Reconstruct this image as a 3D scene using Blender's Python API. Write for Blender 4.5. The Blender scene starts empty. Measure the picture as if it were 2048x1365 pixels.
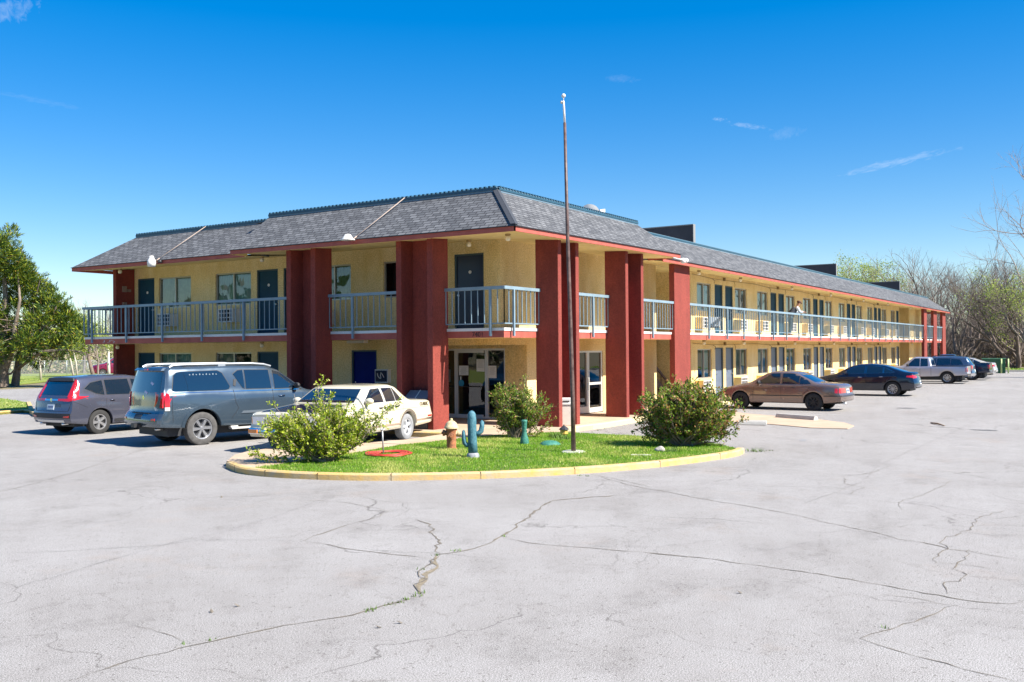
import bpy, bmesh, math, random
import numpy as np
from mathutils import Vector, Matrix
from mathutils.bvhtree import BVHTree
R = math.radians
SC = bpy.context.scene
COL = SC.collection
random.seed(7)
RNG = np.random.default_rng(11)

# ---------------------------------------------------------------- camera
YAW, PIT, ROL, FPX, CAMH = R(32.9226), R(0.5318), R(-0.4637), 1911.85, 2.25
_fw = Vector((math.cos(YAW)*math.cos(PIT), math.sin(YAW)*math.cos(PIT), math.sin(PIT)))
_rt = Vector((math.sin(YAW), -math.cos(YAW), 0.0))
_up = _rt.cross(_fw)
_r2 = math.cos(ROL)*_rt + math.sin(ROL)*_up
_u2 = -math.sin(ROL)*_rt + math.cos(ROL)*_up
cam_d = bpy.data.cameras.new('camera')
cam = bpy.data.objects.new('camera', cam_d); COL.objects.link(cam)
cam_d.sensor_width = 36.0; cam_d.lens = 36.0*FPX/2048.0
cam_d.clip_start = 0.1; cam_d.clip_end = 6000
M4 = Matrix((_r2, _u2, -_fw)).transposed().to_4x4(); M4.translation = Vector((0, 0, CAMH))
cam.matrix_world = M4
SC.camera = cam
SC.render.resolution_x = 1024; SC.render.resolution_y = 682

def ray(px, py):
    return _fw + _r2*((px-1024)/FPX) - _u2*((py-682.5)/FPX)
def G(px, py, z=0.0):
    """ground point seen at a place of the photograph"""
    d = ray(px, py); t = (z-CAMH)/d.z
    return Vector((d.x*t, d.y*t, z))
def PX(px, py, X):
    d = ray(px, py); t = X/d.x
    return Vector((X, d.y*t, CAMH+d.z*t))
def PY(px, py, Y):
    d = ray(px, py); t = Y/d.y
    return Vector((d.x*t, Y, CAMH+d.z*t))

# ---------------------------------------------------------------- light
SUN_AZ, SUN_EL = R(-84.0), R(44.2)        # towards the sun, measured from +x
tosun = Vector((math.cos(SUN_AZ)*math.cos(SUN_EL), math.sin(SUN_AZ)*math.cos(SUN_EL), math.sin(SUN_EL)))
world = bpy.data.worlds.new('World'); SC.world = world; world.use_nodes = True
nt = world.node_tree; nt.nodes.clear()
out = nt.nodes.new('ShaderNodeOutputWorld'); bg = nt.nodes.new('ShaderNodeBackground')
sky = nt.nodes.new('ShaderNodeTexSky'); sky.sky_type = 'NISHITA'; sky.sun_disc = False
sky.sun_elevation = SUN_EL; sky.sun_rotation = math.atan2(tosun.x, tosun.y)
sky.air_density = 1.0; sky.dust_density = 0.0; sky.ozone_density = 3.0; sky.altitude = 300
hs = nt.nodes.new('ShaderNodeHueSaturation'); hs.inputs['Saturation'].default_value = 1.95; hs.inputs['Hue'].default_value = 0.511
gm = nt.nodes.new('ShaderNodeGamma'); gm.inputs['Gamma'].default_value = 0.65; nt.links.new(sky.outputs[0], gm.inputs['Color'])
nt.links.new(gm.outputs[0], hs.inputs['Color'])
# thin cirrus, placed by direction on the sky
tc = nt.nodes.new('ShaderNodeTexCoord')
def _math(op, a=None, b=None, clamp=False):
    n = nt.nodes.new('ShaderNodeMath'); n.operation = op; n.use_clamp = clamp
    for i, v in enumerate((a, b)):
        if v is None: continue
        if isinstance(v, (int, float)): n.inputs[i].default_value = v
        else: nt.links.new(v, n.inputs[i])
    return n.outputs[0]
cl = None
def cloud(cdir, adir, la, lb, dens, cl):
    """a wisp: centre direction, long axis, half lengths"""
    c = cdir.normalized(); a = (adir-adir.dot(c)*c).normalized(); b = c.cross(a)
    outs = []
    for ax, L in ((a, la), (b, lb)):
        vm = nt.nodes.new('ShaderNodeVectorMath'); vm.operation = 'DOT_PRODUCT'
        nt.links.new(tc.outputs['Generated'], vm.inputs[0]); vm.inputs[1].default_value = ax
        outs.append(_math('DIVIDE', vm.outputs['Value'], L))
    nz = nt.nodes.new('ShaderNodeTexNoise'); nz.inputs['Scale'].default_value = 1.6; nz.inputs['Detail'].default_value = 10
    nz.inputs['Roughness'].default_value = 0.66; nz.inputs['Distortion'].default_value = 0.5
    cx = nt.nodes.new('ShaderNodeCombineXYZ'); nt.links.new(_math('MULTIPLY', outs[0], 2.6), cx.inputs[0]); nt.links.new(_math('ADD', _math('MULTIPLY', outs[1], 0.8), _math('MULTIPLY', outs[0], 0.5)), cx.inputs[1]); cx.inputs[2].default_value = la*100
    nt.links.new(cx.outputs[0], nz.inputs['Vector'])
    n0 = _math('SUBTRACT', _math('MULTIPLY', _math('SUBTRACT', nz.outputs['Fac'], 0.5), 3.4), 0.35)
    q = _math('ADD', _math('MULTIPLY', outs[0], outs[0]), _math('MULTIPLY', outs[1], outs[1]))
    front = nt.nodes.new('ShaderNodeVectorMath'); front.operation = 'DOT_PRODUCT'
    nt.links.new(tc.outputs['Generated'], front.inputs[0]); front.inputs[1].default_value = c
    v = _math('SUBTRACT', _math('ADD', 1.0, n0), q, )
    v = _math('MULTIPLY', v, dens, True)
    v = _math('MULTIPLY', v, _math('GREATER_THAN', front.outputs['Value'], 0.5))
    return v if cl is None else _math('ADD', cl, v, True)
cl = cloud(ray(1795, 324), ray(1900, 300)-ray(1700, 345), 0.062, 0.0048, 0.24, cl)
cl = cloud(ray(1497, 252), ray(1560, 262)-ray(1440, 245), 0.027, 0.0034, 0.2, cl)
cl = cloud(ray(1438, 239), ray(1450, 240)-ray(1420, 239), 0.009, 0.0026, 0.2, cl)
cl = cloud(ray(1570, 268), ray(1600, 262)-ray(1540, 275), 0.022, 0.0075, 0.07, cl)
cl = cloud(ray(20, 22), ray(60, 12)-ray(0, 30), 0.03, 0.012, 0.18, cl)
cl = cloud(ray(70, 200), ray(130, 212)-ray(10, 190), 0.05, 0.004, 0.05, cl)
cl = cloud(ray(1240, 158), ray(1290, 160)-ray(1200, 156), 0.022, 0.005, 0.06, cl)
mixc = nt.nodes.new('ShaderNodeMixRGB'); nt.links.new(cl, mixc.inputs['Fac'])
nt.links.new(hs.outputs[0], mixc.inputs['Color1']); mixc.inputs['Color2'].default_value = (3.2, 3.45, 3.9, 1)
nt.links.new(mixc.outputs[0], bg.inputs['Color']); bg.inputs['Strength'].default_value = 0.136
nt.links.new(bg.outputs[0], out.inputs['Surface'])
sd = bpy.data.lights.new('sun', 'SUN'); sd.energy = 5.0; sd.angle = R(0.53); sd.color = (1.0, 0.95, 0.87)
sun = bpy.data.objects.new('sun', sd); COL.objects.link(sun)
sun.rotation_euler = (-tosun).to_track_quat('-Z', 'Y').to_euler(); sun.location = (0, 0, 60)
SC.view_settings.view_transform = 'Standard'; SC.view_settings.look = 'None'
SC.view_settings.exposure = 1.19; SC.view_settings.gamma = 1.0
SC.render.engine = 'CYCLES'

# ---------------------------------------------------------------- materials
MATS = {}
def mat(name, col, rough=0.6, metal=0.0, var=0.0, vscale=3.0, bump=0.0, bscale=60.0, coat=0.0, spec=0.5, col2=None, dirt=0.0):
    if name in MATS: return MATS[name]
    m = bpy.data.materials.new(name); m.use_nodes = True; t = m.node_tree
    b = t.nodes['Principled BSDF']
    b.inputs['Base Color'].default_value = (*col, 1); b.inputs['Roughness'].default_value = rough
    b.inputs['Metallic'].default_value = metal; b.inputs['Coat Weight'].default_value = coat
    b.inputs['Coat Roughness'].default_value = 0.03
    b.inputs['Specular IOR Level'].default_value = spec
    co = t.nodes.new('ShaderNodeTexCoord')
    if var or col2:
        nz = t.nodes.new('ShaderNodeTexNoise'); nz.inputs['Scale'].default_value = vscale; nz.inputs['Detail'].default_value = 8
        nz.inputs['Roughness'].default_value = 0.65
        t.links.new(co.outputs['Object'], nz.inputs['Vector'])
        r = t.nodes.new('ShaderNodeValToRGB'); t.links.new(nz.outputs['Fac'], r.inputs['Fac'])
        r.color_ramp.elements[0].position = 0.32; r.color_ramp.elements[1].position = 0.68
        c2 = col2 if col2 else tuple(c*(1-var) for c in col)
        c1 = col if col2 else tuple(min(1, c*(1+var)) for c in col)
        r.color_ramp.elements[0].color = (*c2, 1); r.color_ramp.elements[1].color = (*c1, 1)
        t.links.new(r.outputs[0], b.inputs['Base Color'])
    if bump:
        n2 = t.nodes.new('ShaderNodeTexNoise'); n2.inputs['Scale'].default_value = bscale; n2.inputs['Detail'].default_value = 6
        t.links.new(co.outputs['Object'], n2.inputs['Vector'])
        bm_ = t.nodes.new('ShaderNodeBump'); bm_.inputs['Strength'].default_value = bump; bm_.inputs['Distance'].default_value = 0.02
        t.links.new(n2.outputs['Fac'], bm_.inputs['Height']); t.links.new(bm_.outputs[0], b.inputs['Normal'])
    MATS[name] = m
    return m

def stucco(name, col, stain, blot=0.9, bump=0.55):
    m = mat(name, col, 0.9, bump=bump, bscale=22)
    t = m.node_tree; b = t.nodes['Principled BSDF']; co = t.nodes.new('ShaderNodeTexCoord')
    a = t.nodes.new('ShaderNodeTexNoise'); a.inputs['Scale'].default_value = 1.1; a.inputs['Detail'].default_value = 9; a.inputs['Roughness'].default_value = 0.7
    mp = t.nodes.new('ShaderNodeMapping'); mp.inputs['Scale'].default_value = (1, 1, 0.45)
    t.links.new(co.outputs['Object'], mp.inputs[0]); t.links.new(mp.outputs[0], a.inputs['Vector'])
    f = t.nodes.new('ShaderNodeTexNoise'); f.inputs['Scale'].default_value = 26; f.inputs['Detail'].default_value = 5
    t.links.new(co.outputs['Object'], f.inputs['Vector'])
    r = t.nodes.new('ShaderNodeValToRGB'); t.links.new(a.outputs['Fac'], r.inputs[0])
    r.color_ramp.elements[0].position = 0.36; r.color_ramp.elements[0].color = (*stain, 1)
    r.color_ramp.elements[1].position = 0.60; r.color_ramp.elements[1].color = (*col, 1)
    r2 = t.nodes.new('ShaderNodeValToRGB'); t.links.new(f.outputs['Fac'], r2.inputs[0])
    r2.color_ramp.elements[0].position = 0.35; r2.color_ramp.elements[0].color = (blot*.78, blot*.77, blot*.72, 1)
    r2.color_ramp.elements[1].position = 0.62; r2.color_ramp.elements[1].color = (1, 1, 1, 1)
    x = t.nodes.new('ShaderNodeMixRGB'); x.blend_type = 'MULTIPLY'; x.inputs[0].default_value = 1
    t.links.new(r.outputs[0], x.inputs[1]); t.links.new(r2.outputs[0], x.inputs[2]); t.links.new(x.outputs[0], b.inputs['Base Color'])
    return m

def glass(name, tint=(0.75, 0.8, 0.8), refl=0.12):
    """window pane: see-through with sky reflections"""
    m = bpy.data.materials.new(name); m.use_nodes = True; t = m.node_tree; t.nodes.clear()
    o = t.nodes.new('ShaderNodeOutputMaterial'); mx = t.nodes.new('ShaderNodeMixShader')
    tr = t.nodes.new('ShaderNodeBsdfTransparent'); tr.inputs[0].default_value = (*tint, 1)
    gl = t.nodes.new('ShaderNodeBsdfGlossy'); gl.inputs['Roughness'].default_value = 0.01; gl.inputs[0].default_value = (1, 1, 1, 1)
    lw = t.nodes.new('ShaderNodeFresnel'); lw.inputs[0].default_value = 1.5
    ad = t.nodes.new('ShaderNodeMath'); ad.operation = 'MULTIPLY_ADD'; ad.inputs[1].default_value = 1.3; ad.inputs[2].default_value = refl
    ad.use_clamp = True
    t.links.new(lw.outputs[0], ad.inputs[0]); t.links.new(ad.outputs[0], mx.inputs[0])
    # slight waviness of old panes
    nz = t.nodes.new('ShaderNodeTexNoise'); nz.inputs['Scale'].default_value = 1.7
    co = t.nodes.new('ShaderNodeTexCoord'); t.links.new(co.outputs['Object'], nz.inputs['Vector'])
    bu = t.nodes.new('ShaderNodeBump'); bu.inputs['Strength'].default_value = 0.015; bu.inputs['Distance'].default_value = 0.1
    t.links.new(nz.outputs['Fac'], bu.inputs['Height']); t.links.new(bu.outputs[0], gl.inputs['Normal'])
    t.links.new(tr.outputs[0], mx.inputs[1]); t.links.new(gl.outputs[0], mx.inputs[2]); t.links.new(mx.outputs[0], o.inputs[0])
    MATS[name] = m
    return m

# ---------------------------------------------------------------- objects
OFF = {}
def _tagset(o, label, cat, group, kind):
    if label: o['label'] = label
    if cat: o['category'] = cat
    if group: o['group'] = group
    if kind: o['kind'] = kind
def thing(name, label, cat, loc=(0, 0, 0), rotz=0.0, group=None):
    o = bpy.data.objects.new(name, None); COL.objects.link(o)
    o.location = loc; o.rotation_euler = (0, 0, rotz); o.empty_display_size = 0.3
    _tagset(o, label, cat, group, None); OFF[o.name] = Vector(loc)
    return o

class MB:
    """collects shapes; build() links them as one mesh object"""
    def __init__(s): s.v = []; s.f = []; s.m = []; s.uv = {}
    def face(s, pts, mi=0, uv=None):
        n = len(s.v); s.v += [tuple(p) for p in pts]; s.f.append(tuple(range(n, n+len(pts)))); s.m.append(mi)
        if uv: s.uv[len(s.f)-1] = uv
    def box(s, a, b, mi=0):
        x0, y0, z0 = [min(a[i], b[i]) for i in range(3)]; x1, y1, z1 = [max(a[i], b[i]) for i in range(3)]
        n = len(s.v)
        s.v += [(x0,y0,z0),(x1,y0,z0),(x1,y1,z0),(x0,y1,z0),(x0,y0,z1),(x1,y0,z1),(x1,y1,z1),(x0,y1,z1)]
        for q in ((0,3,2,1),(4,5,6,7),(0,1,5,4),(1,2,6,5),(2,3,7,6),(3,0,4,7)):
            s.f.append(tuple(n+i for i in q)); s.m.append(mi)
    def obox(s, c, ux, uy, uz, mi=0):
        """oriented box: centre and three half-vectors"""
        c = Vector(c); ux, uy, uz = Vector(ux), Vector(uy), Vector(uz); n = len(s.v)
        for sz in (-1, 1):
            for sx, sy in ((-1,-1),(1,-1),(1,1),(-1,1)): s.v.append(tuple(c+ux*sx+uy*sy+uz*sz))
        for q in ((0,3,2,1),(4,5,6,7),(0,1,5,4),(1,2,6,5),(2,3,7,6),(3,0,4,7)):
            s.f.append(tuple(n+i for i in q)); s.m.append(mi)
    def bar(s, a, b, w, h, mi=0):
        a = Vector(a); b = Vector(b); d = (b-a); L = d.length; d.normalize()
        up = Vector((0, 0, 1)) if abs(d.z) < 0.95 else Vector((1, 0, 0))
        sd_ = d.cross(up).normalized(); u = sd_.cross(d)
        s.obox((a+b)/2, d*L/2, sd_*w/2, u*h/2, mi)
    def tube(s, path, rad, n=8, mi=0, cap=True):
        P = [Vector(p) for p in path]
        if isinstance(rad, (int, float)): rad = [rad]*len(P)
        rings = []; prev = None
        for i, p in enumerate(P):
            d = (P[min(i+1, len(P)-1)]-P[max(i-1, 0)])
            if d.length < 1e-9: d = Vector((0, 0, 1))
            d.normalize()
            if prev is None:
                a = d.cross(Vector((0, 0, 1)) if abs(d.z) < 0.9 else Vector((1, 0, 0))).normalized()
            else:
                a = (prev-prev.dot(d)*d)
                a = a.normalized() if a.length > 1e-6 else d.orthogonal().normalized()
            prev = a; b = d.cross(a); r = rad[i]; st = len(s.v)
            for k in range(n):
                t = 2*math.pi*k/n; s.v.append(tuple(p+a*(r*math.cos(t))+b*(r*math.sin(t))))
            rings.append(st)
        for i in range(len(P)-1):
            for k in range(n):
                s.f.append((rings[i]+k, rings[i]+(k+1) % n, rings[i+1]+(k+1) % n, rings[i+1]+k)); s.m.append(mi)
        if cap:
            s.f.append(tuple(rings[0]+k for k in range(n))[::-1]); s.m.append(mi)
            s.f.append(tuple(rings[-1]+k for k in range(n))); s.m.append(mi)
    def lathe(s, prof, c=(0, 0, 0), axis='z', n=20, mi=0):
        """prof: (radius, height) pairs"""
        c = Vector(c); st = len(s.v)
        for r, h in prof:
            for k in range(n):
                t = 2*math.pi*k/n; x, y = r*math.cos(t), r*math.sin(t)
                p = {'z': (x, y, h), 'y': (x, h, y), 'x': (h, x, y)}[axis]
                s.v.append(tuple(c+Vector(p)))
        for i in range(len(prof)-1):
            for k in range(n):
                q = (st+i*n+k, st+i*n+(k+1) % n, st+(i+1)*n+(k+1) % n, st+(i+1)*n+k)
                s.f.append(q if axis != 'y' else q[::-1]); s.m.append(mi)
    def prism(s, poly, z0, z1, mi=0, top=None):
        """vertical prism over a plan polygon (counter-clockwise)"""
        n = len(s.v); k = len(poly)
        s.v += [(p[0], p[1], z0) for p in poly]+[(p[0], p[1], z1) for p in poly]
        s.f.append(tuple(range(n+k, n+2*k))); s.m.append(mi if top is None else top)
        s.f.append(tuple(range(n, n+k))[::-1]); s.m.append(mi)
        for i in range(k):
            j = (i+1) % k; s.f.append((n+i, n+j, n+k+j, n+k+i)); s.m.append(mi)
    def xform(s, M, start=0):
        for i in range(start, len(s.v)): s.v[i] = tuple(M @ Vector(s.v[i]))
    def build(s, name, mats, parent=None, smooth=False, label=None, cat=None, group=None, kind=None, local=False, bevel=0.0, loc=None, autosmooth=None):
        me = bpy.data.meshes.new(name)
        vs = s.v
        off = Vector((0, 0, 0))
        if parent is not None and not local: off = OFF[parent.name]
        elif parent is None and loc is not None: off = Vector(loc)
        if off.length > 0: vs = [(a-off.x, b-off.y, c-off.z) for a, b, c in vs]
        me.from_pydata(vs, [], s.f)
        if not isinstance(mats, (list, tuple)): mats = [mats]
        for m in mats: me.materials.append(m)
        me.polygons.foreach_set('material_index', s.m)
        if smooth: me.polygons.foreach_set('use_smooth', [True]*len(s.f))
        if s.uv:
            ul = me.uv_layers.new(name='uv')
            for fi, uv in s.uv.items():
                for li, c in zip(me.polygons[fi].loop_indices, uv): ul.data[li].uv = c
        me.update()
        o = bpy.data.objects.new(name, me); COL.objects.link(o)
        if autosmooth is not None: me.set_sharp_from_angle(angle=R(autosmooth))
        if bevel:
            bv = o.modifiers.new('bevel', 'BEVEL'); bv.width = bevel; bv.segments = 2; bv.limit_method = 'ANGLE'
        if parent is not None: o.parent = parent
        elif loc is not None: o.location = loc
        OFF[o.name] = off if (parent is not None or loc is not None) else Vector((0, 0, 0))
        _tagset(o, label, cat, group, kind)
        return o

def text_obj(s, size, depth, m, M, parent, name='lettering'):
    """lettering as mesh; M places it in the parent's space (text runs along +x, up +y)"""
    cu = bpy.data.curves.new('t', 'FONT'); cu.body = s; cu.size = size; cu.extrude = depth; cu.align_x = 'CENTER'; cu.align_y = 'CENTER'
    to = bpy.data.objects.new('t', cu); COL.objects.link(to)
    me = bpy.data.meshes.new_from_object(to.evaluated_get(bpy.context.evaluated_depsgraph_get()))
    bpy.data.objects.remove(to); me.name = name
    me.transform(M); me.materials.clear(); me.materials.append(m)
    o = bpy.data.objects.new(name, me); COL.objects.link(o); o.parent = parent
    return o
def dup(root, loc=None, rotz=None, label=None, scale=None):
    r = root.copy(); COL.objects.link(r)
    if loc is not None: r.location = loc
    if rotz is not None: r.rotation_euler = (0, 0, rotz)
    if scale: r.scale = (scale, scale, scale)
    if label: r['label'] = label
    for ch in list(root.children):
        c = ch.copy(); COL.objects.link(c); c.parent = r
        for g in ch.children:
            d = g.copy(); COL.objects.link(d); d.parent = c
    return r
# ================================================================= GROUND
def asphalt_mat():
    m = mat('asphalt', (0.33, 0.325, 0.325), 0.93)
    t = m.node_tree; b = t.nodes['Principled BSDF']; co = t.nodes.new('ShaderNodeTexCoord')
    def noise(s, d=6, r=0.6):
        n = t.nodes.new('ShaderNodeTexNoise'); n.inputs['Scale'].default_value = s; n.inputs['Detail'].default_value = d; n.inputs['Roughness'].default_value = r
        t.links.new(co.outputs['Object'], n.inputs['Vector']); return n.outputs['Fac']
    def ramp(f, p0, c0, p1, c1):
        r = t.nodes.new('ShaderNodeValToRGB'); t.links.new(f, r.inputs[0])
        r.color_ramp.elements[0].position = p0; r.color_ramp.elements[0].color = (*c0, 1)
        r.color_ramp.elements[1].position = p1; r.color_ramp.elements[1].color = (*c1, 1); return r.outputs[0]
    def mul(a, c):
        x = t.nodes.new('ShaderNodeMixRGB'); x.blend_type = 'MULTIPLY'; x.inputs[0].default_value = 1
        t.links.new(a, x.inputs[1]); t.links.new(c, x.inputs[2]); return x.outputs[0]
    base = ramp(noise(0.22, 8, 0.7), 0.35, (0.335, 0.315, 0.293), 0.65, (0.40, 0.381, 0.360))
    patch = ramp(noise(1.7, 9, 0.75), 0.33, (0.90, 0.89, 0.88), 0.58, (1, 1, 1))
    spk = ramp(noise(80, 2, 0.7), 0.38, (0.60, 0.59, 0.58), 0.56, (1.12, 1.12, 1.12))
    fine = ramp(noise(130, 2, 0.9), 0.40, (0.36, 0.35, 0.34), 0.56, (1.14, 1.14, 1.14))
    # faint hairline crazing, patchy
    wn = t.nodes.new('ShaderNodeTexNoise'); wn.inputs['Scale'].default_value = 0.9; wn.inputs['Detail'].default_value = 5; t.links.new(co.outputs['Object'], wn.inputs['Vector'])
    wa = t.nodes.new('ShaderNodeVectorMath'); wa.operation = 'MULTIPLY_ADD'; wa.inputs[1].default_value = (1.6, 1.6, 0); t.links.new(wn.outputs['Color'], wa.inputs[0]); t.links.new(co.outputs['Object'], wa.inputs[2])
    def edge(s, w, c):
        ve = t.nodes.new('ShaderNodeTexVoronoi'); ve.feature = 'DISTANCE_TO_EDGE'; ve.inputs['Scale'].default_value = s; t.links.new(wa.outputs[0], ve.inputs['Vector']); return ramp(ve.outputs['Distance'], 0.0, c, w, (1, 1, 1))
    hair = mul(edge(0.32, 0.0045, (0.42, 0.40, 0.38)), edge(0.85, 0.006, (0.72, 0.70, 0.68)))
    hm = t.nodes.new('ShaderNodeMixRGB'); t.links.new(ramp(noise(0.35, 4, 0.6), 0.42, (0, 0, 0), 0.6, (1, 1, 1)), hm.inputs[0]); hm.inputs[1].default_value = (1, 1, 1, 1); t.links.new(hair, hm.inputs[2])
    blotch = ramp(noise(0.9, 7, 0.8), 0.30, (0.74, 0.73, 0.72), 0.47, (1, 1, 1))
    # sparse dark pits
    vo = t.nodes.new('ShaderNodeTexVoronoi'); vo.inputs['Scale'].default_value = 3.0; vo.inputs['Randomness'].default_value = 1
    t.links.new(co.outputs['Object'], vo.inputs['Vector'])
    pit = ramp(vo.outputs['Distance'], 0.022, (0.42, 0.40, 0.38), 0.05, (1, 1, 1))
    c = mul(mul(mul(mul(mul(mul(base, patch), spk), fine), pit), hm.outputs[0]), blotch)
    # warm stains
    v2 = t.nodes.new('ShaderNodeTexVoronoi'); v2.inputs['Scale'].default_value = 14; t.links.new(co.outputs['Object'], v2.inputs['Vector'])
    c = mul(c, ramp(v2.outputs['Distance'], 0.10, (0.55, 0.53, 0.50), 0.20, (1, 1, 1)))
    st = ramp(noise(0.5, 6, 0.7), 0.58, (1, 1, 1), 0.78, (1.02, 0.93, 0.86))
    t.links.new(mul(c, st), b.inputs['Base Color'])
    bu = t.nodes.new('ShaderNodeBump'); bu.inputs['Strength'].default_value = 0.14; bu.inputs['Distance'].default_value = 0.01
    n = noise(150, 3, 0.8); t.links.new(n, bu.inputs['Height']); t.links.new(bu.outputs[0], b.inputs['Normal'])
    return m
M_ASPH = asphalt_mat()
M_FIELD = mat('field', (0.13, 0.12, 0.055), 1.0, vscale=0.25, col2=(0.23, 0.18, 0.10))
M_LAWN = mat('lawn', (0.15, 0.22, 0.030), 1.0, vscale=1.4, col2=(0.25, 0.27, 0.055), bump=0.5, bscale=30)
M_SOIL = mat('island_soil', (0.16, 0.14, 0.06), 1.0, vscale=2.0, col2=(0.06, 0.11, 0.02))
M_CONC = mat('tan_concrete', (0.50, 0.38, 0.27), 0.9, vscale=1.3, col2=(0.42, 0.30, 0.20), bump=0.25, bscale=40)
M_CONCG = mat('grey_concrete', (0.55, 0.52, 0.46), 0.9, vscale=4, col2=(0.42, 0.40, 0.36), bump=0.3, bscale=50)
M_CURB = mat('curb_paint', (0.62, 0.38, 0.09), 0.75, vscale=4.5, col2=(0.44, 0.36, 0.23), bump=0.4, bscale=30)
M_CURB2 = mat('pale_curb_paint', (0.68, 0.55, 0.28), 0.75, vscale=5, col2=(0.6, 0.5, 0.3), bump=0.3, bscale=30)
M_CRACK = mat('crack_fill', (0.10, 0.09, 0.075), 1.0, vscale=7, col2=(0.22, 0.18, 0.13))
M_CRACKT = mat('thin_crack', (0.17, 0.16, 0.15), 1.0, vscale=8, col2=(0.28, 0.26, 0.24))
M_WEED = mat('weed', (0.10, 0.17, 0.03), 0.9, var=0.3, vscale=20)

g = MB(); g.face([(-1500, -1500, -0.06), (2500, -1500, -0.06), (2500, 2500, -0.06), (-1500, 2500, -0.06)])
g.build('ground', M_FIELD, kind='structure')
g = MB(); g.face([(-60, -90, 0), (94, -90, 0), (94, 60, 0), (-60, 60, 0)])
g.build('asphalt_lot', M_ASPH, kind='structure')
# lawns
g = MB()
lp = [G(-60, 834), G(0, 830), G(45, 826), G(66, 828), G(78, 834)]
c0 = lp[-1]
poly = [(-40, 42)]+[(p.x, p.y) for p in lp]+[(c0.x+1.0, c0.y+2.0), (24, 41), (30, 60), (62, 90), (60, 100), (-40, 100)]
g.prism(poly, -0.03, 0.08)
g.build('lawn', M_LAWN, kind='structure')
g = MB(); pts = lp+[Vector((c0.x+1.0, c0.y+2.0, 0)), Vector((24, 41, 0))]
def strip(mb, pts, w, z0, z1, closed=False, mi=0, side=1):
    """kerb: a strip of width w beside a plan polyline"""
    P = [Vector((p[0], p[1], 0)) for p in pts]; N = []
    for i in range(len(P)):
        if closed: a, b = P[i-1], P[(i+1) % len(P)]
        else: a, b = P[max(i-1, 0)], P[min(i+1, len(P)-1)]
        d = (b-a).normalized(); N.append(Vector((-d.y, d.x, 0))*side)
    Q = [p+n*w for p, n in zip(P, N)]
    seg = len(P) if closed else len(P)-1
    for i in range(seg):
        j = (i+1) % len(P)
        a, b, c, d = P[i], P[j], Q[j], Q[i]
        if side < 0: a, b, c, d = b, a, d, c
        def z(p, h): return (p.x, p.y, h)
        e = 0.025
        i1 = a+(d-a)*0.18; j1 = b+(c-b)*0.18
        mb.face([z(a, z0), z(b, z0), z(b, z1-e), z(a, z1-e)], mi)
        mb.face([z(a, z1-e), z(b, z1-e), z(j1, z1), z(i1, z1)], mi)
        mb.face([z(i1, z1), z(j1, z1), z(c, z1), z(d, z1)], mi)
        mb.face([z(c, z0), z(d, z0), z(d, z1), z(c, z1)], mi)
    for k in ((0, -1) if not closed else ()):
        a, d = P[k], Q[k]
        mb.face([(a.x, a.y, z0), (d.x, d.y, z0), (d.x, d.y, z1), (a.x, a.y, z1-0.02)], mi)
def smooth_line(pts, n=6):
    P = [Vector(p) for p in pts]; out = []
    for i in range(len(P)-1):
        a, b, c, d = P[max(i-1, 0)], P[i], P[i+1], P[min(i+2, len(P)-1)]
        for k in range(n):
            t = k/n
            out.append(0.5*((2*b)+(c-a)*t+(2*a-5*b+4*c-d)*t*t+(-a+3*b-3*c+d)*t**3))
    out.append(P[-1]); return out
strip(g, pts, 0.16, -0.02, 0.13, side=1)
g.build('lawn_curb', M_CURB, kind='structure')
g = MB(); g.prism([(95, -60), (101, -60), (101, 40), (95, 40)], -0.03, 0.07); g.build('grass_verge', M_LAWN, kind='structure')
g = MB(); strip(g, [(94.6, -60), (94.6, 12.0), (94.6, 40)], 0.18, -0.02, 0.12, side=-1); g.build('verge_curb', M_CONCG, kind='structure')

# the island in front of the lobby
front = smooth_line([G(*p) for p in ((452, 936), (478, 947), (530, 954), (610, 959), (720, 962), (850, 961), (1000, 957), (1150, 949), (1290, 938), (1400, 925), (1470, 914), (1489, 907))], 4)
jb = MB()
for i in range(3, len(front)-2, 5):
    a, b = front[i], front[i+1]; d = (b-a).normalized(); n = Vector((-d.y, d.x, 0)); jb.obox(a+n*0.0715+Vector((0, 0, 0.050)), d*0.005, n*0.074, (0, 0, 0.0695))
jb.build('curb_joints', mat('joint_dark', (0.12, 0.09, 0.05), 1.0), kind='structure')
back = [G(x, y, 0.1) for x, y in ((1478, 899), (1440, 890), (1390, 882), (1330, 877), (1200, 869), (1146, 866), (1100, 866), (1030, 870), (960, 874), (905, 880), (796, 892), (684, 911), (586, 926), (500, 938))]
left_wrap = [G(x, y, 0.1) for x, y in ((700, 890), (600, 898), (520, 900), (478, 905), (455, 920))]
g = MB(); strip(g, [(p.x, p.y) for p in front], 0.145, -0.02, 0.118, side=1)
g.build('island_curb', M_CURB, kind='structure')
inner = []
for i, p in enumerate(front):
    a, b = front[max(i-1, 0)], front[min(i+1, len(front)-1)]; d = (b-a).normalized(); inner.append(p+Vector((-d.y, d.x, 0))*0.143)
istart = min(range(len(inner)), key=lambda i: (inner[i]-back[-1]).length)
g = MB(); g.prism([(p.x, p.y) for p in inner[istart:]]+[(p.x, p.y) for p in back], -0.02, 0.105)
g.build('island_soil', M_SOIL, kind='structure')
island_poly = [(p.x, p.y) for p in inner[istart:]]+[(p.x, p.y) for p in back]
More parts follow.
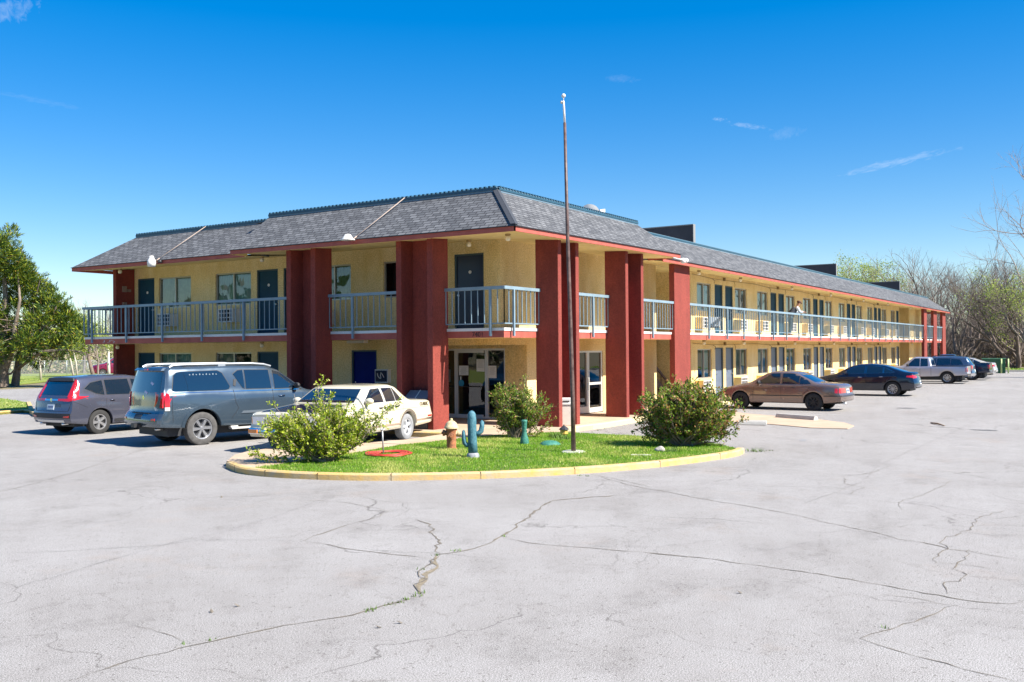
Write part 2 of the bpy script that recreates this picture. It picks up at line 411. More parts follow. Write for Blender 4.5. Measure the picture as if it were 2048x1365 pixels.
# tan concrete strip between the island grass and the parked cream car
topb = [G(x, y, 0.1) for x, y in ((889, 869), (820, 880), (723, 888), (640, 892), (560, 896), (500, 903), (470, 911), (453, 924))]
strip_poly = [(p.x, p.y) for p in topb]+[(p.x, p.y) for p in inner[:istart+1]]+[(p.x, p.y) for p in back[::-1][0:5]]
g = MB(); g.prism(strip_poly, -0.02, 0.115)
g.build('concrete_apron', M_CONC, kind='structure')
# sidewalk round the building
a0 = back[4:10]          # island edge in front of the lobby
cur = [(22.75, 12.72), (24.4, 12.66), (26.2, 12.72), (28.0, 12.95), (29.8, 13.35), (31.2, 13.62)]
walk = [(p.x+0.02, p.y+0.02) for p in (back[5], )] + cur + [(92.2, 13.62), (92.2, 15.3), (24.2, 15.3), (24.2, 18.6), (22.9, 18.6), (22.9, 32.4), (20.05, 32.4), (20.05, 16.6), (19.6, 15.9)] + [(topb[0].x, topb[0].y)]+[(p.x, p.y) for p in back[6:10][::-1]]
g = MB(); g.prism(walk, -0.02, 0.12)
g.build('sidewalk', M_CONC, kind='structure')
g = MB(); strip(g, smooth_line([(back[5].x, back[5].y-0.03, 0)]+[(x, y-0.02, 0) for x, y in cur], 3), 0.16, -0.02, 0.145, side=1)
g.build('lobby_curb', M_CURB2, kind='structure')
g = MB(); strip(g, [(20.0, 32.4), (20.0, 16.6), (19.55, 15.9), (topb[0].x, topb[0].y)], 0.15, -0.02, 0.14, side=1)
g.build('side_curb', M_CURB, kind='structure')
g = MB(); strip(g, [(31.2, 13.57), (92.2, 13.57)], 0.15, -0.02, 0.14, side=1)
g.build('wing_curb', M_CURB2, kind='structure')
# tan concrete tongue between the parking bays
q = [G(x, y) for x, y in ((1440, 822), (1500, 829), (1560, 834), (1635, 840), (1690, 847), (1708, 853), (1695, 859), (1620, 857), (1545, 850), (1480, 846), (1420, 843))]
g = MB(); g.prism([(p.x, p.y) for p in q][::-1], -0.02, 0.02); g.build('concrete_tongue', M_CONC, kind='structure')
def curb_stop(px0, py0, px1, py1, label, dark=False):
    a, b = G(px0, py0), G(px1, py1); c = (a+b)/2; d = (b-a).normalized(); n = Vector((-d.y, d.x, 0)); L = (b-a).length/2
    m = MB()
    for s0, s1, z0, z1 in ((0.10, 0.08, 0.02, 0.09), (0.08, 0.05, 0.09, 0.14)):
        k = len(m.v)
        for (sx, z, w) in ((-1, z0, s0), (1, z0, s0), (-1, z1, s1), (1, z1, s1)):
            p = c+d*L*sx; m.v += [tuple(p-n*w+Vector((0, 0, z))), tuple(p+n*w+Vector((0, 0, z)))]
        for f in ((0, 2, 6, 4), (1, 5, 7, 3), (4, 6, 7, 5), (0, 4, 5, 1), (2, 3, 7, 6)): m.f.append(tuple(k+i for i in f)); m.m.append(0)
    m.build('parking_block', M_CONCG, label=label, cat='parking block', loc=(c.x, c.y, 0.02))
curb_stop(1478, 850, 1533, 851, 'short grey parking block lying at the near edge of the tan concrete tongue')
curb_stop(1555, 836, 1632, 842, 'long dark edged parking block at the far edge of the tan concrete tongue')

# ---- cracks in the lot
def crack(mb, pts, w, jag=1.0, mi=0, z=0.004, step=0.10):
    P = [G(*p) for p in pts]; fine = []
    for a, b in zip(P[:-1], P[1:]):
        k = max(1, int((b-a).length/step))
        for i in range(k): fine.append(a+(b-a)*(i/k))
    fine.append(P[-1])
    ang = 0
    L = []
    off = 0
    for i, p in enumerate(fine):
        a, b = fine[max(i-1, 0)], fine[min(i+1, len(fine)-1)]; d = (b-a).normalized(); n = Vector((-d.y, d.x, 0))
        off = off*0.75+random.gauss(0, 0.012*jag)
        taper = min(1, i/4+0.25, (len(fine)-1-i)/4+0.25)
        ww = w*taper*random.uniform(0.35, 1.5)
        L.append((p+n*(off-ww/2), p+n*(off+ww/2)))
    for (a, b), (c, d) in zip(L[:-1], L[1:]):
        mb.face([(a.x, a.y, z), (c.x, c.y, z), (d.x, d.y, z), (b.x, b.y, z)][::-1], mi)
cr = MB()
main = [(150, 1360), (230, 1330), (330, 1305), (420, 1280), (520, 1262), (620, 1245), (700, 1230), (745, 1218), (800, 1205), (838, 1192), (848, 1186)]
crack(cr, main, 0.016, 1.6)
thick = [(848, 1188), (843, 1170), (842, 1150), (848, 1138), (862, 1122), (872, 1112)]
crack(cr, thick, 0.058, 2.2, mi=1)
crack(cr, thick, 0.02, 3.0, z=0.008)
crack(cr, [(872, 1112), (900, 1107), (950, 1098), (990, 1084), (1005, 1072), (1030, 1056), (1060, 1036), (1085, 1015), (1110, 1002), (1180, 996), (1240, 991)], 0.028, 1.8)
crack(cr, [(826, 1040), (845, 1048), (862, 1068), (876, 1088), (870, 1104), (872, 1112)], 0.022, 2.4)
crack(cr, [(872, 1120), (800, 1112), (700, 1101), (640, 1090), (608, 1083)], 0.013)
crack(cr, [(608, 1083), (650, 1066), (700, 1050), (750, 1035), (778, 1022)], 0.014)
crack(cr, [(778, 1022), (740, 1013), (700, 1006), (640, 1002), (580, 1000)], 0.009, mi=0)
crack(cr, [(778, 1022), (850, 1018), (950, 1015), (1075, 1014)], 0.007, mi=2)
crack(cr, [(608, 1083), (500, 1080), (400, 1082), (300, 1093), (200, 1100), (100, 1104), (0, 1108)], 0.009, mi=2)
crack(cr, [(1005, 1078), (1100, 1090), (1200, 1098), (1300, 1107), (1420, 1120), (1560, 1140), (1700, 1160), (1800, 1180), (1900, 1196), (1960, 1204), (2020, 1208), (2048, 1200)], 0.014, 1.2)
crack(cr, [(1300, 1107), (1340, 1111), (1380, 1115)], 0.035, 1.4)
crack(cr, [(1200, 955), (1280, 975), (1400, 998), (1520, 1018), (1600, 1033), (1700, 1055), (1800, 1078), (1900, 1098), (2048, 1122)], 0.014, 1.2)
crack(cr, [(1910, 1212), (1850, 1232), (1790, 1255), (1740, 1268), (1728, 1278), (1760, 1292), (1830, 1312), (1920, 1338), (2030, 1365)], 0.010, 1.5)
crack(cr, [(1760, 1190), (1830, 1198), (1900, 1212)], 0.010, 1.6)
crack(cr, [(1130, 1095), (1300, 1095), (1500, 1104), (1560, 1098), (1620, 1084), (1750, 1088)], 0.005, mi=2)
crack(cr, [(290, 898), (240, 915), (150, 945), (60, 970), (0, 985)], 0.012, mi=0)
crack(cr, [(0, 975), (90, 985), (200, 992), (330, 996)], 0.008, mi=2)
crack(cr, [(640, 1000), (560, 1030), (440, 1065), (330, 1090), (160, 1140), (0, 1185)], 0.006, 0.8, mi=2)
crack(cr, [(265, 1250), (330, 1268), (375, 1283)], 0.006, 1, mi=0)
crack(cr, [(1300, 905), (1500, 903), (1700, 920), (1900, 945), (2048, 965)], 0.008, mi=2)
crack(cr, [(1180, 950), (1230, 958), (1300, 975)], 0.012)
crack(cr, [(2048, 805), (1980, 830), (1900, 868), (1820, 902), (1760, 930), (1720, 965), (1660, 990), (1600, 1010)], 0.014, 0.8, mi=2)
crack(cr, [(1680, 955), (1700, 968), (1730, 975), (1690, 990)], 0.010, 2)
crack(cr, [(1790, 930), (1740, 945), (1680, 955)], 0.009, 2)
crack(cr, [(2020, 1020), (1960, 1040), (1940, 1060), (1900, 1085), (1890, 1110), (1870, 1130)], 0.011, 2)
crack(cr, [(1930, 1100), (1940, 1120), (1920, 1140), (1935, 1160), (1900, 1190)], 0.013, 3)
crack(cr, [(1700, 985), (1800, 1000), (1900, 1015), (2048, 1035)], 0.007, mi=2)
crack(cr, [(1905, 960), (1850, 990), (1790, 1005), (1795, 1020)], 0.009, 1.5)
crack(cr, [(1500, 905), (1560, 900), (1640, 912), (1720, 918)], 0.011, 2)
crack(cr, [(1850, 1120), (1960, 1135), (2048, 1150)], 0.008, 1.8)
cr.build('pavement_cracks', [M_CRACK, mat('crack_dirt', (0.30, 0.24, 0.17), 1.0, vscale=25, col2=(0.14, 0.12, 0.07), bump=0.6, bscale=60), M_CRACKT], kind='structure')
# weeds growing in the cracks
wd = MB()
def tuft(mb, c, n, h, r):
    for i in range(n):
        a = random.uniform(0, 6.28); rr = random.uniform(0, r); p = Vector((c[0]+rr*math.cos(a), c[1]+rr*math.sin(a), c[2]))
        b = random.uniform(0, 6.28); w = random.uniform(0.004, 0.009); hh = h*random.uniform(0.5, 1.2)
        t = p+Vector((math.cos(b)*hh*0.6, math.sin(b)*hh*0.6, hh))
        s = Vector((-math.sin(b), math.cos(b), 0))*w
        mb.face([p-s, p+s, t])
for (x, y, n) in ((842, 1188, 30), (832, 1193, 26), (812, 1200, 26), (795, 1206, 22), (780, 1210, 22), (745, 1220, 30), (736, 1222, 16), (872, 1112, 18), (912, 1103, 14), (920, 1102, 14), (1006, 1074, 16), (845, 1140, 14), (1505, 903, 60), (1520, 904, 50), (1496, 901, 40), (1540, 902, 20), (659, 956, 60), (1175, 953, 30), (1160, 952, 24), (1768, 1255, 10), (421, 1282, 8), (366, 1290, 8), (1195, 862, 30), (1185, 865, 20), (1210, 859, 16)):
    p = G(x, y); tuft(wd, p, n//2, 0.03 if n < 50 else 0.10, 0.06 if n < 40 else 0.18)
wd.build('crack_weeds', M_WEED, kind='stuff')
lf = MB()
for (x, y) in ((443, 995),(800, 1246),(757, 1255),(423, 1224),(475, 1212),(1480, 1186)):
    p = G(x, y, 0.006); a = random.uniform(0, 3); d = Vector((math.cos(a), math.sin(a), 0.15))*0.028; e = Vector((-math.sin(a), math.cos(a), 0.1))*0.018
    lf.face([p-d, p+e, p+d+Vector((0, 0, .02)), p-e])
lf.build('dead_leaves', M_CRACK, kind='stuff')

# ================================================================= MOTEL
M_YEL = stucco('yellow_stucco', (0.88, 0.70, 0.36), (0.76, 0.56, 0.23))
M_SOF = mat('yellow_soffit', (0.84, 0.64, 0.28), 0.85, vscale=2.5, col2=(0.74, 0.54, 0.19))
M_RED = stucco('red_stucco', (0.275, 0.050, 0.034), (0.20, 0.034, 0.025), 0.97, 0.35)
M_FAS = mat('red_trim', (0.44, 0.105, 0.072), 0.7, vscale=3, col2=(0.34, 0.070, 0.050))
M_WHT = mat('white_trim', (0.70, 0.67, 0.62), 0.6, var=0.06, vscale=6)
M_RAIL = mat('rail_paint', (0.20, 0.28, 0.33), 0.5, var=0.12, vscale=3)
M_CAP = mat('blue_metal', (0.025, 0.075, 0.11), 0.4, var=0.15, vscale=2)
M_DOOR = mat('door_paint', (0.012, 0.055, 0.090), 0.65, spec=0.2, var=0.12, vscale=2)
M_DOORG = mat('door_grey_blue', (0.12, 0.15, 0.20), 0.4, var=0.1, vscale=2)
M_DFRM = mat('door_frame', (0.045, 0.08, 0.095), 0.5)
M_BLUE = mat('blue_door', (0.002, 0.014, 0.16), 0.75, spec=0.15, var=0.1)
M_ALU = mat('aluminium', (0.45, 0.42, 0.38), 0.35, 0.6)
M_ALUW = mat('pale_aluminium', (0.68, 0.66, 0.62), 0.35, 0.3)
M_PANE = glass('pane', (0.66, 0.80, 0.74), 0.03)
M_PANED = glass('lobby_pane', (0.45, 0.5, 0.5), 0.03)
M_CURT = mat('curtain_green', (0.36, 0.44, 0.28), 0.9, vscale=3, col2=(0.20, 0.27, 0.16))
M_CURTB = mat('curtain_blue', (0.36, 0.50, 0.48), 0.9, vscale=3, col2=(0.26, 0.38, 0.38))
M_CURTG = mat('curtain_grey', (0.42, 0.40, 0.34), 0.9, vscale=3, col2=(0.32, 0.30, 0.26))
M_DARK = mat('dark_inside', (0.012, 0.012, 0.014), 0.9)  # near-black stands in for unlit insides: rooms, grilles, bin slot
M_BLK = mat('black_metal', (0.02, 0.02, 0.022), 0.5)
M_GLOBE = mat('globe', (0.85, 0.78, 0.6), 0.25)
M_STEEL = mat('steel', (0.5, 0.5, 0.5), 0.3, 0.9)
M_BRASS = mat('brass', (0.6, 0.42, 0.15), 0.3, 0.9)

def shingle_mat():
    m = mat('shingles', (0.2, 0.2, 0.21), 0.95); t = m.node_tree; b = t.nodes['Principled BSDF']
    uv = t.nodes.new('ShaderNodeUVMap'); uv.uv_map = 'uv'
    nz = t.nodes.new('ShaderNodeTexNoise'); nz.inputs['Scale'].default_value = 1.2; nz.inputs['Detail'].default_value = 3
    t.links.new(uv.outputs[0], nz.inputs['Vector'])
    off = t.nodes.new('ShaderNodeVectorMath'); off.operation = 'SCALE'; off.inputs['Scale'].default_value = 0.03
    t.links.new(nz.outputs['Color'], off.inputs[0])
    ad = t.nodes.new('ShaderNodeVectorMath'); ad.operation = 'ADD'; t.links.new(uv.outputs[0], ad.inputs[0]); t.links.new(off.outputs[0], ad.inputs[1])
    def brick(w, h, c1, c2, mort, ms, bias=0.0):
        k = t.nodes.new('ShaderNodeTexBrick'); k.offset = 0.37; k.offset_frequency = 2; k.squash = 1.0
        k.inputs['Scale'].default_value = 1.0; k.inputs['Brick Width'].default_value = w; k.inputs['Row Height'].default_value = h
        k.inputs['Mortar Size'].default_value = ms; k.inputs['Mortar Smooth'].default_value = 0.1; k.inputs['Bias'].default_value = bias
        k.inputs['Color1'].default_value = (*c1, 1); k.inputs['Color2'].default_value = (*c2, 1); k.inputs['Mortar'].default_value = (*mort, 1)
        t.links.new(ad.outputs[0], k.inputs['Vector']); return k
    k1 = brick(0.27, 0.13, (0.165, 0.168, 0.172), (0.080, 0.083, 0.088), (0.02, 0.02, 0.024), 0.014)
    k2 = brick(0.53, 0.13, (1.06, 1.06, 1.06), (0.86, 0.86, 0.86), (0.8, 0.8, 0.8), 0.0)
    x = t.nodes.new('ShaderNodeMixRGB'); x.blend_type = 'MULTIPLY'; x.inputs[0].default_value = 1
    t.links.new(k1.outputs['Color'], x.inputs[1]); t.links.new(k2.outputs['Color'], x.inputs[2])
    n3 = t.nodes.new('ShaderNodeTexNoise'); n3.inputs['Scale'].default_value = 9; n3.inputs['Detail'].default_value = 6; n3.inputs['Roughness'].default_value = 0.8
    t.links.new(uv.outputs[0], n3.inputs['Vector'])
    r = t.nodes.new('ShaderNodeValToRGB'); t.links.new(n3.outputs['Fac'], r.inputs[0])
    r.color_ramp.elements[0].position = 0.34; r.color_ramp.elements[0].color = (0.78, 0.78, 0.79, 1)
    r.color_ramp.elements[1].position = 0.66; r.color_ramp.elements[1].color = (1.2, 1.19, 1.18, 1)
    y = t.nodes.new('ShaderNodeMixRGB'); y.blend_type = 'MULTIPLY'; y.inputs[0].default_value = 1
    t.links.new(x.outputs[0], y.inputs[1]); t.links.new(r.outputs[0], y.inputs[2]); t.links.new(y.outputs[0], b.inputs['Base Color'])
    bu = t.nodes.new('ShaderNodeBump'); bu.inputs['Strength'].default_value = 0.7; bu.inputs['Distance'].default_value = 0.015
    t.links.new(x.outputs[0], bu.inputs['Height']); t.links.new(bu.outputs[0], b.inputs['Normal'])
    return m
M_SHIN = shingle_mat()

motel = thing('motel', 'long two storey yellow motel with dark red piers, blue railings and grey shingled mansard roof', 'motel', (22.8, 15.15, 0))
WX, WY = 22.8, 15.15           # window wall planes: facing -x and facing -y
Z1, ZU, Z2, ZT = 0.12, 2.58, 2.84, 5.62

def wall(mb, O, U, N, u0, u1, z0, z1, ops=(), depth=0.14, mi=0):
    """wall face with recessed openings; O + U*u + z, N points outside"""
    O, U, N = Vector(O), Vector(U), Vector(N)
    us = sorted({u0, u1}|{o[0] for o in ops}|{o[1] for o in ops}); zs = sorted({z0, z1}|{o[2] for o in ops}|{o[3] for o in ops})
    us = [u for u in us if u0 <= u <= u1]; zs = [z for z in zs if z0 <= z <= z1]
    flip = U.cross(Vector((0, 0, 1))).dot(N) < 0
    def p(u, z, d=0): return O+U*u+Vector((0, 0, z))-N*d
    def q(pts, fl): mb.face(pts[::-1] if fl else pts, mi)
    for a, b in zip(us[:-1], us[1:]):
        for c, d in zip(zs[:-1], zs[1:]):
            if any(o[0] <= a and b <= o[1] and o[2] <= c and d <= o[3] for o in ops): continue
            q([p(a, c), p(b, c), p(b, d), p(a, d)], flip)
    for a, b, c, d in ops:
        q([p(a, c), p(a, d), p(a, d, depth), p(a, c, depth)], not flip)
        q([p(b, c), p(b, d), p(b, d, depth), p(b, c, depth)], flip)
        q([p(a, d), p(b, d), p(b, d, depth), p(a, d, depth)], not flip)
        if c > z0: q([p(a, c), p(b, c), p(b, c, depth), p(a, c, depth)], flip)

# ---- windows, doors and air conditioners, built facing -y from their lower left corner
_wc = {}
def window_meshes(w, h, style):
    key = (round(w, 2), round(h, 2), style)
    if key in _wc: return _wc[key]
    root = MB(); fr = 0.045; y0, y1 = 0.045, 0.10
    for a, b in (((0, y0, 0), (w, y1, fr)), ((0, y0, h-fr), (w, y1, h)), ((0, y0, fr), (fr, y1, h-fr)), ((w-fr, y0, fr), (w, y1, h-fr)), ((w/2-0.025, y0-0.008, fr), (w/2+0.025, y1-0.004, h-fr))):
        root.box(a, b)
    pane = MB(); pane.face([(fr, 0.085, fr), (w-fr, 0.085, fr), (w-fr, 0.085, h-fr), (fr, 0.085, h-fr)])
    cur = MB(); dk = MB(); dk.box((0, 0.45, 0), (w, 0.46, h))  # near-black box behind the curtain stands in for the unlit room
    dk.face([(0, 0.138, 0), (w, 0.138, 0), (w, 0.45, 0), (0, 0.45, 0)]); dk.face([(0, 0.138, h), (0, 0.45, h), (w, 0.45, h), (w, 0.138, h)])
    dk.face([(0, 0.138, 0), (0, 0.45, 0), (0, 0.45, h), (0, 0.138, h)]); dk.face([(w, 0.138, 0), (w, 0.138, h), (w, 0.45, h), (w, 0.45, 0)])
    spans = {'full': [(0, w)], 'half': [(w*0.5, w)], 'left': [(0, w*0.48)], 'dark': [], 'gap': [(0, w*0.42), (w*0.58, w)], 'sheer': [(0, w)]}[style]
    for a, b in spans:
        n = max(8, int((b-a)/0.022)); prev = None; ph = random.uniform(0, 6)
        for i in range(n+1):
            u = a+(b-a)*i/n; fold = 0.018*math.sin(u*46+ph+1.6*math.sin(u*7+ph))+0.008*math.sin(u*91)
            cl_ = [(u, 0.17+fold*0.8, h), (u+0.01*math.sin(u*9), 0.17+fold, h*0.5), (u, 0.172+fold*1.15, 0)]
            if prev:
                for k in range(2): cur.face([prev[k+1], cl_[k+1], cl_[k], prev[k]])
            prev = cl_
    _wc[key] = (root, pane, cur, dk); return _wc[key]
def put(o, parent, u, z, facing, plane):
    base = OFF[parent.name]
    if facing == 'y': o.location = Vector((u, plane, z))-base
    else: o.location = Vector((plane, u, z))-base; o.rotation_euler = (0, 0, -math.pi/2)
CURT = {'g': M_CURT, 'b': M_CURTB, 'n': M_CURTG}
_meshcache = {}
def inst(key, builder, name, mats, parent, smooth=False):
    if key not in _meshcache:
        o = builder().build(name, mats, parent, local=True, smooth=smooth); _meshcache[key] = o; OFF[o.name] = Vector((0,0,0)); return o
    o = _meshcache[key].copy(); COL.objects.link(o); o.parent = parent; OFF[o.name] = Vector((0, 0, 0)); return o
def window(parent, u, z, w, h, facing, plane, style='full', cur='g', frame=None):
    r, p, c, d = window_meshes(w, h, style); k = (w, h, style)
    f = inst(('f',)+k+(bool(frame),), lambda: r, 'window', frame or M_ALU, parent); put(f, parent, u, z, facing, plane)
    for key, mb, nm, m in (('p', p, 'pane', M_PANE), ('c'+cur, c, 'curtain', CURT[cur]), ('d', d, 'dark_room_box', M_DARK)):
        if mb.f: inst((key,)+k, lambda mb=mb: mb, nm, m, f, smooth=(nm == 'curtain'))
    return f
def door(parent, u, z, w, h, facing, plane, m=None, knob='r', plate=True, label=None):
    def fr():
        b = MB(); t = 0.05
        b.box((0, 0.02, 0), (t, 0.12, h)); b.box((w-t, 0.02, 0), (w, 0.12, h)); b.box((t, 0.02, h-t), (w-t, 0.12, h)); return b
    def pn():
        b = MB(); b.box((0.05, 0.07, 0.01), (w-0.05, 0.118, h-0.05)); return b
    f = inst(('df', w, h), fr, 'door_frame', M_DFRM, parent); put(f, parent, u, z, facing, plane)
    p = inst(('dp', w, h, (m or M_DOOR).name), pn, 'door', m or M_DOOR, f)
    if label: p['label'] = label
    def kb():
        b = MB(); kx = w-0.13 if knob == 'r' else 0.13
        b.lathe([(0.0, 0.0), (0.028, 0.0), (0.03, 0.02), (0.012, 0.03), (0.012, 0.045), (0.028, 0.055), (0.03, 0.07), (0.0, 0.082)][::-1], (kx, -0.012, h*0.46), 'y', 10)
        return b
    inst(('dk', w, h, knob, plate), kb, 'handle', M_STEEL, f)
    def lk():
        b = MB(); b.lathe([(0, 0), (0.022, 0), (0.022, 0.02), (0, 0.03)][::-1], (w-0.13 if knob == 'r' else 0.13, 0.04, h*0.53), 'y', 10); return b
    inst(('lk', w, h, knob), lk, 'lock', M_STEEL, f)
    if plate:
        def pl():
            b = MB(); b.lathe([(0.0, 0.055), (0.05, 0.055), (0.05, 0.068)], (w*0.5, 0, h*0.76), 'y', 14); return b
        inst(('pl', w, h), pl, 'number_disc', M_WHT, f)
    return f
def aircon(parent, u, z, facing, plane, w=0.86, h=0.46, d=0.36, white=False):
    def sl():
        b = MB(); t = 0.03
        b.box((0, -d+0.02, 0), (t, 0.02, h)); b.box((w-t, -d+0.02, 0), (w, 0.02, h)); b.box((t, -d+0.02, h-t), (w-t, 0.02, h)); b.box((t, -d+0.02, 0), (w-t, 0.02, t)); return b
    def gr():
        b = MB(); y = -d
        b.box((0.03, y+0.06, 0.03), (w-0.03, -0.02, h-0.03), 1)
        b.box((0.0, y, 0), (w, y+0.02, 0.035)); b.box((0.0, y, h-0.035), (w, y+0.02, h)); b.box((0, y, 0.035), (0.035, y+0.02, h-0.035)); b.box((w-0.035, y, 0.035), (w, y+0.02, h-0.035))
        for i in range(1, 5): x = w*i/5; b.box((x-0.013, y, 0.035), (x+0.013, y+0.018, h-0.035))
        for i in range(1, 3): zz = h*i/3; b.box((0.035, y+0.001, zz-0.013), (w-0.035, y+0.019, zz+0.013))
        return b
    s_ = inst(('as', w, h, d, white), sl, 'air_conditioner', M_WHT if white else M_SOF, parent); put(s_, parent, u, z, facing, plane)
    inst(('ag', w, h, d), gr, 'grille', [M_WHT, M_DARK], s_)

# ---- right wing openings
mods = [37.6+7.66*k for k in range(6)]
up_ops, gr_ops = [], []
items = []
for k, x in enumerate(mods):
    row = [('w', x, 1.6), ('d', x+2.02, 0.98), ('d', x+3.3, 0.98), ('w', x+4.56, 1.6)]
    if k == 5: row = [('w', x, 1.55), ('d', x+1.95, 0.98)]
    for t_, u, w in row:
        items.append((t_, u, w, k))
        if t_ == 'w': up_ops.append((u, u+w, 3.84, 5.02)); gr_ops.append((u, u+w, 0.98, 2.22))
        else: up_ops.append((u, u+w, Z2, 5.04)); gr_ops.append((u, u+w, Z1, 2.28))
wl = MB()
X0, X1 = 36.9, 79.0
wall(wl, (0, WY, 0), (1, 0, 0), (0, -1, 0), X0, X1, Z2-0.1, ZT, up_ops)
wall(wl, (0, WY, 0), (1, 0, 0), (0, -1, 0), X0, X1, 0.0, ZU+0.1, gr_ops)
# lobby block, upper
left_up = [(15.72, 16.78, Z2, 5.08), (18.0, 19.52, 3.9, 5.02), (20.87, 22.35, 3.9, 5.04), (22.92, 23.9, Z2, 5.06), (24.16, 25.19, Z2, 5.06), (25.48, 27.31, 3.9, 5.04), (28.64, 30.46, 3.9, 5.04), (30.72, 31.72, Z2, 5.06)]
left_gr = [(19.81, 20.87, Z1, 2.28), (24.16, 25.19, Z1, 2.26), (25.48, 27.31, 0.98, 2.24), (28.64, 30.46, 0.98, 2.24), (30.72, 31.72, Z1, 2.26)]
wall(wl, (0, WY, 0), (1, 0, 0), (0, -1, 0), WX, 33.5, Z2-0.1, ZT)
wall(wl, (WX, 0, 0), (0, 1, 0), (-1, 0, 0), WY, 32.1, Z2-0.1, ZT, left_up)
# lobby block, ground: set back under a beam
wall(wl, (0, WY, 0), (1, 0, 0), (0, -1, 0), 24.2, 33.5, 0.0, ZU+0.1, [(27.0, 29.1, Z1, 2.2)])
wall(wl, (24.2, 0, 0), (0, 1, 0), (-1, 0, 0), WY, 18.6, 0.0, 2.44, [(15.93, 18.45, Z1, 2.30)])
wall(wl, (WX, 0, 0), (0, 1, 0), (-1, 0, 0), 18.6, 32.1, 0.0, ZU+0.1, left_gr)
wl.face([(24.2, 18.6, 0), (24.2, 18.6, 2.6), (WX, 18.6, 2.6), (WX, 18.6, 0)])
wl.box((WX-0.01, WY-0.01, 2.40), (WX+0.28, 18.6, 2.60)); wl.box((WX+0.28, WY-0.01, 2.40), (24.2, WY+0.25, 2.60))
# stair hall between the lobby block and the wing
wl.face([(33.5, WY, 0), (33.5, WY, ZT), (33.5, 18.5, ZT), (33.5, 18.5, 0)][::-1])
wl.face([(36.9, WY, 0), (36.9, 18.5, 0), (36.9, 18.5, ZT), (36.9, WY, ZT)][::-1])
wl.face([(33.5, 18.5, 0), (36.9, 18.5, 0), (36.9, 18.5, ZT), (33.5, 18.5, ZT)])
# far end: recess and end block
RX = 82.8
wl.face([(X1, WY, 0), (X1, WY, ZT), (X1, 16.9, ZT), (X1, 16.9, 0)][::-1])
wl.face([(X1, 16.9, 0), (RX, 16.9, 0), (RX, 16.9, ZT), (X1, 16.9, ZT)])
wl.face([(RX, WY, 0), (RX, 16.9, 0), (RX, 16.9, ZT), (RX, WY, ZT)][::-1])
wall(wl, (0, WY, 0), (1, 0, 0), (0, -1, 0), RX, 88.6, 0.0, ZT)
# backs and ends
for pts in ([(88.6, WY), (88.6, 24)], [(88.6, 24), (31.5, 24)], [(31.5, 24), (31.5, 32.1)], [(31.5, 32.1), (WX, 32.1)]):
    (xa, ya), (xb, yb) = pts; wl.face([(xa, ya, 0), (xb, yb, 0), (xb, yb, 5.5), (xa, ya, 5.5)])
wl.build('wall', M_YEL, motel)
# ground-floor interior darkness behind the lobby glass
lb = MB(); lb.face([(24.5, 18.6, 0.1), (24.5, 15.3, 0.1), (31, 15.3, 0.1), (31, 18.6, 0.1)][::-1], 1)
lb.face([(29.5, 15.3, 0), (29.5, 18.6, 0), (29.5, 18.6, 2.6), (29.5, 15.3, 2.6)]); lb.face([(24.4, 18.55, 0), (29.5, 18.55, 0), (29.5, 18.55, 2.6), (24.4, 18.55, 2.6)])
lb.box((26.5, 16.0, 0.1), (28.6, 16.4, 1.15), 2)
lb.face([(24.3, 15.2, 2.5), (24.3, 18.6, 2.5), (29.5, 18.6, 2.5), (29.5, 15.2, 2.5)], 3)
lb.face([(26.2, 15.3, 0), (26.2, 18.6, 0), (26.2, 18.6, 2.6), (26.2, 15.3, 2.6)]); lb.face([(26.3, 16.6, 0), (29.5, 16.6, 0), (29.5, 16.6, 2.6), (26.3, 16.6, 2.6)])  # partitions added to block the view through and keep the lobby dark
lb.box((24.9, 16.2, 0.1), (25.5, 17.4, 1.05), 2)
lb.build('lobby_interior', [mat('lobby_wall', (0.16, 0.12, 0.09), 0.9), mat('lobby_floor', (0.12, 0.10, 0.08), 0.5), mat('counter_wood', (0.12, 0.06, 0.03), 0.5), mat('ceiling_tile', (0.35, 0.33, 0.3), 0.9)], motel)

styles = ['full', 'gap', 'sheer', 'full', 'half', 'full', 'left', 'full', 'gap', 'full', 'full', 'half']
cc = 'bgngbgngnbgg'
for i, (t_, u, w, k) in enumerate(items):
    if t_ == 'w':
        window(motel, u, 3.84, w, 1.18, 'y', WY, styles[(i*5+2) % 12] if i > 3 else 'full', 'bggn'[i % 4])
        window(motel, u, 0.98, w, 1.24, 'y', WY, 'half' if i == 0 else styles[(i*7+1) % 12], cc[i % 12])
        aircon(motel, u-0.25, Z2+0.24, 'y', WY); aircon(motel, u-0.25, Z1+0.34, 'y', WY)
    else:
        kn = 'l' if i % 2 else 'r'
        door(motel, u, Z2, w, 2.20, 'y', WY, M_DOOR, kn, False); door(motel, u, Z1, w, 2.16, 'y', WY, M_DOORG, kn, False)
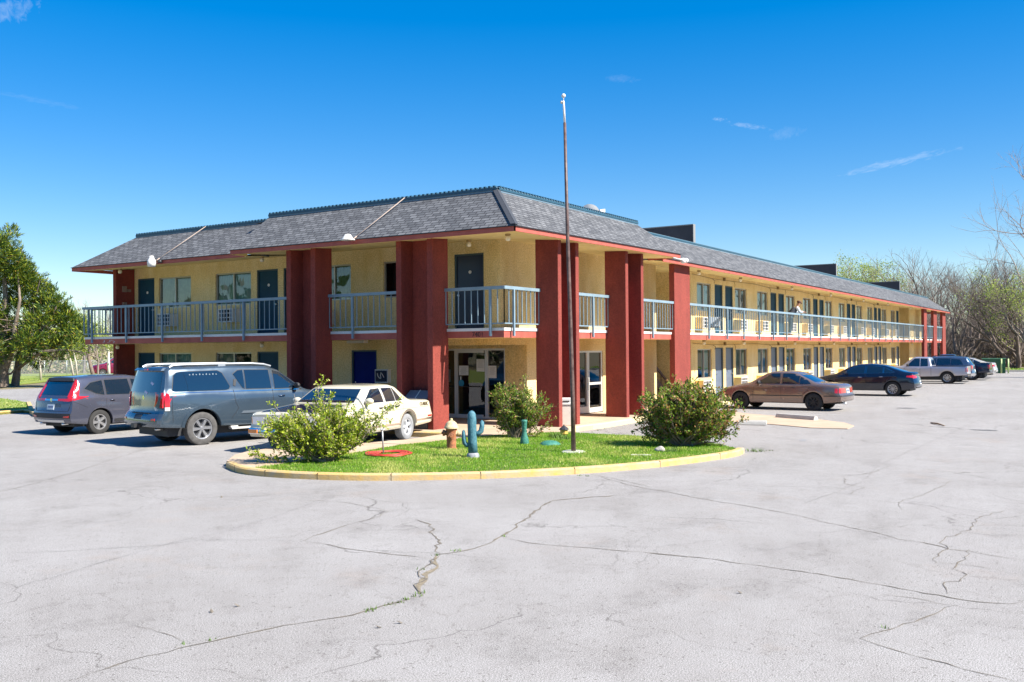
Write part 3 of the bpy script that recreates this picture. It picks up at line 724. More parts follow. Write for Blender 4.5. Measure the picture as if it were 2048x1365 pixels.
# left side (facing -x): origin of each part is its end with the larger y
door(motel, 16.78, Z2, 1.06, 2.24, 'x', WX, mat('office_door', (0.012, 0.02, 0.05), 0.3), 'l', True)
window(motel, 19.52, 3.9, 1.52, 1.12, 'x', WX, 'dark')
window(motel, 22.35, 3.9, 1.48, 1.14, 'x', WX, 'sheer', 'g')
door(motel, 23.9, Z2, 0.98, 2.22, 'x', WX, None, 'r', True); door(motel, 25.19, Z2, 1.03, 2.22, 'x', WX, None, 'r', True)
window(motel, 27.31, 3.9, 1.83, 1.14, 'x', WX, 'sheer', 'b'); window(motel, 30.46, 3.9, 1.82, 1.14, 'x', WX, 'full', 'g')
door(motel, 31.72, Z2, 1.0, 2.22, 'x', WX, None, 'r', True)
door(motel, 20.87, Z1, 1.06, 2.16, 'x', WX, M_BLUE, 'l', False, 'deep blue service door')
door(motel, 25.19, Z1, 1.03, 2.14, 'x', WX, None, 'r', False); door(motel, 31.72, Z1, 1.0, 2.14, 'x', WX, None, 'r', False)
window(motel, 27.31, 0.98, 1.83, 1.26, 'x', WX, 'left', 'n'); window(motel, 30.46, 0.98, 1.82, 1.26, 'x', WX, 'sheer', 'b')
for y_, z_ in ((26.75, 3.30), (30.1, 3.22), (22.3, 3.1)): aircon(motel, y_, z_, 'x', WX, 0.74, 0.46, 0.36, True)
# window unit beside the blue door, with its emblem
aircon(motel, 19.75, 1.26, 'x', WX, 0.52, 0.42, 0.16, True)
em = MB(); o_ = Vector((WX-0.175, 19.49, 1.49))
def yz(a, b): return (o_.x, o_.y-a, o_.z+b)
em.tube([yz(-0.14+0.0, 0.07), yz(-0.13, 0.0), yz(-0.08, -0.07), yz(0.0, -0.09)], 0.018, 6); em.tube([yz(0, -0.08), yz(-0.02, 0.0), yz(0.0, 0.09), yz(0.06, 0.03), yz(0.12, -0.06)], 0.015, 6)
em.build('emblem', M_WHT, motel, smooth=True)
dp = MB(); dp.box((WX-0.17, 19.26, 1.30), (WX-0.165, 19.72, 1.64)); dp.build('grille_plate', mat('navy', (0.01, 0.015, 0.04), 0.4), motel)

# lobby glazing
def lobby_glazing(facing):
    f = MB(); p = MB(); X = 24.2
    if facing == 'x':
        ys = [(18.45, 17.82), (17.75, 16.72), (16.60, 15.98)]
        for y in (18.45, 17.82, 17.75, 16.66, 16.60, 15.95):
            f.box((X+0.02, y-0.026, 0.14), (X+0.10, y+0.026, 2.30))
        for z_ in (0.14, 2.24): f.box((X+0.022, 15.95, z_), (X+0.098, 18.45, z_+0.06))
        f.box((X+0.0, 16.75, 0.14), (X+0.03, 17.72, 0.26)); f.box((X+0.015, 16.72, 2.17), (X+0.096, 17.80, 2.24))
        f.box((X+0.0, 17.84, 0.20), (X+0.03, 18.42, 0.26))
        f.tube([(X-0.05, 17.60, 1.12), (X-0.05, 16.80, 1.12)], 0.014, 8, 1); f.tube([(X-0.05, 18.35, 1.12), (X-0.05, 17.9, 1.12)], 0.014, 8, 1)
        p.face([(X+0.06, 18.45, 0.2), (X+0.06, 15.95, 0.2), (X+0.06, 15.95, 2.25), (X+0.06, 18.45, 2.25)])
    else:
        Y = WY
        for x in (27.05, 28.02, 28.12, 29.05):
            f.box((x-0.04, Y+0.02, 0.14), (x+0.04, Y+0.10, 2.20))
        for z_ in (0.14, 2.14): f.box((27.0, Y+0.022, z_), (29.1, Y+0.098, z_+0.07))
        f.box((28.1, Y+0.018, 1.06), (29.05, Y+0.09, 1.14)); f.box((27.1, Y+0.0, 0.14), (28.0, Y+0.03, 0.36)); f.box((28.15, Y, 0.14), (29.0, Y+0.03, 0.30))
        f.tube([(27.95, Y-0.05, 0.9), (27.95, Y-0.05, 1.3)], 0.014, 8, 1)
        p.face([(27.0, Y+0.06, 0.2), (29.1, Y+0.06, 0.2), (29.1, Y+0.06, 2.16), (27.0, Y+0.06, 2.16)])
    o = f.build('lobby_door', [M_ALUW, M_BLK], motel)
    p.build('pane', M_PANED, o)
    return o
ld = lobby_glazing('x'); lobby_glazing('y')
pp = MB(); X = 24.24
M_PAPER = mat('paper', (0.75, 0.74, 0.70), 0.7)
for y, z_, w, h in ((17.50, 1.62, 0.36, 0.30), (16.86, 1.78, 0.30, 0.38), (16.42, 1.58, 0.30, 0.38), (17.62, 1.36, 0.05, 0.14)):
    pp.box((X, y-w/2, z_-h/2), (X+0.004, y+w/2, z_+h/2))
pn = pp.build('notice', M_PAPER, ld)
tx = MB()
for y, z_, w, h in ((17.50, 1.62, 0.36, 0.30), (16.86, 1.78, 0.30, 0.38), (16.42, 1.58, 0.30, 0.38)):
    for k in range(7):
        zz = z_+h/2-0.05-k*0.035
        if zz < z_-h/2+0.03: break
        L = w*random.uniform(0.5, 0.85); tx.box((X-0.003, y-L/2, zz), (X, y+L/2, zz+0.006))
tx.build('print_lines', mat('ink', (0.15, 0.15, 0.16), 0.8), ld)
st = MB(); st.lathe([(0, 0.0), (0.10, 0.0), (0.11, 0.004)], (X-0.004, 17.6, 1.22), 'x', 18); st.build('blue_sticker', mat('sticker_blue', (0.03, 0.25, 0.38), 0.5), ld)
pst = MB(); pst.box((X+0.05, 18.05, 1.25), (X+0.055, 18.35, 1.65)); pst.build('notice', M_PAPER, ld)

# ---- piers (fins) of dark red stucco
def channel_right(x0, x1, name='pier'):
    b = MB(); b.box((x0, 13.2, 0.0), (x0+0.19, 13.93, 5.36)); b.box((x1-0.19, 13.2, 0.0), (x1, 13.93, 5.36)); b.box((x0+0.19, 13.72, 0.0), (x1-0.19, 13.90, 5.36))
    b.build(name, M_RED, motel, bevel=0.012)
def channel_left(y0, y1):
    b = MB(); b.box((20.4, y0, 0.0), (21.1, y0+0.19, 5.36)); b.box((20.4, y1-0.19, 0.0), (21.1, y1, 5.36)); b.box((20.90, y0+0.19, 0.0), (21.07, y1-0.19, 5.36))
    b.build('pier', M_RED, motel, bevel=0.012)
channel_right(22.74, 23.93); channel_right(26.93, 28.24)
channel_left(15.74, 17.01); channel_left(20.07, 21.27)
for x0, x1 in ((31.98, 33.42), (81.3, 82.6), (85.7, 87.3), (90.2, 91.8)):
    b = MB(); b.box((x0, 13.74, 0.0), (x1, 13.95, 5.30)); b.build('pier', M_RED, motel, bevel=0.012)
b = MB(); b.box((22.0, 31.9, 0.0), (22.79, 32.09, 2.6)); b.box((22.0, 31.9, 2.84), (22.79, 32.09, 5.42)); b.build('pier', M_RED, motel)
b = MB()
for z_ in (4.55, 3.95, 1.1): b.box((22.25, 31.84, z_), (22.42, 31.9, z_+0.22))
b.box((22.45, 31.84, 4.56), (22.6, 31.88, 4.66)); b.build('meter_box', mat('beige_metal', (0.3, 0.2, 0.15), 0.6), motel)

# ---- balcony slab
OX, OY = 21.05, 13.88
s_ = MB()
s_.prism([(OX+0.03, OY+0.03), (91.9, OY+0.03), (91.9, WY), (WX, WY), (WX, 32.35), (OX+0.03, 32.35)], ZU+0.004, 2.80)
s_.build('balcony_slab', M_SOF, motel)
s_ = MB(); s_.prism([(33.5, WY), (36.9, WY), (36.9, 18.5), (33.5, 18.5)], 2.60, 2.82); s_.prism([(X1, WY), (RX, WY), (RX, 16.9), (X1, 16.9)], 2.60, 2.82); s_.prism([(WX, 32.1), (26, 32.1), (26, 32.36), (OX+0.6, 32.36), (OX+0.6, 32.352), (WX, 32.352)], 2.60, 2.80)
s_.build('landing_slab', M_CONCG, motel)
s_ = MB(); s_.box((OX, OY+0.025, ZU), (OX+0.028, 32.38, 2.76)); s_.box((OX, OY, ZU), (91.92, OY+0.025, 2.76)); s_.box((OX, 32.38, ZU), (26, 32.40, 2.76))
s_.build('slab_fascia', M_FAS, motel)
s_ = MB(); s_.prism([(OX-0.02, OY-0.02), (91.94, OY-0.02), (91.94, WY-0.001), (WX-0.001, WY-0.001), (WX-0.001, 32.42), (OX-0.02, 32.42)], 2.762, 2.84)
s_.build('slab_edge', M_WHT, motel)
text_obj('7401', 0.19, 0.004, mat('number_paint', (0.05, 0.012, 0.012), 0.5), Matrix.Translation(Vector((OX-0.006, 14.72, 2.665))-OFF['motel'])@Matrix.Rotation(-math.pi/2, 4, 'Z')@Matrix.Rotation(math.pi/2, 4, 'X'), motel, 'house_number')
# worn white lettering at the far left of the slab edge
wr = MB()
for i, y_ in enumerate((31.20, 30.97, 30.70)):
    for j in range(5):
        a = random.uniform(-0.09, 0.09); wr.box((OX-0.004, y_+a-0.02, 2.62+0.02*j), (OX-0.001, y_+a+0.035, 2.638+0.02*j))
wr.build('worn_lettering', mat('worn_white', (0.5, 0.45, 0.45), 0.8), motel)

# ---- railings
def railing(p0, p1, posts, label=None, ends=True, bal=0.222):
    p0, p1 = Vector((*p0, 0)), Vector((*p1, 0)); d = (p1-p0); L = d.length; d.normalize(); n = Vector((d.y, -d.x, 0))   # outward
    b = MB()
    nb = max(1, round(L/bal))
    for i in range(nb+1):
        c = p0+d*(L*i/nb); w = 0.011
        b.obox(c+Vector((0, 0, 3.41)), d*w, n*w, (0, 0, 0.455))
    b.obox((p0+p1)/2+Vector((0, 0, 2.955)), d*L/2, n*0.014, (0, 0, 0.016))
    r = b.build('railing', M_RAIL, motel, label=label)
    t = MB(); t.obox((p0+p1)/2+Vector((0, 0, 3.90)), d*(L/2+0.04), n*0.055, (0, 0, 0.042)); t.build('top_rail', M_RAIL, r)
    for q in posts:
        c = p0+d*q; pb = MB(); pb.obox(c+n*0.035+Vector((0, 0, 3.24)), d*0.028, n*0.028, (0, 0, 0.62)); pb.build('post', M_RAIL, r)
railing((20.98, 32.34), (20.98, 21.29), [32.34-y for y in (31.82, 29.8, 27.81, 25.77, 23.76)])
railing((20.98, 20.06), (20.98, 17.02), [20.06-19.11])
railing((20.98, 15.73), (20.98, 13.82), [15.73-14.24])
railing((20.98, 13.82), (22.735, 13.82), [21.39-20.98])
railing((23.935, 13.82), (26.925, 13.82), [25.86-23.935])
railing((28.245, 13.82), (31.97, 13.82), [30.21-28.245])
railing((33.44, 13.82), (81.29, 13.82), [35.42+2.0*k-33.44 for k in range(23)])
railing((82.61, 13.82), (85.69, 13.82), [1.3]); railing((87.31, 13.82), (90.19, 13.82), [1.3])
railing((26.0, 32.36), (20.98, 32.36), [5.2-1.0*k-0.4 for k in range(3)])

# ---- roofs
RZL, RZF = 6.58, 6.50
def roof_quad(mb, a, b, c, d, mi=0):
    """a,b along the eave, c,d along the ridge (c above b); uv in metres"""
    a, b, c, d = map(Vector, (a, b, c, d)); U = (b-a).normalized(); V = ((d-a)-((d-a).dot(U))*U).normalized()
    uv = [((p-a).dot(U), (p-a).dot(V)) for p in (a, b, c, d)]
    o = random.uniform(0, 9); mb.face([a, b, c, d], mi, [(u+o+20, v+20) for u, v in uv])
r = MB()
ex, ey, o_ = 19.96, 12.80, 1.62
E1 = (ex, 23.25, 5.39); E0 = (ex, ey, 5.345); E2 = (30.38, ey, 5.46)
T1 = (ex+o_, 23.25, RZL); T0 = (ex+o_, ey+o_, RZL); T2 = (30.38, ey+o_, RZL)
roof_quad(r, E1, E0, T0, T1); roof_quad(r, E0, E2, T2, T0)
r.face([E1, T1, (ex+o_, 23.25, 5.3)], 0, [(0, 0), (1.6, 1.2), (1.6, 0)]); r.face([E2, (30.38, ey+o_, 5.3), T2], 0, [(0, 0), (1.6, 0), (1.6, 1.2)])
fx, fy, o2 = 20.50, 13.45, 1.60
F1 = (fx, 32.4, 5.37); F0 = (fx, 23.0, 5.36); S1 = (fx+o2, 30.8, RZF+0.02); S0 = (fx+o2, 23.0, RZF+0.02)
roof_quad(r, F1, F0, S0, S1); roof_quad(r, (26.5, 32.4, 5.37), F1, S1, (26.5, 30.8, RZF+0.02))
H0 = (30.2, fy, 5.385); H1 = (92.5, fy, 5.31); K0 = (30.2, fy+o2, RZF); K1 = (90.9, fy+o2, RZF)
roof_quad(r, H0, H1, K1, K0); roof_quad(r, H1, (92.5, 25, 5.31), (90.9, 23.4, RZF), K1)
r.build('roof', M_SHIN, motel)
# hip shingles at the corner
h = MB(); n = 15
a, b = Vector(E0), Vector(T0); dd = (b-a)
for i in range(n):
    c = a+dd*((i+0.5)/n); u = dd.normalized()*0.085; s1 = Vector((1, -1, 0)).normalized()
    for s in (-1, 1):
        side = (Vector((1, 0, 0)) if s > 0 else Vector((0, 1, 0)))
        h.obox(c+side*0.07+Vector((0, 0, 0.012+(0.03))), u, side*0.075, (0, 0, 0.010))
h.build('hip_shingles', mat('hip', (0.045, 0.05, 0.06), 0.9), motel)
# flat roof and parapets behind
f = MB(); f.face([(ex+o_, ey+o_, 6.45), (30.38, ey+o_, 6.45), (30.38, 24, 6.45), (ex+o_, 24, 6.45)]); f.face([(30.38, fy+o2, 6.42), (90.9, fy+o2, 6.42), (90.9, 24, 6.42), (30.38, 24, 6.42)])
f.face([(fx+o2, 24, 6.42), (31.5, 24, 6.42), (31.5, 30.8, 6.42), (fx+o2, 30.8, 6.42)]); f.face([(31.5,24,5.3),(31.5,32.1,5.3),(31.5,32.1,6.42),(31.5,24,6.42)])
f.build('flat_roof', mat('tar_roof', (0.3, 0.3, 0.3), 0.9), motel)
c = MB()
def cap(a, b, z, rib=True):
    a, b = Vector((*a, 0)), Vector((*b, 0)); d = (b-a); L = d.length; d.normalize(); n = Vector((-d.y, d.x, 0))
    c.obox((a+b)/2+Vector((0, 0, z)), d*L/2, n*0.03, (0, 0, 0.085), 1)
    c.obox((a+b)/2+n*0.0+Vector((0, 0, z+0.035)), d*L/2, n*0.045, (0, 0, 0.03), 0)
    if rib:
        k = int(L/0.15)
        for i in range(k): c.obox(a+d*((i+0.5)*L/k)+Vector((0, 0, z+0.10)), d*0.035, n*0.05, (0, 0, 0.022), 0)
cap((ex+o_, 23.25), (ex+o_, ey+o_), RZL+0.02); cap((fx+o2, 30.8), (fx+o2, 23.3), RZF+0.03)
cap((ex+o_+0.05, ey+o_), (30.38, ey+o_), RZL+0.02); cap((30.4, fy+o2), (90.9, fy+o2), RZF+0.02, False)
c.build('ridge_cap', [M_CAP, mat('blue_flashing', (0.12, 0.19, 0.24), 0.5)], motel)
# fascia boards
fa = MB()
def board(a, b, h=0.135, t=0.03):
    a, b = Vector(a), Vector(b); d = (b-a).normalized(); n = Vector((-d.y, d.x, 0)).normalized()
    q = []
    for s in (0, 1):
        for p in (a, b): q.append((p+n*(t*s)))
    lo = [p-Vector((0, 0, h)) for p in q]; hi = [p-Vector((0, 0, 0.012)) for p in q]
    k = len(fa.v); fa.v += [tuple(p) for p in lo+hi]
    for w in ((0, 1, 5, 4), (3, 2, 6, 7), (0, 2, 3, 1), (4, 5, 7, 6), (0, 4, 6, 2), (1, 3, 7, 5)): fa.f.append(tuple(k+i for i in w)); fa.m.append(0)
def sh(p, dx=0, dy=0): return (p[0]+dx, p[1]+dy, p[2])
board(sh(E1, .02), sh(E0, .02, .02)); board(sh(E0, .02, .02), sh(E2, 0, .02)); board(sh(F1, .02, -.02), sh(F0, .02, .24)); board(sh(H0, .2, .02), sh(H1, -.02, .02))
board((26.5, 32.38, 5.37), sh(F1, .05, -.02)); board(sh(H1, -.02, .05), (92.48, 25, 5.31)); board(sh(E2, -.01, .05), (30.37, 14.0, 5.44))
fa.build('fascia', M_FAS, motel)
dr = MB()  # dark drip edge under the first course
for a, b in ((E0, E2), (H0, H1), (E1, E0), (F1, F0)):
    a, b = Vector(a), Vector(b); d = (b-a).normalized(); n = Vector((-d.y, d.x, 0)); dr.obox((a+b)/2+n*0.03-Vector((0, 0, 0.004)), (b-a)/2, n*0.045, (0, 0, 0.012))
dr.build('drip_edge', M_BLK, motel)
# soffits rise from the fascia to the wall
so = MB()
def sof(pts): so.face(pts)
zl, zf = 5.23, 5.25
sof([(ex+.04, ey+.04, zl), (WX, WY, 5.43), (30.36, WY, 5.43), (30.36, ey+.04, 5.32)]); sof([(ex+.04, ey+.04, zl), (ex+.04, 23.22, 5.27), (WX, 23.22, 5.46), (WX, WY, 5.43)])
sof([(fx+.04, 23.24, zf), (fx+.04, 32.36, zf), (WX, 32.36, 5.45), (WX, 23.24, 5.45)]); sof([(30.38, fy+.04, 5.27), (30.38, WY, 5.43), (92.46, WY, 5.37), (92.46, fy+.04, 5.19)])
sof([(33.5, WY, 5.42), (33.5, 18.5, 5.42), (36.9, 18.5, 5.42), (36.9, WY, 5.42)]); sof([(X1, WY, 5.40), (X1, 16.9, 5.40), (RX, 16.9, 5.40), (RX, WY, 5.40)]); sof([(88.6, WY, 5.37), (88.6, 24, 5.37), (92.4, 24, 5.3), (92.46, WY, 5.37)]); sof([(WX, 32.1, 5.45), (WX, 32.36, 5.45), (26.5, 32.36, 5.45), (26.5, 32.1, 5.45)])
so.box((19.99, 23.2, 5.25), (20.62, 23.25, 5.385)); so.build('soffit', M_SOF, motel)
# rooftop firewalls
for x in (37.7, 60.8, 80.2):
    b = MB(); b.box((x, 15.35, 6.3), (x+0.22, 24.0, 7.42)); b.box((x-0.03, 15.32, 7.42), (x+0.25, 24.05, 7.46), 1); b.box((x-0.004, 15.32, 6.3), (x+0.225, 15.345, 7.42), 1)
    b.build('roof_parapet', [mat('dark_panel', (0.045, 0.042, 0.045), 0.8, var=0.2, vscale=1.5), mat('parapet_trim', (0.22, 0.22, 0.21), 0.7)], motel)
# stairs in the hall
sb = MB()
a, b = Vector((33.2, 16.0, 2.15)), Vector((36.7, 16.0, -0.15))
def sloped(a, b, h, t): sb.bar(a, b, t, h)
sloped(Vector((33.5, 16.0, 2.55)), Vector((36.85, 16.0, 0.65)), 0.10, 0.05); sloped(Vector((33.5, 16.0, 1.98)), Vector((36.85, 16.0, 0.08)), 0.26, 0.05)
sloped(Vector((33.5, 17.2, 1.98)), Vector((36.85, 17.2, 0.08)), 0.26, 0.05)
for i in range(8):
    t = (i+0.5)/8; p = Vector((33.5, 16.0, 2.5))*(1-t)+Vector((36.85, 16.0, 0.6))*t; sb.box((p.x-0.015, 15.985, p.z-0.55), (p.x+0.015, 16.015, p.z))
for i in range(11):
    t = (i+0.5)/11; x = 33.5+3.35*t; z_ = 2.05-1.9*t; sb.box((x-0.13, 16.03, z_-0.02), (x+0.13, 17.17, z_+0.03))
sb.build('stairs', mat('stair_steel', (0.055, 0.03, 0.022), 0.6), motel)
b = MB(); b.box((34.3, 18.40, 3.2), (35.9, 18.49, 3.95)); b.box((35.0, 17.4, 2.84), (35.5, 17.9, 4.0)); b.build('hall_dark_opening', mat('dark_grey', (0.10, 0.11, 0.12), 0.6), motel)  # dark boxes stand in for the dark opening in the hall
# conduits along the wing
cd = MB()
for z_ in (5.27, 2.42):
    for k in range(5):
        x = mods[k]; y_ = WY-0.05; zz = z_
        cd.tube([(x-0.6, y_, zz+0.04), (x+1.6, y_, zz-0.02), (x+1.9, y_-0.01, zz-0.10), (x+1.85, y_, zz-0.22)], 0.012, 5); cd.tube([(x+1.6, y_, zz-0.02), (x+4.3, y_, zz+0.0), (x+7.1, y_, zz+0.04)], 0.012, 5)
        cd.tube([(x+4.3, y_, zz), (x+4.42, y_, zz-0.1), (x+4.40, y_, zz-0.25)], 0.010, 5); cd.box((x+3.05, y_-0.04, zz-0.04), (x+3.15, y_+0.05, zz+0.10))
cd.build('conduit', mat('conduit_tan', (0.22, 0.15, 0.06), 0.7), motel)
# porch lights: base + glass jar hanging from the ceilings
def jar(p):
    b = MB(); b.lathe([(0.0, 0.0), (0.075, 0.0), (0.075, -0.035), (0.05, -0.05), (0.05, -0.06)], p, 'z', 12)
    o = b.build('porch_light', mat('lamp_base', (0.35, 0.24, 0.10), 0.6), motel, smooth=True)
    g2 = MB(); g2.lathe([(0.045, -0.055), (0.068, -0.09), (0.072, -0.13), (0.055, -0.17), (0.0, -0.185)], p, 'z', 12); g2.build('glass_jar', M_GLOBE, o, smooth=True)
for px, py in ((1398, 545), (1481, 558), (1584, 575), (1662, 590), (1727, 600), (1776, 610), (1821, 618)): q = PY(px, py, 14.35); jar((q.x, 14.35, 5.34))
for px in (1408, 1488, 1590, 1668, 1732, 1780, 1824): q = PY(px, 684, 14.5); jar((q.x, 14.5, ZU))
for px in (240, 524): q = PX(px, 540, 21.7); jar((21.7, q.y, 5.36))
for px in (235, 524): q = PX(px, 690, 21.9); jar((21.9, q.y, ZU))
jar((21.9, 15.6, 5.34)); q = PY(1002, 470, 13.9); jar((21.0, 13.7, 5.29)); jar((28.6, 14.4, ZU))
b = MB(); b.box((22.3, 19.9, 2.50), (22.5, 20.6, 2.578)); b.build('strip_light', M_WHT, motel)
# roof-edge floodlights on long arms
def flood(eave, top, tilt, bell):
    e, t_ = Vector(eave), Vector(top); b = MB()
    b.tube([t_, t_+(e-t_)*0.5+Vector((0, 0, 0.03)), e+Vector((0, 0, 0.06))], 0.013, 6); b.tube([e+Vector((0, 0, 0.06)), e+Vector((-0.12, 0, -0.02))], 0.02, 6)
    o = b.build('floodlight_arm', mat('arm_paint', (0.40, 0.31, 0.25), 0.6), motel, smooth=True)
    s_ = MB(); p = e+Vector((-0.22, 0.12, 0.02))
    if bell: s_.lathe([(0.0, 0.12), (0.07, 0.11), (0.08, 0.03), (0.13, -0.03), (0.145, -0.12), (0.13, -0.25), (0.0, -0.25)][::-1], p, 'z', 16)
    else: s_.lathe([(0.0, 0.10), (0.08, 0.08), (0.13, 0.0), (0.20, -0.06), (0.20, -0.08), (0.0, -0.07)][::-1], p, 'z', 16)
    s_.build('lamp_head', M_WHT, o, smooth=True)
    if bell:
        k = MB(); k.lathe([(0, 0.05), (0.06, 0.05), (0.07, -0.05), (0, -0.05)][::-1], e+Vector((-0.06, -0.1, -0.06)), 'z', 10); k.build('photocell', M_BLK, o, smooth=True)
flood((fx, 27.35, 5.36), (fx+1.55, 26.9, 6.62), 0, True); flood((ex, 18.05, 5.38), (ex+1.6, 17.6, 6.7), 0, False)
b = MB(); q = Vector((30.3, 12.75, 5.30)); b.tube([q+Vector((-0.5, 0.1, 0.0)), q+Vector((-0.1, -0.05, -0.05))], 0.02, 6); b.lathe([(0, 0), (0.07, 0), (0.10, 0.12), (0.09, 0.16), (0, 0.14)], q+Vector((-0.1, -0.05, -0.08)), 'x', 14); b.lathe([(0, 0), (0.06, 0), (0.09, 0.11), (0, 0.12)], q+Vector((0.1, -0.08, -0.06)), 'x', 14)
b.build('twin_floodlight', M_WHT, motel, smooth=True)
# damaged fascia lamp bracket, satellite dish
ds = MB()
for i in range(7):
    r0 = 0.42*i/6
ds.lathe([(0.42*i/6, 0.42*(i/6)**2*0.22) for i in range(7)], (0, 0, 0), 'z', 24)
Mx = Matrix.Translation((30.2, 16.2, 7.08))@Matrix.Rotation(R(20), 4, 'Z')@Matrix.Rotation(R(62), 4, 'Y')
ds.xform(Mx@Matrix.Scale(0.85, 4))
dishr = thing('satellite_dish', 'white satellite dish standing on the flat roof behind the ridge', 'satellite dish', (30.2, 16.2, 6.45))
ds.build('reflector', M_WHT, dishr, smooth=True)
b = MB(); b.tube([(30.2, 16.2, 6.45), (30.2, 16.2, 7.02)], 0.03, 8); b.tube([Mx@Vector((0.36, 0, 0.05)), Mx@Vector((0.25, 0, 0.5))], 0.012, 6); b.build('mast', M_STEEL, dishr)
b = MB(); b.bar((30.2, 16.2, 6.8), (30.55, 15.98, 7.12), 0.025, 0.025); b.obox((30.62, 15.94, 7.16), (0.10, -0.05, 0.02), (0.03, 0.06, 0), (0, 0, 0.12)); b.build('receiver', M_WHT, dishr)
# ================================================================= VEHICLES
def paint(name, col, metal=0.55, rough=0.32):
    m = mat(name, col, rough, metal, coat=1.0); t = m.node_tree; b = t.nodes['Principled BSDF']
    co = t.nodes.new('ShaderNodeTexCoord'); nz = t.nodes.new('ShaderNodeTexNoise'); nz.inputs['Scale'].default_value = 3.5; nz.inputs['Detail'].default_value = 7
    t.links.new(co.outputs['Object'], nz.inputs['Vector'])
    r = t.nodes.new('ShaderNodeValToRGB'); t.links.new(nz.outputs['Fac'], r.inputs[0])   # road film
    r.color_ramp.elements[0].position = 0.4; r.color_ramp.elements[0].color = (rough*0.9,)*3+(1,); r.color_ramp.elements[1].position = 0.7; r.color_ramp.elements[1].color = (min(1, rough*1.15),)*3+(1,)
    t.links.new(r.outputs[0], b.inputs['Roughness']); return m
M_TYRE = mat('tyre', (0.028, 0.027, 0.026), 0.85, var=0.25, vscale=9)
M_TYRED = mat('dusty_tyre', (0.080, 0.076, 0.072), 0.9, var=0.3, vscale=9)
M_RIM = mat('alloy', (0.55, 0.55, 0.56), 0.3, 0.8)
M_RIMB = mat('steel_wheel', (0.03, 0.03, 0.032), 0.5, 0.4)
M_CGL = mat('car_glass', (0.008, 0.018, 0.032), 0.03, 0.0, spec=0.9, coat=1.0)  # slight blue in the base stands in for sky reflection
M_PLAS = mat('black_plastic', (0.025, 0.025, 0.027), 0.6)
M_RLAMP = mat('red_lens', (0.55, 0.01, 0.012), 0.12, coat=1.0)
M_CLAMP = mat('clear_lens', (0.75, 0.75, 0.75), 0.1, 0.3, coat=1.0)
M_ALAMP = mat('amber_lens', (0.75, 0.22, 0.02), 0.15, coat=1.0)
M_CHR = mat('chrome', (0.75, 0.75, 0.76), 0.12, 1.0)
M_SEAM = mat('panel_gap', (0.008, 0.008, 0.009), 0.8)
M_PLATE = mat('plate', (0.6, 0.66, 0.68), 0.5)
M_PLTX = mat('plate_ink', (0.03, 0.06, 0.18), 0.5)

def curve(knots, s, sm=0.06):
    k = np.array(knots, float)
    if sm <= 0: return np.interp(s, k[:, 0], k[:, 1])
    o = np.linspace(-sm, sm, 9); w = np.cos(o/sm*np.pi/2)+0.05; w /= w.sum()
    return sum(wi*np.interp(s+oi, k[:, 0], k[:, 1]) for oi, wi in zip(o, w))

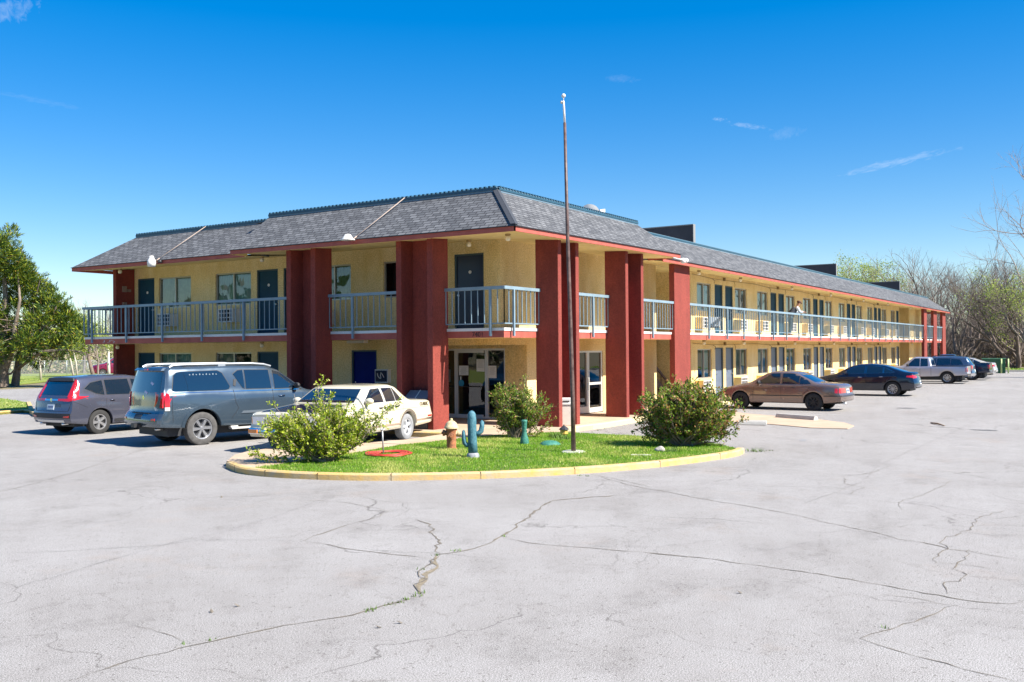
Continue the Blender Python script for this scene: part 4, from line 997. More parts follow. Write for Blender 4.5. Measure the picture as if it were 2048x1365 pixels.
class Car:
    def __init__(s, name, label, loc, heading, sp, group=None, cat='car'):
        s.sp = sp; s.root = thing(name, label, cat, (loc[0], loc[1], loc[2] if len(loc) > 2 else 0), heading, group)
        s.xo = sp['xr']; s.hw = sp['W']/2
        s.make_body()
    def make_body(s):
        sp = s.sp; L = sp['L']; ra = sp['ra']; zc = sp['r']
        st = set(np.round(np.linspace(0, L, int(L/0.055)+1), 4))
        for xw in (sp['xr'], sp['xf']):
            for a in np.linspace(0, 180, 21): st.add(round(xw+ra*math.cos(R(a)), 4))
            st |= {round(xw-ra-0.004, 4), round(xw+ra+0.004, 4)}
        for e in (0.015, 0.03, L-0.015, L-0.03): st.add(round(e, 4))
        S = np.array(sorted(x for x in st if 0 <= x <= L))
        S = S[np.insert(np.diff(S) > 0.003, 0, True)]
        top = curve(sp['top'], S, 0.07); belt = curve(sp['belt'], S, 0.1); hw = curve(sp['hwk'], S, 0.1)*s.hw
        sill = curve(sp.get('sill', [(0, 0.36), (0.7, 0.30), (L-0.8, 0.26), (L, 0.28)]), S, 0.05)
        tum = sp.get('tum', 0.27)
        T = np.linspace(0, 1, 9); sf = sp.get('side', [(0, .93), (.22, .985), (.5, 1.0), (.75, .992), (.92, .975), (1, .955)])
        rp, fp = sp['rear'], sp['front']
        cr = sp.get('crown', 0.035)
        rings = []
        for i, x in enumerate(S):
            z0 = sill[i]; arch = False
            for xw in (sp['xr'], sp['xf']):
                if abs(x-xw) <= ra+0.001: z0 = max(z0, zc+math.sqrt(max(0, ra*ra-(x-xw)**2))); arch = True
            b = belt[i]; z0 = min(z0, b-0.05); h = max(top[i]-b, 0.012); H = hw[i]
            def yf(z): return H*np.interp((z-0.2)/(b-0.2), [q[0] for q in sf], [q[1] for q in sf])
            pts = []
            pts.append((yf(z0)-0.16, z0+0.02)); pts.append((yf(z0)-0.012, z0-0.0)); pts.append((yf(z0), z0+0.012))
            for t in T[1:]: z = z0+0.012+(b-z0-0.012)*t; pts.append((yf(z)+ (0.012*math.exp(-((z-z0)/0.05)**2) if arch else 0), z))
            yb = yf(b)
            yr = yb-0.025-tum*h
            pts.append((yb-0.018, b+min(0.02, h*0.3)))
            e = min(0.07, h*0.45)
            for q in (0.25, 0.5, 0.75, 1.0):
                z = b+min(0.02, h*0.3)+(top[i]-e-b-min(0.02, h*0.3))*q
                bow = 0.012*math.sin(q*math.pi)*min(1, h/0.3)
                pts.append((yb-0.02+(yr-yb+0.02)*q+bow, z))
            pts.append((yr-0.028, top[i]-e*0.35)); pts.append((yr-0.085, top[i])); pts.append((yr*0.55, top[i]+cr*0.72*min(1, h/0.1+0.4))); pts.append((0, top[i]+cr*min(1, h/0.1+0.4)))
            rings.append(pts)
        n = len(rings[0]); bm = bmesh.new(); nS = len(S)
        re, fe = sp.get('re', 0.55), sp.get('fe', 0.8); pc_r, pc_f = sp.get('pr', 0.10), sp.get('pf', 0.22)
        def shift(x, y, z):
            H = s.hw; q = min(1, abs(y)/H)**2.6
            d = 0
            if x < re: w = (1-x/re)**1.5; d += w*(np.interp(z, [k[0] for k in rp], [k[1] for k in rp])+pc_r*q)
            if x > L-fe: w = (1-(L-x)/fe)**1.5; d -= w*(np.interp(z, [k[0] for k in fp], [k[1] for k in fp])+pc_f*q)
            return x+d-s.xo
        V = []
        for i, x in enumerate(S):
            row = [bm.verts.new((shift(x, y, z), y, z)) for (y, z) in rings[i]]
            row += [bm.verts.new((shift(x, y, z), -y, z)) for (y, z) in rings[i][-2::-1]]
            V.append(row)
        m = len(V[0])
        for i in range(nS-1):
            for k in range(m-1): bm.faces.new((V[i][k], V[i+1][k], V[i+1][k+1], V[i][k+1]))
        for i, fl in ((0, False), (nS-1, True)):
            rowsv = []
            for k in range(0, n-1):
                a, b = V[i][k], V[i][m-1-k]; y = rings[i][k][0]; z = rings[i][k][1]; r = [a]
                for u in np.linspace(1, -1, 11)[1:-1]: r.append(bm.verts.new((shift(S[i], y*u, z), y*u, z)))
                rowsv.append(r+[b])
            # top row meets the crown points
            for a, b in zip(rowsv[:-1], rowsv[1:]):
                for k in range(10):
                    f = (a[k], a[k+1], b[k+1], b[k]); bm.faces.new(f[::-1] if not fl else f)
            last = rowsv[-1]; mid = V[i][n-1]
            for k in range(10):
                f = (last[k], last[k+1], mid); 
                try: bm.faces.new(f[::-1] if not fl else f)
                except ValueError: pass
        bmesh.ops.remove_doubles(bm, verts=bm.verts, dist=0.0008)
        bmesh.ops.recalc_face_normals(bm, faces=bm.faces)
        c = bm.faces[:]; up = [f for f in c if f.normal.z > 0.9 and f.calc_center_median().z > 0.8]
        if up is not None and sum(1 for f in c if f.normal.z < -0.5 and f.calc_center_median().z > 1.0) > 40: bmesh.ops.reverse_faces(bm, faces=bm.faces)
        me = bpy.data.meshes.new('body'); bm.to_mesh(me)
        s.bvh = BVHTree.FromBMesh(bm); bm.free()
        me.materials.append(sp['paint']); me.polygons.foreach_set('use_smooth', [True]*len(me.polygons)); me.set_sharp_from_angle(angle=R(48))
        o = bpy.data.objects.new('body', me); COL.objects.link(o); o.parent = s.root; s.body = o
        # underbody
        u = MB(); xo = s.xo
        u.box((0.35-xo, -s.hw+0.26, 0.24), (L-0.45-xo, s.hw-0.26, 0.62)); u.box((sp['xr']-0.5-xo, -s.hw+0.30, 0.5), (sp['xr']+0.5-xo, s.hw-0.30, 0.78)); u.box((sp['xf']-0.5-xo, -s.hw+0.30, 0.5), (sp['xf']+0.5-xo, s.hw-0.30, 0.74))
        u.build('underbody', M_PLAS, s.root, local=True)
    def part(s, mb, name, m, parent=None, smooth=False, label=None):
        return mb.build(name, m, parent or s.root, local=True, smooth=smooth, label=label)
    def decal(s, polys, mode, name, m, off=0.006, cell=0.07, parent=None, label=None):
        """a panel that follows the body: polygons in side (x,z), rear/front (y,z) or top (x,y) view"""
        if mode == 'side':
            s.decal(polys, 'right', name, m, off, cell, parent, label); mode = 'left'
        mb = MB()
        for sgn in ((1, -1) if mode == 'side' else ((1,) if mode != 'right' and mode != 'left' else ((-1,) if mode == 'right' else (1,)))):
            for poly in polys:
                bm = bmesh.new(); vs = [bm.verts.new((p[0], p[1], 0)) for p in poly]; bm.faces.new(vs)
                xs = [p[0] for p in poly]; ys = [p[1] for p in poly]
                for ax, lo, hi in ((0, min(xs), max(xs)), (1, min(ys), max(ys))):
                    q = lo+cell
                    while q < hi-0.01:
                        co = (q, 0, 0) if ax == 0 else (0, q, 0); no = (1, 0, 0) if ax == 0 else (0, 1, 0)
                        bmesh.ops.bisect_plane(bm, geom=bm.verts[:]+bm.edges[:]+bm.faces[:], plane_co=co, plane_no=no); q += cell
                bm.verts.index_update(); P = []; Pb = []
                for v in bm.verts:
                    a, b = v.co.x, v.co.y
                    if mode in ('side', 'left', 'right'): o = Vector((a-s.xo, 3*sgn, b)); d = Vector((0, -sgn, 0))
                    elif mode == 'rear': o = Vector((-4, a, b)); d = Vector((1, 0, 0))
                    elif mode == 'front': o = Vector((9, a, b)); d = Vector((-1, 0, 0))
                    else: o = Vector((a-s.xo, b, 5)); d = Vector((0, 0, -1))
                    h, nn, _, _ = s.bvh.ray_cast(o, d)
                    if h is None:
                        h, nn, _, _ = s.bvh.find_nearest(o+d*({'rear': 4, 'front': 9-s.sp['L']+s.xo}.get(mode, 2.2)))
                    P.append(h-d*off); Pb.append(h+d*0.01)
                base = len(mb.v); mb.v += [tuple(p) for p in P]
                flip = None
                for f in bm.faces:
                    idx = [v.index for v in f.verts]
                    nrm = (P[idx[1]]-P[idx[0]]).cross(P[idx[2]]-P[idx[0]])
                    if nrm.dot(d) > 0: idx = idx[::-1]
                    mb.f.append(tuple(base+i for i in idx)); mb.m.append(0)
                b2 = len(mb.v); mp = {}
                for e in bm.edges:
                    if len(e.link_faces) == 1:
                        q = []
                        for v in e.verts:
                            if v.index not in mp: mp[v.index] = len(mb.v); mb.v.append(tuple(Pb[v.index]))
                            q.append(v.index)
                        mb.f.append((base+q[0], base+q[1], mp[q[1]], mp[q[0]])); mb.m.append(0)
                bm.free()
        o = mb.build(name, m, parent or s.root, local=True, label=label)
        me = o.data; me.polygons.foreach_set('use_smooth', [True]*len(me.polygons)); me.set_sharp_from_angle(angle=R(30))
        return o
    def lines(s, polylines, mode, name, m, w=0.012, off=0.003):
        """seams and mouldings that follow the body"""
        polys = []
        for pl in polylines:
            for (x0, y0), (x1, y1) in zip(pl[:-1], pl[1:]):
                d = Vector((x1-x0, y1-y0)); 
                if d.length < 1e-6: continue
                d.normalize(); n = Vector((-d.y, d.x))*w/2
                polys.append([(x0+n.x, y0+n.y), (x0-n.x, y0-n.y), (x1-n.x, y1-n.y), (x1+n.x, y1+n.y)])
        return s.decal(polys, mode, name, m, off, 0.12)
    def windows(s, polys, trim=0.022, tm=None, names=None):
        for i, p in enumerate(polys):
            c = np.mean(np.array(p), 0); big = [tuple(np.array(q)+(np.array(q)-c)/np.linalg.norm(np.array(q)-c)*trim) for q in p]
            for sd_ in ('left', 'right'):
                fr = s.decal([big], sd_, 'window_trim', tm or M_PLAS, 0.003)
                s.decal([p], sd_, 'window', M_CGL, 0.007, parent=fr)
    def wheels(s, style='5', tyre=None, rim=None, wid=0.225):
        sp = s.sp; r = sp['r']; rr = sp.get('rim', r*0.64)
        key = (id(s), style)
        first = None
        for xw in (sp['xr'], sp['xf']):
            for sg in (1, -1):
                y = sg*(s.hw-0.035-wid/2)
                if first is None:
                    t = MB(); w = wid/2
                    t.lathe([(rr*0.96, -w*0.8), (rr*1.03, -w*0.95), (r*0.9, -w), (r*0.975, -w*0.86), (r, -w*0.6), (r, w*0.6), (r*0.975, w*0.86), (r*0.9, w), (rr*1.03, w*0.95), (rr*0.96, w*0.8)], (0, 0, 0), 'y', 32)
                    for k in range(40):
                        a = 2*math.pi*k/40
                        t.obox((r*1.001*math.cos(a), 0, r*1.001*math.sin(a)), (-0.008*math.sin(a), 0, 0.008*math.cos(a)), (0, w*0.62, 0), (0.005*math.cos(a), 0, 0.005*math.sin(a)))
                    to = t.build('wheel', tyre or M_TYRE, s.root, local=True, smooth=True, autosmooth=40)
                    q = MB(); w2 = w*0.72
                    q.lathe([(0, w2*0.2), (rr*0.9, w2*0.2), (rr*0.95, -w2)][::-1], (0, 0, 0), 'y', 28, 1)
                    q.lathe([(rr*0.86, w2*0.6), (rr*0.90, w2*1.15), (rr*0.98, w2*1.2), (rr*0.98, w2*0.4)][::-1], (0, 0, 0), 'y', 32)
                    ns = {'5': 5, '6': 6, '10': 10, 's': 8, '7': 7, 'w': 9}[style]
                    for k in range(ns):
                        a = 2*math.pi*k/ns+0.3; ca, sa = math.cos(a), math.sin(a)
                        ww = {'5': 0.20, '6': 0.15, '10': 0.08, 's': 0.13, '7': 0.13, 'w': 0.10}[style]*rr*1.1
                        c0, c1 = rr*0.12, rr*0.93
                        n0 = len(q.v)
                        for (rad, wdt, h0, h1) in ((c0, ww*0.7, w2*0.3, w2*0.95), (c1, ww*1.15, w2*0.3, w2*1.02)):
                            for (u, hh) in ((-wdt, h0), (wdt, h0), (wdt*0.75, h1), (-wdt*0.75, h1)):
                                q.v.append((ca*rad-sa*u, hh, sa*rad+ca*u))
                        for f in ((0, 4, 5, 1), (1, 5, 6, 2), (2, 6, 7, 3), (3, 7, 4, 0), (4, 7, 6, 5)): q.f.append(tuple(n0+i for i in f[::-1])); q.m.append(0)
                    q.lathe([(0, w2*1.1), (rr*0.16, w2*1.08), (rr*0.2, w2*0.9), (rr*0.24, w2*0.3)], (0, 0, 0), 'y', 14)
                    ro = q.build('rim', [rim or M_RIM, M_PLAS], to, local=True, autosmooth=35)
                    first = (to, ro)
                else:
                    to = first[0].copy(); COL.objects.link(to); ro = first[1].copy(); COL.objects.link(ro); ro.parent = to
                to.location = (xw-s.xo, y, r-0.006)
                to.rotation_euler = (0, random.uniform(0, 6), 0) if sg > 0 else (0, random.uniform(0, 6), math.pi)
    def mirror(s, x, z, m=None):
        for sg in (1, -1):
            h, nn, _, _ = s.bvh.ray_cast(Vector((x-s.xo, 3*sg, z)), Vector((0, -sg, 0)))
            y = h.y if h else s.hw*sg
            b = MB(); n0 = len(b.v)
            b.lathe([(0.0, 0.055), (0.05, 0.05), (0.085, 0.02), (0.095, -0.03), (0.085, -0.045), (0, -0.045)][::-1], (0, 0, 0), 'x', 14)
            b.xform(Matrix.Translation((x-s.xo, y+sg*0.13, z+0.03))@Matrix.Diagonal((1.1, 1.15, 0.82, 1)))
            b.bar((x-s.xo, y-sg*0.01, z-0.01), (x-s.xo, y+sg*0.08, z+0.0), 0.05, 0.03)
            s.part(b, 'mirror', m or s.sp['paint'], smooth=True)
    def handle(s, pts, m=None, L=0.17):
        for (x, z) in pts:
            for sg in (1, -1):
                h, nn, _, _ = s.bvh.ray_cast(Vector((x-s.xo, 3*sg, z)), Vector((0, -sg, 0)))
                if not h: continue
                b = MB(); b.tube([(x-s.xo-L/2, h.y-0.005*sg, z), (x-s.xo-L/2+0.03, h.y+0.028*sg, z+0.003), (x-s.xo+L/2-0.03, h.y+0.03*sg, z+0.003), (x-s.xo+L/2, h.y-0.005*sg, z)], 0.013, 6)
                s.part(b, 'handle', m or s.sp['paint'], smooth=True)
    def plate(s, z, x_end='rear', txt=None):
        p = s.decal([[(-0.155, z-0.077), (0.155, z-0.077), (0.155, z+0.077), (-0.155, z+0.077)]], x_end, 'licence_plate', M_PLATE, 0.012, 0.4)
        q = []
        for k in range(6): x = -0.115+k*0.04; q.append([(x, z-0.025), (x+0.022, z-0.025), (x+0.022, z+0.03), (x, z+0.03)])
        s.decal(q, x_end, 'plate_characters', M_PLTX, 0.015, 0.5, parent=p)

def sym(poly): return [poly, [(-x, z) for x, z in poly][::-1]]
def both(poly): return sym(poly)

def suv_a(loc, hd):     # compact slate SUV
    sp = dict(L=4.59, W=1.86, xr=1.02, xf=3.68, r=0.355, ra=0.405, paint=paint('slate_paint', (0.095, 0.10, 0.135), 0.5, 0.25),
        top=[(0, 1.60), (.3, 1.64), (1.3, 1.69), (2.2, 1.68), (2.65, 1.61), (3.4, 1.10), (3.55, 1.06), (4.35, .92), (4.59, .74)],
        belt=[(0, 1.10), (1, 1.08), (2.5, 1.02), (3.4, .98), (4.3, .84), (4.59, .66)],
        hwk=[(0, .93), (.25, .97), (.8, 1.0), (3.8, 1.0), (4.3, .96), (4.59, .88)],
        rear=[(.3, .12), (.42, .02), (.62, .0), (.72, .05), (1.0, .09), (1.1, .12), (1.6, .40), (1.7, .44)], front=[(.25, .12), (.4, 0), (.7, 0), (.95, .10)])
    c = Car('parked_suv', 'slate purple grey compact SUV parked nose in beside the lawn, tall red boomerang tail lamps', loc, hd, sp, cat='SUV'); d = c.decal
    c.root.scale = (0.965, 0.965, 0.955)
    c.windows([[(.58, 1.34), (.80, 1.50), (1.18, 1.56), (1.18, 1.14), (.92, 1.19)], [(1.26, 1.565), (2.06, 1.58), (2.11, 1.13), (1.26, 1.145)], [(2.17, 1.575), (2.50, 1.54), (3.12, 1.13), (2.19, 1.125)]])
    d([[(-.64, 1.16), (.64, 1.16), (.56, 1.53), (-.56, 1.53)]], 'rear', 'rear_window', M_CGL); d([[(-.70, 1.12), (.70, 1.12), (.60, 1.58), (-.60, 1.58)]], 'front', 'windscreen', M_CGL)
    d([[(-.60, 1.56), (.60, 1.56), (.56, 1.64), (-.56, 1.64)]], 'rear', 'spoiler', M_PLAS, 0.05)
    for p in sym([(.30, 1.00), (.74, .98), (.90, 1.02), (.86, 1.12), (.70, 1.11), (.66, 1.06), (.30, 1.06)]): d([p], 'rear', 'tail_light', M_RLAMP, 0.02)
    for p in sym([(.64, 1.10), (.80, 1.10), (.665, 1.60), (.615, 1.60)]): d([p], 'rear', 'tail_light', M_RLAMP, 0.018)
    d([[(.16, 1.0), (.62, 1.10), (.60, 1.115), (.36, 1.13), (.47, 1.50), (.40, 1.52), (.22, 1.14), (.13, 1.12)]], 'side', 'tail_light', M_RLAMP, 0.014)
    d([[(-.30, 1.0), (.30, 1.0), (.30, 1.05), (-.30, 1.05)]], 'rear', 'chrome_bar', M_CHR, 0.02)
    d([[(-.86, .50), (.86, .50), (.86, .64), (-.86, .64)]], 'rear', 'bumper', M_PLAS, 0.012); d([[(-.6, .38), (.6, .38), (.62, .45), (-.62, .45)]], 'rear', 'skid_plate', M_ALUW, 0.02)
    for p in sym([(.62, .52), (.80, .52), (.82, .58), (.62, .56)]): d([p], 'rear', 'reflector', M_RLAMP, 0.02)
    c.lines([[(1.22, 1.10), (1.22, .55)], [(2.14, 1.12), (2.12, .40)], [(3.15, 1.02), (3.12, .42)], [(1.22, .55), (1.36, .40)], [(.18, .98), (.42, .88), (.60, .80)]], 'side', 'panel_gap', M_SEAM, 0.009)
    c.lines([[(-.82, .96), (-.74, .70), (.74, .70), (.82, .96)]], 'rear', 'tailgate_gap', M_SEAM, 0.010)
    d([[(1.48, .34), (3.2, .34), (3.2, .42), (1.48, .42)]], 'side', 'side_cladding', M_PLAS, 0.015); d([[(1.5, .285), (3.18, .285), (3.18, .32), (1.5, .32)]], 'side', 'chrome_strip', M_CHR, 0.022)
    c.wheels('5'); c.mirror(2.95, 1.12); c.handle([(1.42, .98), (2.36, .97)]); c.plate(.82)
    em_ = MB(); em_.lathe([(0, 0), (.05, 0), (.055, .012), (.0, .016)][::-1], (-1.02+.075, 0, 1.02), 'x', 16); c.part(em_, 'badge', M_CHR)
    for sg in (1, -1):
        e = MB(); e.tube([(-.95, sg*.5, .33), (-.60, sg*.5, .34)], .03, 8); c.part(e, 'exhaust_pipe', M_CHR, smooth=True)
    return c
def suv_b(loc, hd):     # large blue grey SUV
    sp = dict(L=5.27, W=2.02, xr=1.14, xf=4.27, r=0.405, ra=0.475, paint=paint('smoke_paint', (0.065, 0.095, 0.125), 0.5, 0.25), crown=0.03, tum=0.20,
        top=[(0, 1.85), (.3, 1.89), (2, 1.92), (3.0, 1.89), (3.35, 1.79), (4.05, 1.30), (4.2, 1.25), (5.05, 1.13), (5.27, .95)],
        belt=[(0, 1.28), (4.0, 1.22), (5.0, 1.06), (5.27, .85)], hwk=[(0, .93), (.2, .965), (.8, 1.0), (4.4, 1.0), (5, .96), (5.27, .90)], sill=[(0, .48), (.7, .44), (1.7, .44), (3.8, .42), (5.27, .36)],
        rear=[(.35, .06), (.5, 0), (.74, 0), (.80, .09), (1.25, .12), (1.85, .27), (1.98, .30)], front=[(.25, .08), (.5, 0), (.9, 0), (1.15, .06)])
    c = Car('parked_suv', 'large blue grey SUV with silver roof rack and dusty tyres, between two parked cars', loc, hd, sp, cat='SUV'); d = c.decal
    c.windows([[(.40, 1.36), (.46, 1.70), (.54, 1.765), (.66, 1.785), (1.60, 1.80), (1.72, 1.74), (1.90, 1.40), (1.86, 1.34), (1.78, 1.32), (.48, 1.32), (.42, 1.33)],
        [(2.02, 1.70), (2.16, 1.79), (2.30, 1.80), (2.30, 1.33), (2.24, 1.36)], [(2.345, 1.80), (3.04, 1.79), (3.07, 1.32), (2.345, 1.33)], [(3.16, 1.785), (3.36, 1.73), (3.96, 1.32), (3.17, 1.31)]], trim=0.018)
    d([[(-.72, 1.30), (.72, 1.30), (.66, 1.80), (-.66, 1.80)]], 'rear', 'rear_window', M_CGL); d([[(-.80, 1.30), (.80, 1.30), (.70, 1.80), (-.70, 1.80)]], 'front', 'windscreen', M_CGL)
    d([[(-.70, 1.82), (.70, 1.82), (.68, 1.88), (-.68, 1.88)]], 'rear', 'spoiler', sp['paint'], 0.09); d([[(-.10, 1.83), (.10, 1.83), (.10, 1.86), (-.10, 1.86)]], 'rear', 'brake_light', M_RLAMP, 0.10)
    for p in sym([(.80, .94), (.965, .94), (.955, 1.30), (.84, 1.30)]): d([p], 'rear', 'tail_light', M_RLAMP, 0.025)
    d([[(.12, .96), (.30, .96), (.30, 1.28), (.15, 1.30)]], 'side', 'tail_light', M_RLAMP, 0.02); d([[(.12, .87), (.30, .87), (.30, .955), (.12, .955)]], 'side', 'reversing_light', M_CLAMP, 0.02)
    d([[(-.95, .56), (.95, .56), (.95, .80), (-.95, .80)]], 'rear', 'bumper', sp['paint'], 0.05); d([[(-.45, .80), (.45, .80), (.45, .815), (-.45, .815)]], 'rear', 'bumper_pad', M_PLAS, 0.07)
    for p in sym([(.66, .64), (.80, .64), (.80, .69), (.66, .69)]): d([p], 'rear', 'reflector', M_RLAMP, 0.058)
    b = MB(); b.box((-1.30, -.09, .46), (-1.10, .09, .56)); c.part(b, 'tow_hitch', M_BLK)
    d([[(-.18, .66), (.18, .66), (.18, .78), (-.18, .78)]], 'rear', 'plate_recess', M_PLAS, 0.058)
    c.lines([[(.36, 1.30), (.38, .60)], [(1.98, 1.32), (2.02, 1.0), (2.10, .86)], [(3.10, 1.30), (3.08, .50)], [(4.0, 1.24), (3.98, .55)], [(2.10, .86), (1.90, .60)]], 'side', 'panel_gap', M_SEAM, 0.010)
    c.lines([[(.36, 1.285), (3.98, 1.265)]], 'side', 'belt_moulding', M_CHR, 0.02, 0.006)
    d([[(2.16, .72), (3.04, .72), (3.04, .78), (2.22, .78)], [(3.14, .72), (3.9, .72), (3.86, .78), (3.14, .78)]], 'side', 'door_moulding', mat('moulding_grey', (0.16, 0.19, 0.22), 0.4, 0.5), 0.018)
    for xw in (sp['xr'], sp['xf']):
        ring = [(xw+.56*math.cos(a), sp['r']+.56*math.sin(a)) for a in np.linspace(.12, math.pi-.12, 16)]; ri = [(xw+.485*math.cos(a), sp['r']+.485*math.sin(a)) for a in np.linspace(math.pi-.10, .10, 16)]
        d([[ring[k], ring[k+1], ri[14-k], ri[15-k]] for k in range(15)], 'side', 'arch_flare', sp['paint'], 0.02, 0.5)
    for sg in (1, -1):
        b = MB(); b.box((.75, sg*.90, .34), (2.55, sg*1.04, .385)); b.box((.75, sg*.88, .345), (.95, sg*.98, .42)); c.part(b, 'running_board', M_ALUW)
        b = MB(); y = sg*.70; b.tube([(-.72, y, 1.90), (-.62, y, 1.945), (-.2, y, 1.96), (1.5, y, 1.96), (1.85, y, 1.93), (2.05, y, 1.88)], 0.028, 8); b.box((.55, y-.03, 1.88), (.75, y+.03, 1.955)); c.part(b, 'roof_rail', mat('roof_rail_grey', (0.34, 0.36, 0.38), 0.4, 0.5), smooth=False)
    b = MB()
    for x in (-.3, 1.2): b.box((x-.03, -.7, 1.935), (x+.03, .7, 1.955))
    c.part(b, 'roof_crossbar', MATS['roof_rail_grey'])
    c.wheels('6', tyre=M_TYRED, wid=0.27); c.mirror(3.78, 1.34, M_PLAS); c.handle([(3.35, 1.12)], M_CHR, 0.2)
    # rear door handle on the pillar
    d([[(1.99, 1.42), (2.05, 1.40), (2.10, 1.56), (2.02, 1.58)]], 'side', 'pillar_handle', M_PLAS, 0.012)
    # faint window lettering and stickers
    d([[(x_, 1.70), (x_+.03, 1.70), (x_+.03, 1.72+.02*(i % 2)), (x_, 1.725)] for i, x_ in enumerate(np.linspace(.85, 1.55, 9))], 'right', 'window_lettering', mat('faint_white', (.12, .16, .19), .6), 0.010, 0.5)
    d([[(-.28, 1.56), (-.40, 1.50), (-.36, 1.46), (-.24, 1.52)], [(-.05, 1.34), (-.2, 1.30), (-.18, 1.25), (-.02, 1.30)]], 'rear', 'sticker', mat('sticker_pale', (.55, .5, .6), .6), 0.010, 0.5)
    e = MB(); e.tube([(-1.0, -.55, .42), (-.7, -.5, .42)], .035, 8); c.part(e, 'exhaust_pipe', M_STEEL, smooth=True)
    em_ = MB(); em_.lathe([(0, 0), (.055, 0), (.06, .014), (.0, .02)][::-1], (-1.14+.11, 0, 1.17), 'x', 16); c.part(em_, 'badge', M_CHR)
    return c
def saloon_cream(loc, hd):
    sp = dict(L=5.36, W=1.93, xr=1.38, xf=4.33, r=0.33, ra=0.385, paint=paint('cream_paint', (0.60, 0.55, 0.41), 0.0, 0.35), tum=0.34, crown=0.03,
        top=[(0, .90), (.05, .95), (1.10, 1.00), (1.25, 1.03), (1.72, 1.36), (1.95, 1.41), (2.95, 1.405), (3.12, 1.37), (3.72, 1.02), (3.9, 1.0), (5.2, .90), (5.36, .84)],
        belt=[(0, .90), (1.2, .97), (3.7, .97), (5.2, .87), (5.36, .80)], hwk=[(0, .95), (.12, .98), (.6, 1.0), (4.8, 1.0), (5.3, .98), (5.36, .95)], sill=[(0, .36), (.9, .32), (4.6, .30), (5.36, .36)],
        side=[(0, .95), (.2, .98), (.5, .995), (.62, 1.0), (.75, .99), (1, .96)], rear=[(.3, .05), (.42, 0), (.58, 0), (.62, .05), (.9, .10), (1, .16)], front=[(.3, .05), (.42, 0), (.56, 0), (.60, .06), (.85, .05), (1, .09)], pr=0.05, pf=0.08, re=0.3, fe=0.3)
    c = Car('parked_saloon', 'old boxy cream saloon with navy bonnet patch, half hidden behind a bush', loc, hd, sp); d = c.decal
    c.windows([[(1.62, 1.01), (1.90, 1.33), (1.94, 1.335), (1.94, 1.01)], [(1.965, 1.01), (1.965, 1.335), (2.43, 1.345), (2.43, 1.01)], [(2.53, 1.01), (2.53, 1.345), (2.93, 1.335), (3.44, 1.02)]], tm=M_ALUW, trim=0.02)
    d([[(-.70, 1.04), (.70, 1.04), (.62, 1.34), (-.62, 1.34)]], 'rear', 'rear_window', M_CGL); d([[(-.78, 1.05), (.78, 1.05), (.66, 1.35), (-.66, 1.35)]], 'front', 'windscreen', M_CGL)
    d([[(-.80, .60), (.80, .60), (.80, .78), (-.80, .78)]], 'rear', 'tail_light', M_RLAMP, 0.01); d([[(-.93, .42), (.93, .42), (.93, .56), (-.93, .56)]], 'rear', 'bumper', M_CHR, 0.07)
    for p in sym([(.52, .64), (.86, .64), (.86, .80), (.52, .80)]): d([p], 'front', 'headlight', M_CLAMP, 0.015)
    d([[(-.46, .62), (.46, .62), (.46, .82), (-.46, .82)]], 'front', 'grille', M_CHR, 0.02); d([[(-.95, .43), (.95, .43), (.95, .56), (-.95, .56)]], 'front', 'bumper', M_CHR, 0.08)
    for p in sym([(.62, .45), (.88, .45), (.88, .53), (.62, .53)]): d([p], 'front', 'indicator', M_ALAMP, 0.095)
    d([[(5.10, .64), (5.30, .64), (5.30, .80), (5.10, .80)]], 'side', 'side_marker', M_ALAMP, 0.01)
    d([[(3.98, -.74), (5.05, -.72), (5.18, -.68), (5.18, .68), (5.05, .72), (3.98, .74)]], 'top', 'bonnet_patch', mat('bonnet_navy', (0.015, 0.03, 0.075), 0.2, coat=1.0), 0.005, 0.15)
    c.lines([[(1.60, 1.0), (1.68, .70), (1.80, .62), (1.86, .36)], [(2.48, .99), (2.48, .36)], [(3.52, .99), (3.50, .36)]], 'side', 'panel_gap', mat('panel_gap_tan', (.22, .19, .14), .8), 0.010)
    c.lines([[(.12, .79), (5.2, .80)]], 'side', 'pinstripe', mat('pinstripe', (.32, .27, .18), .6), 0.012); c.lines([[(.1, .47), (.98, .47)], [(1.79, .44), (3.92, .44)], [(4.75, .46), (5.25, .46)]], 'side', 'side_moulding', M_CHR, 0.045, 0.012)
    d([[(.12, .52), (.34, .52), (.34, .56), (.12, .56)]], 'side', 'rear_marker', M_RLAMP, 0.012)
    c.lines([[(.3, .345), (.95, .33)], [(1.8, .33), (3.9, .31)]], 'side', 'rust_edge', mat('rust', (.22, .10, .045), .9, var=.3, vscale=12), 0.05, 0.006)
    gl = [(.34+.052*i) for i in range(8)]
    # period lettering on the rear quarter: reads along the side
    M = Matrix.Translation((.36+.18-c.xo, sp['W']/2-.018, .862))@Matrix.Rotation(math.pi, 4, 'Z')@Matrix.Rotation(math.pi/2, 4, 'X')
    text_obj('CLASSIC', 0.125, 0.006, mat('brass_letter', (.10, .07, .025), .6), M, c.root, 'lettering')
    for xw in (sp['xr'], sp['xf']):
        ring = [(xw+.45*math.cos(a), sp['r']+.45*math.sin(a)) for a in np.linspace(.15, math.pi-.15, 14)]; ri = [(xw+.39*math.cos(a), sp['r']+.39*math.sin(a)) for a in np.linspace(math.pi-.15, .15, 14)]
        d([[ring[i], ring[i+1], ri[12-i], ri[13-i]] for i in range(13)], 'side', 'arch_trim', mat('dusty_arch', (.16, .13, .10), .8), 0.008, 0.5)
    c.wheels('5', tyre=mat('whitened_tyre', (0.24, 0.245, 0.25), 0.9, var=0.2, vscale=8), rim=mat('dull_alloy', (.55, .56, .57), .5, .3)); c.mirror(3.38, 1.04); c.handle([(1.92, .88), (2.72, .88)], M_PLAS, 0.16)
    return c
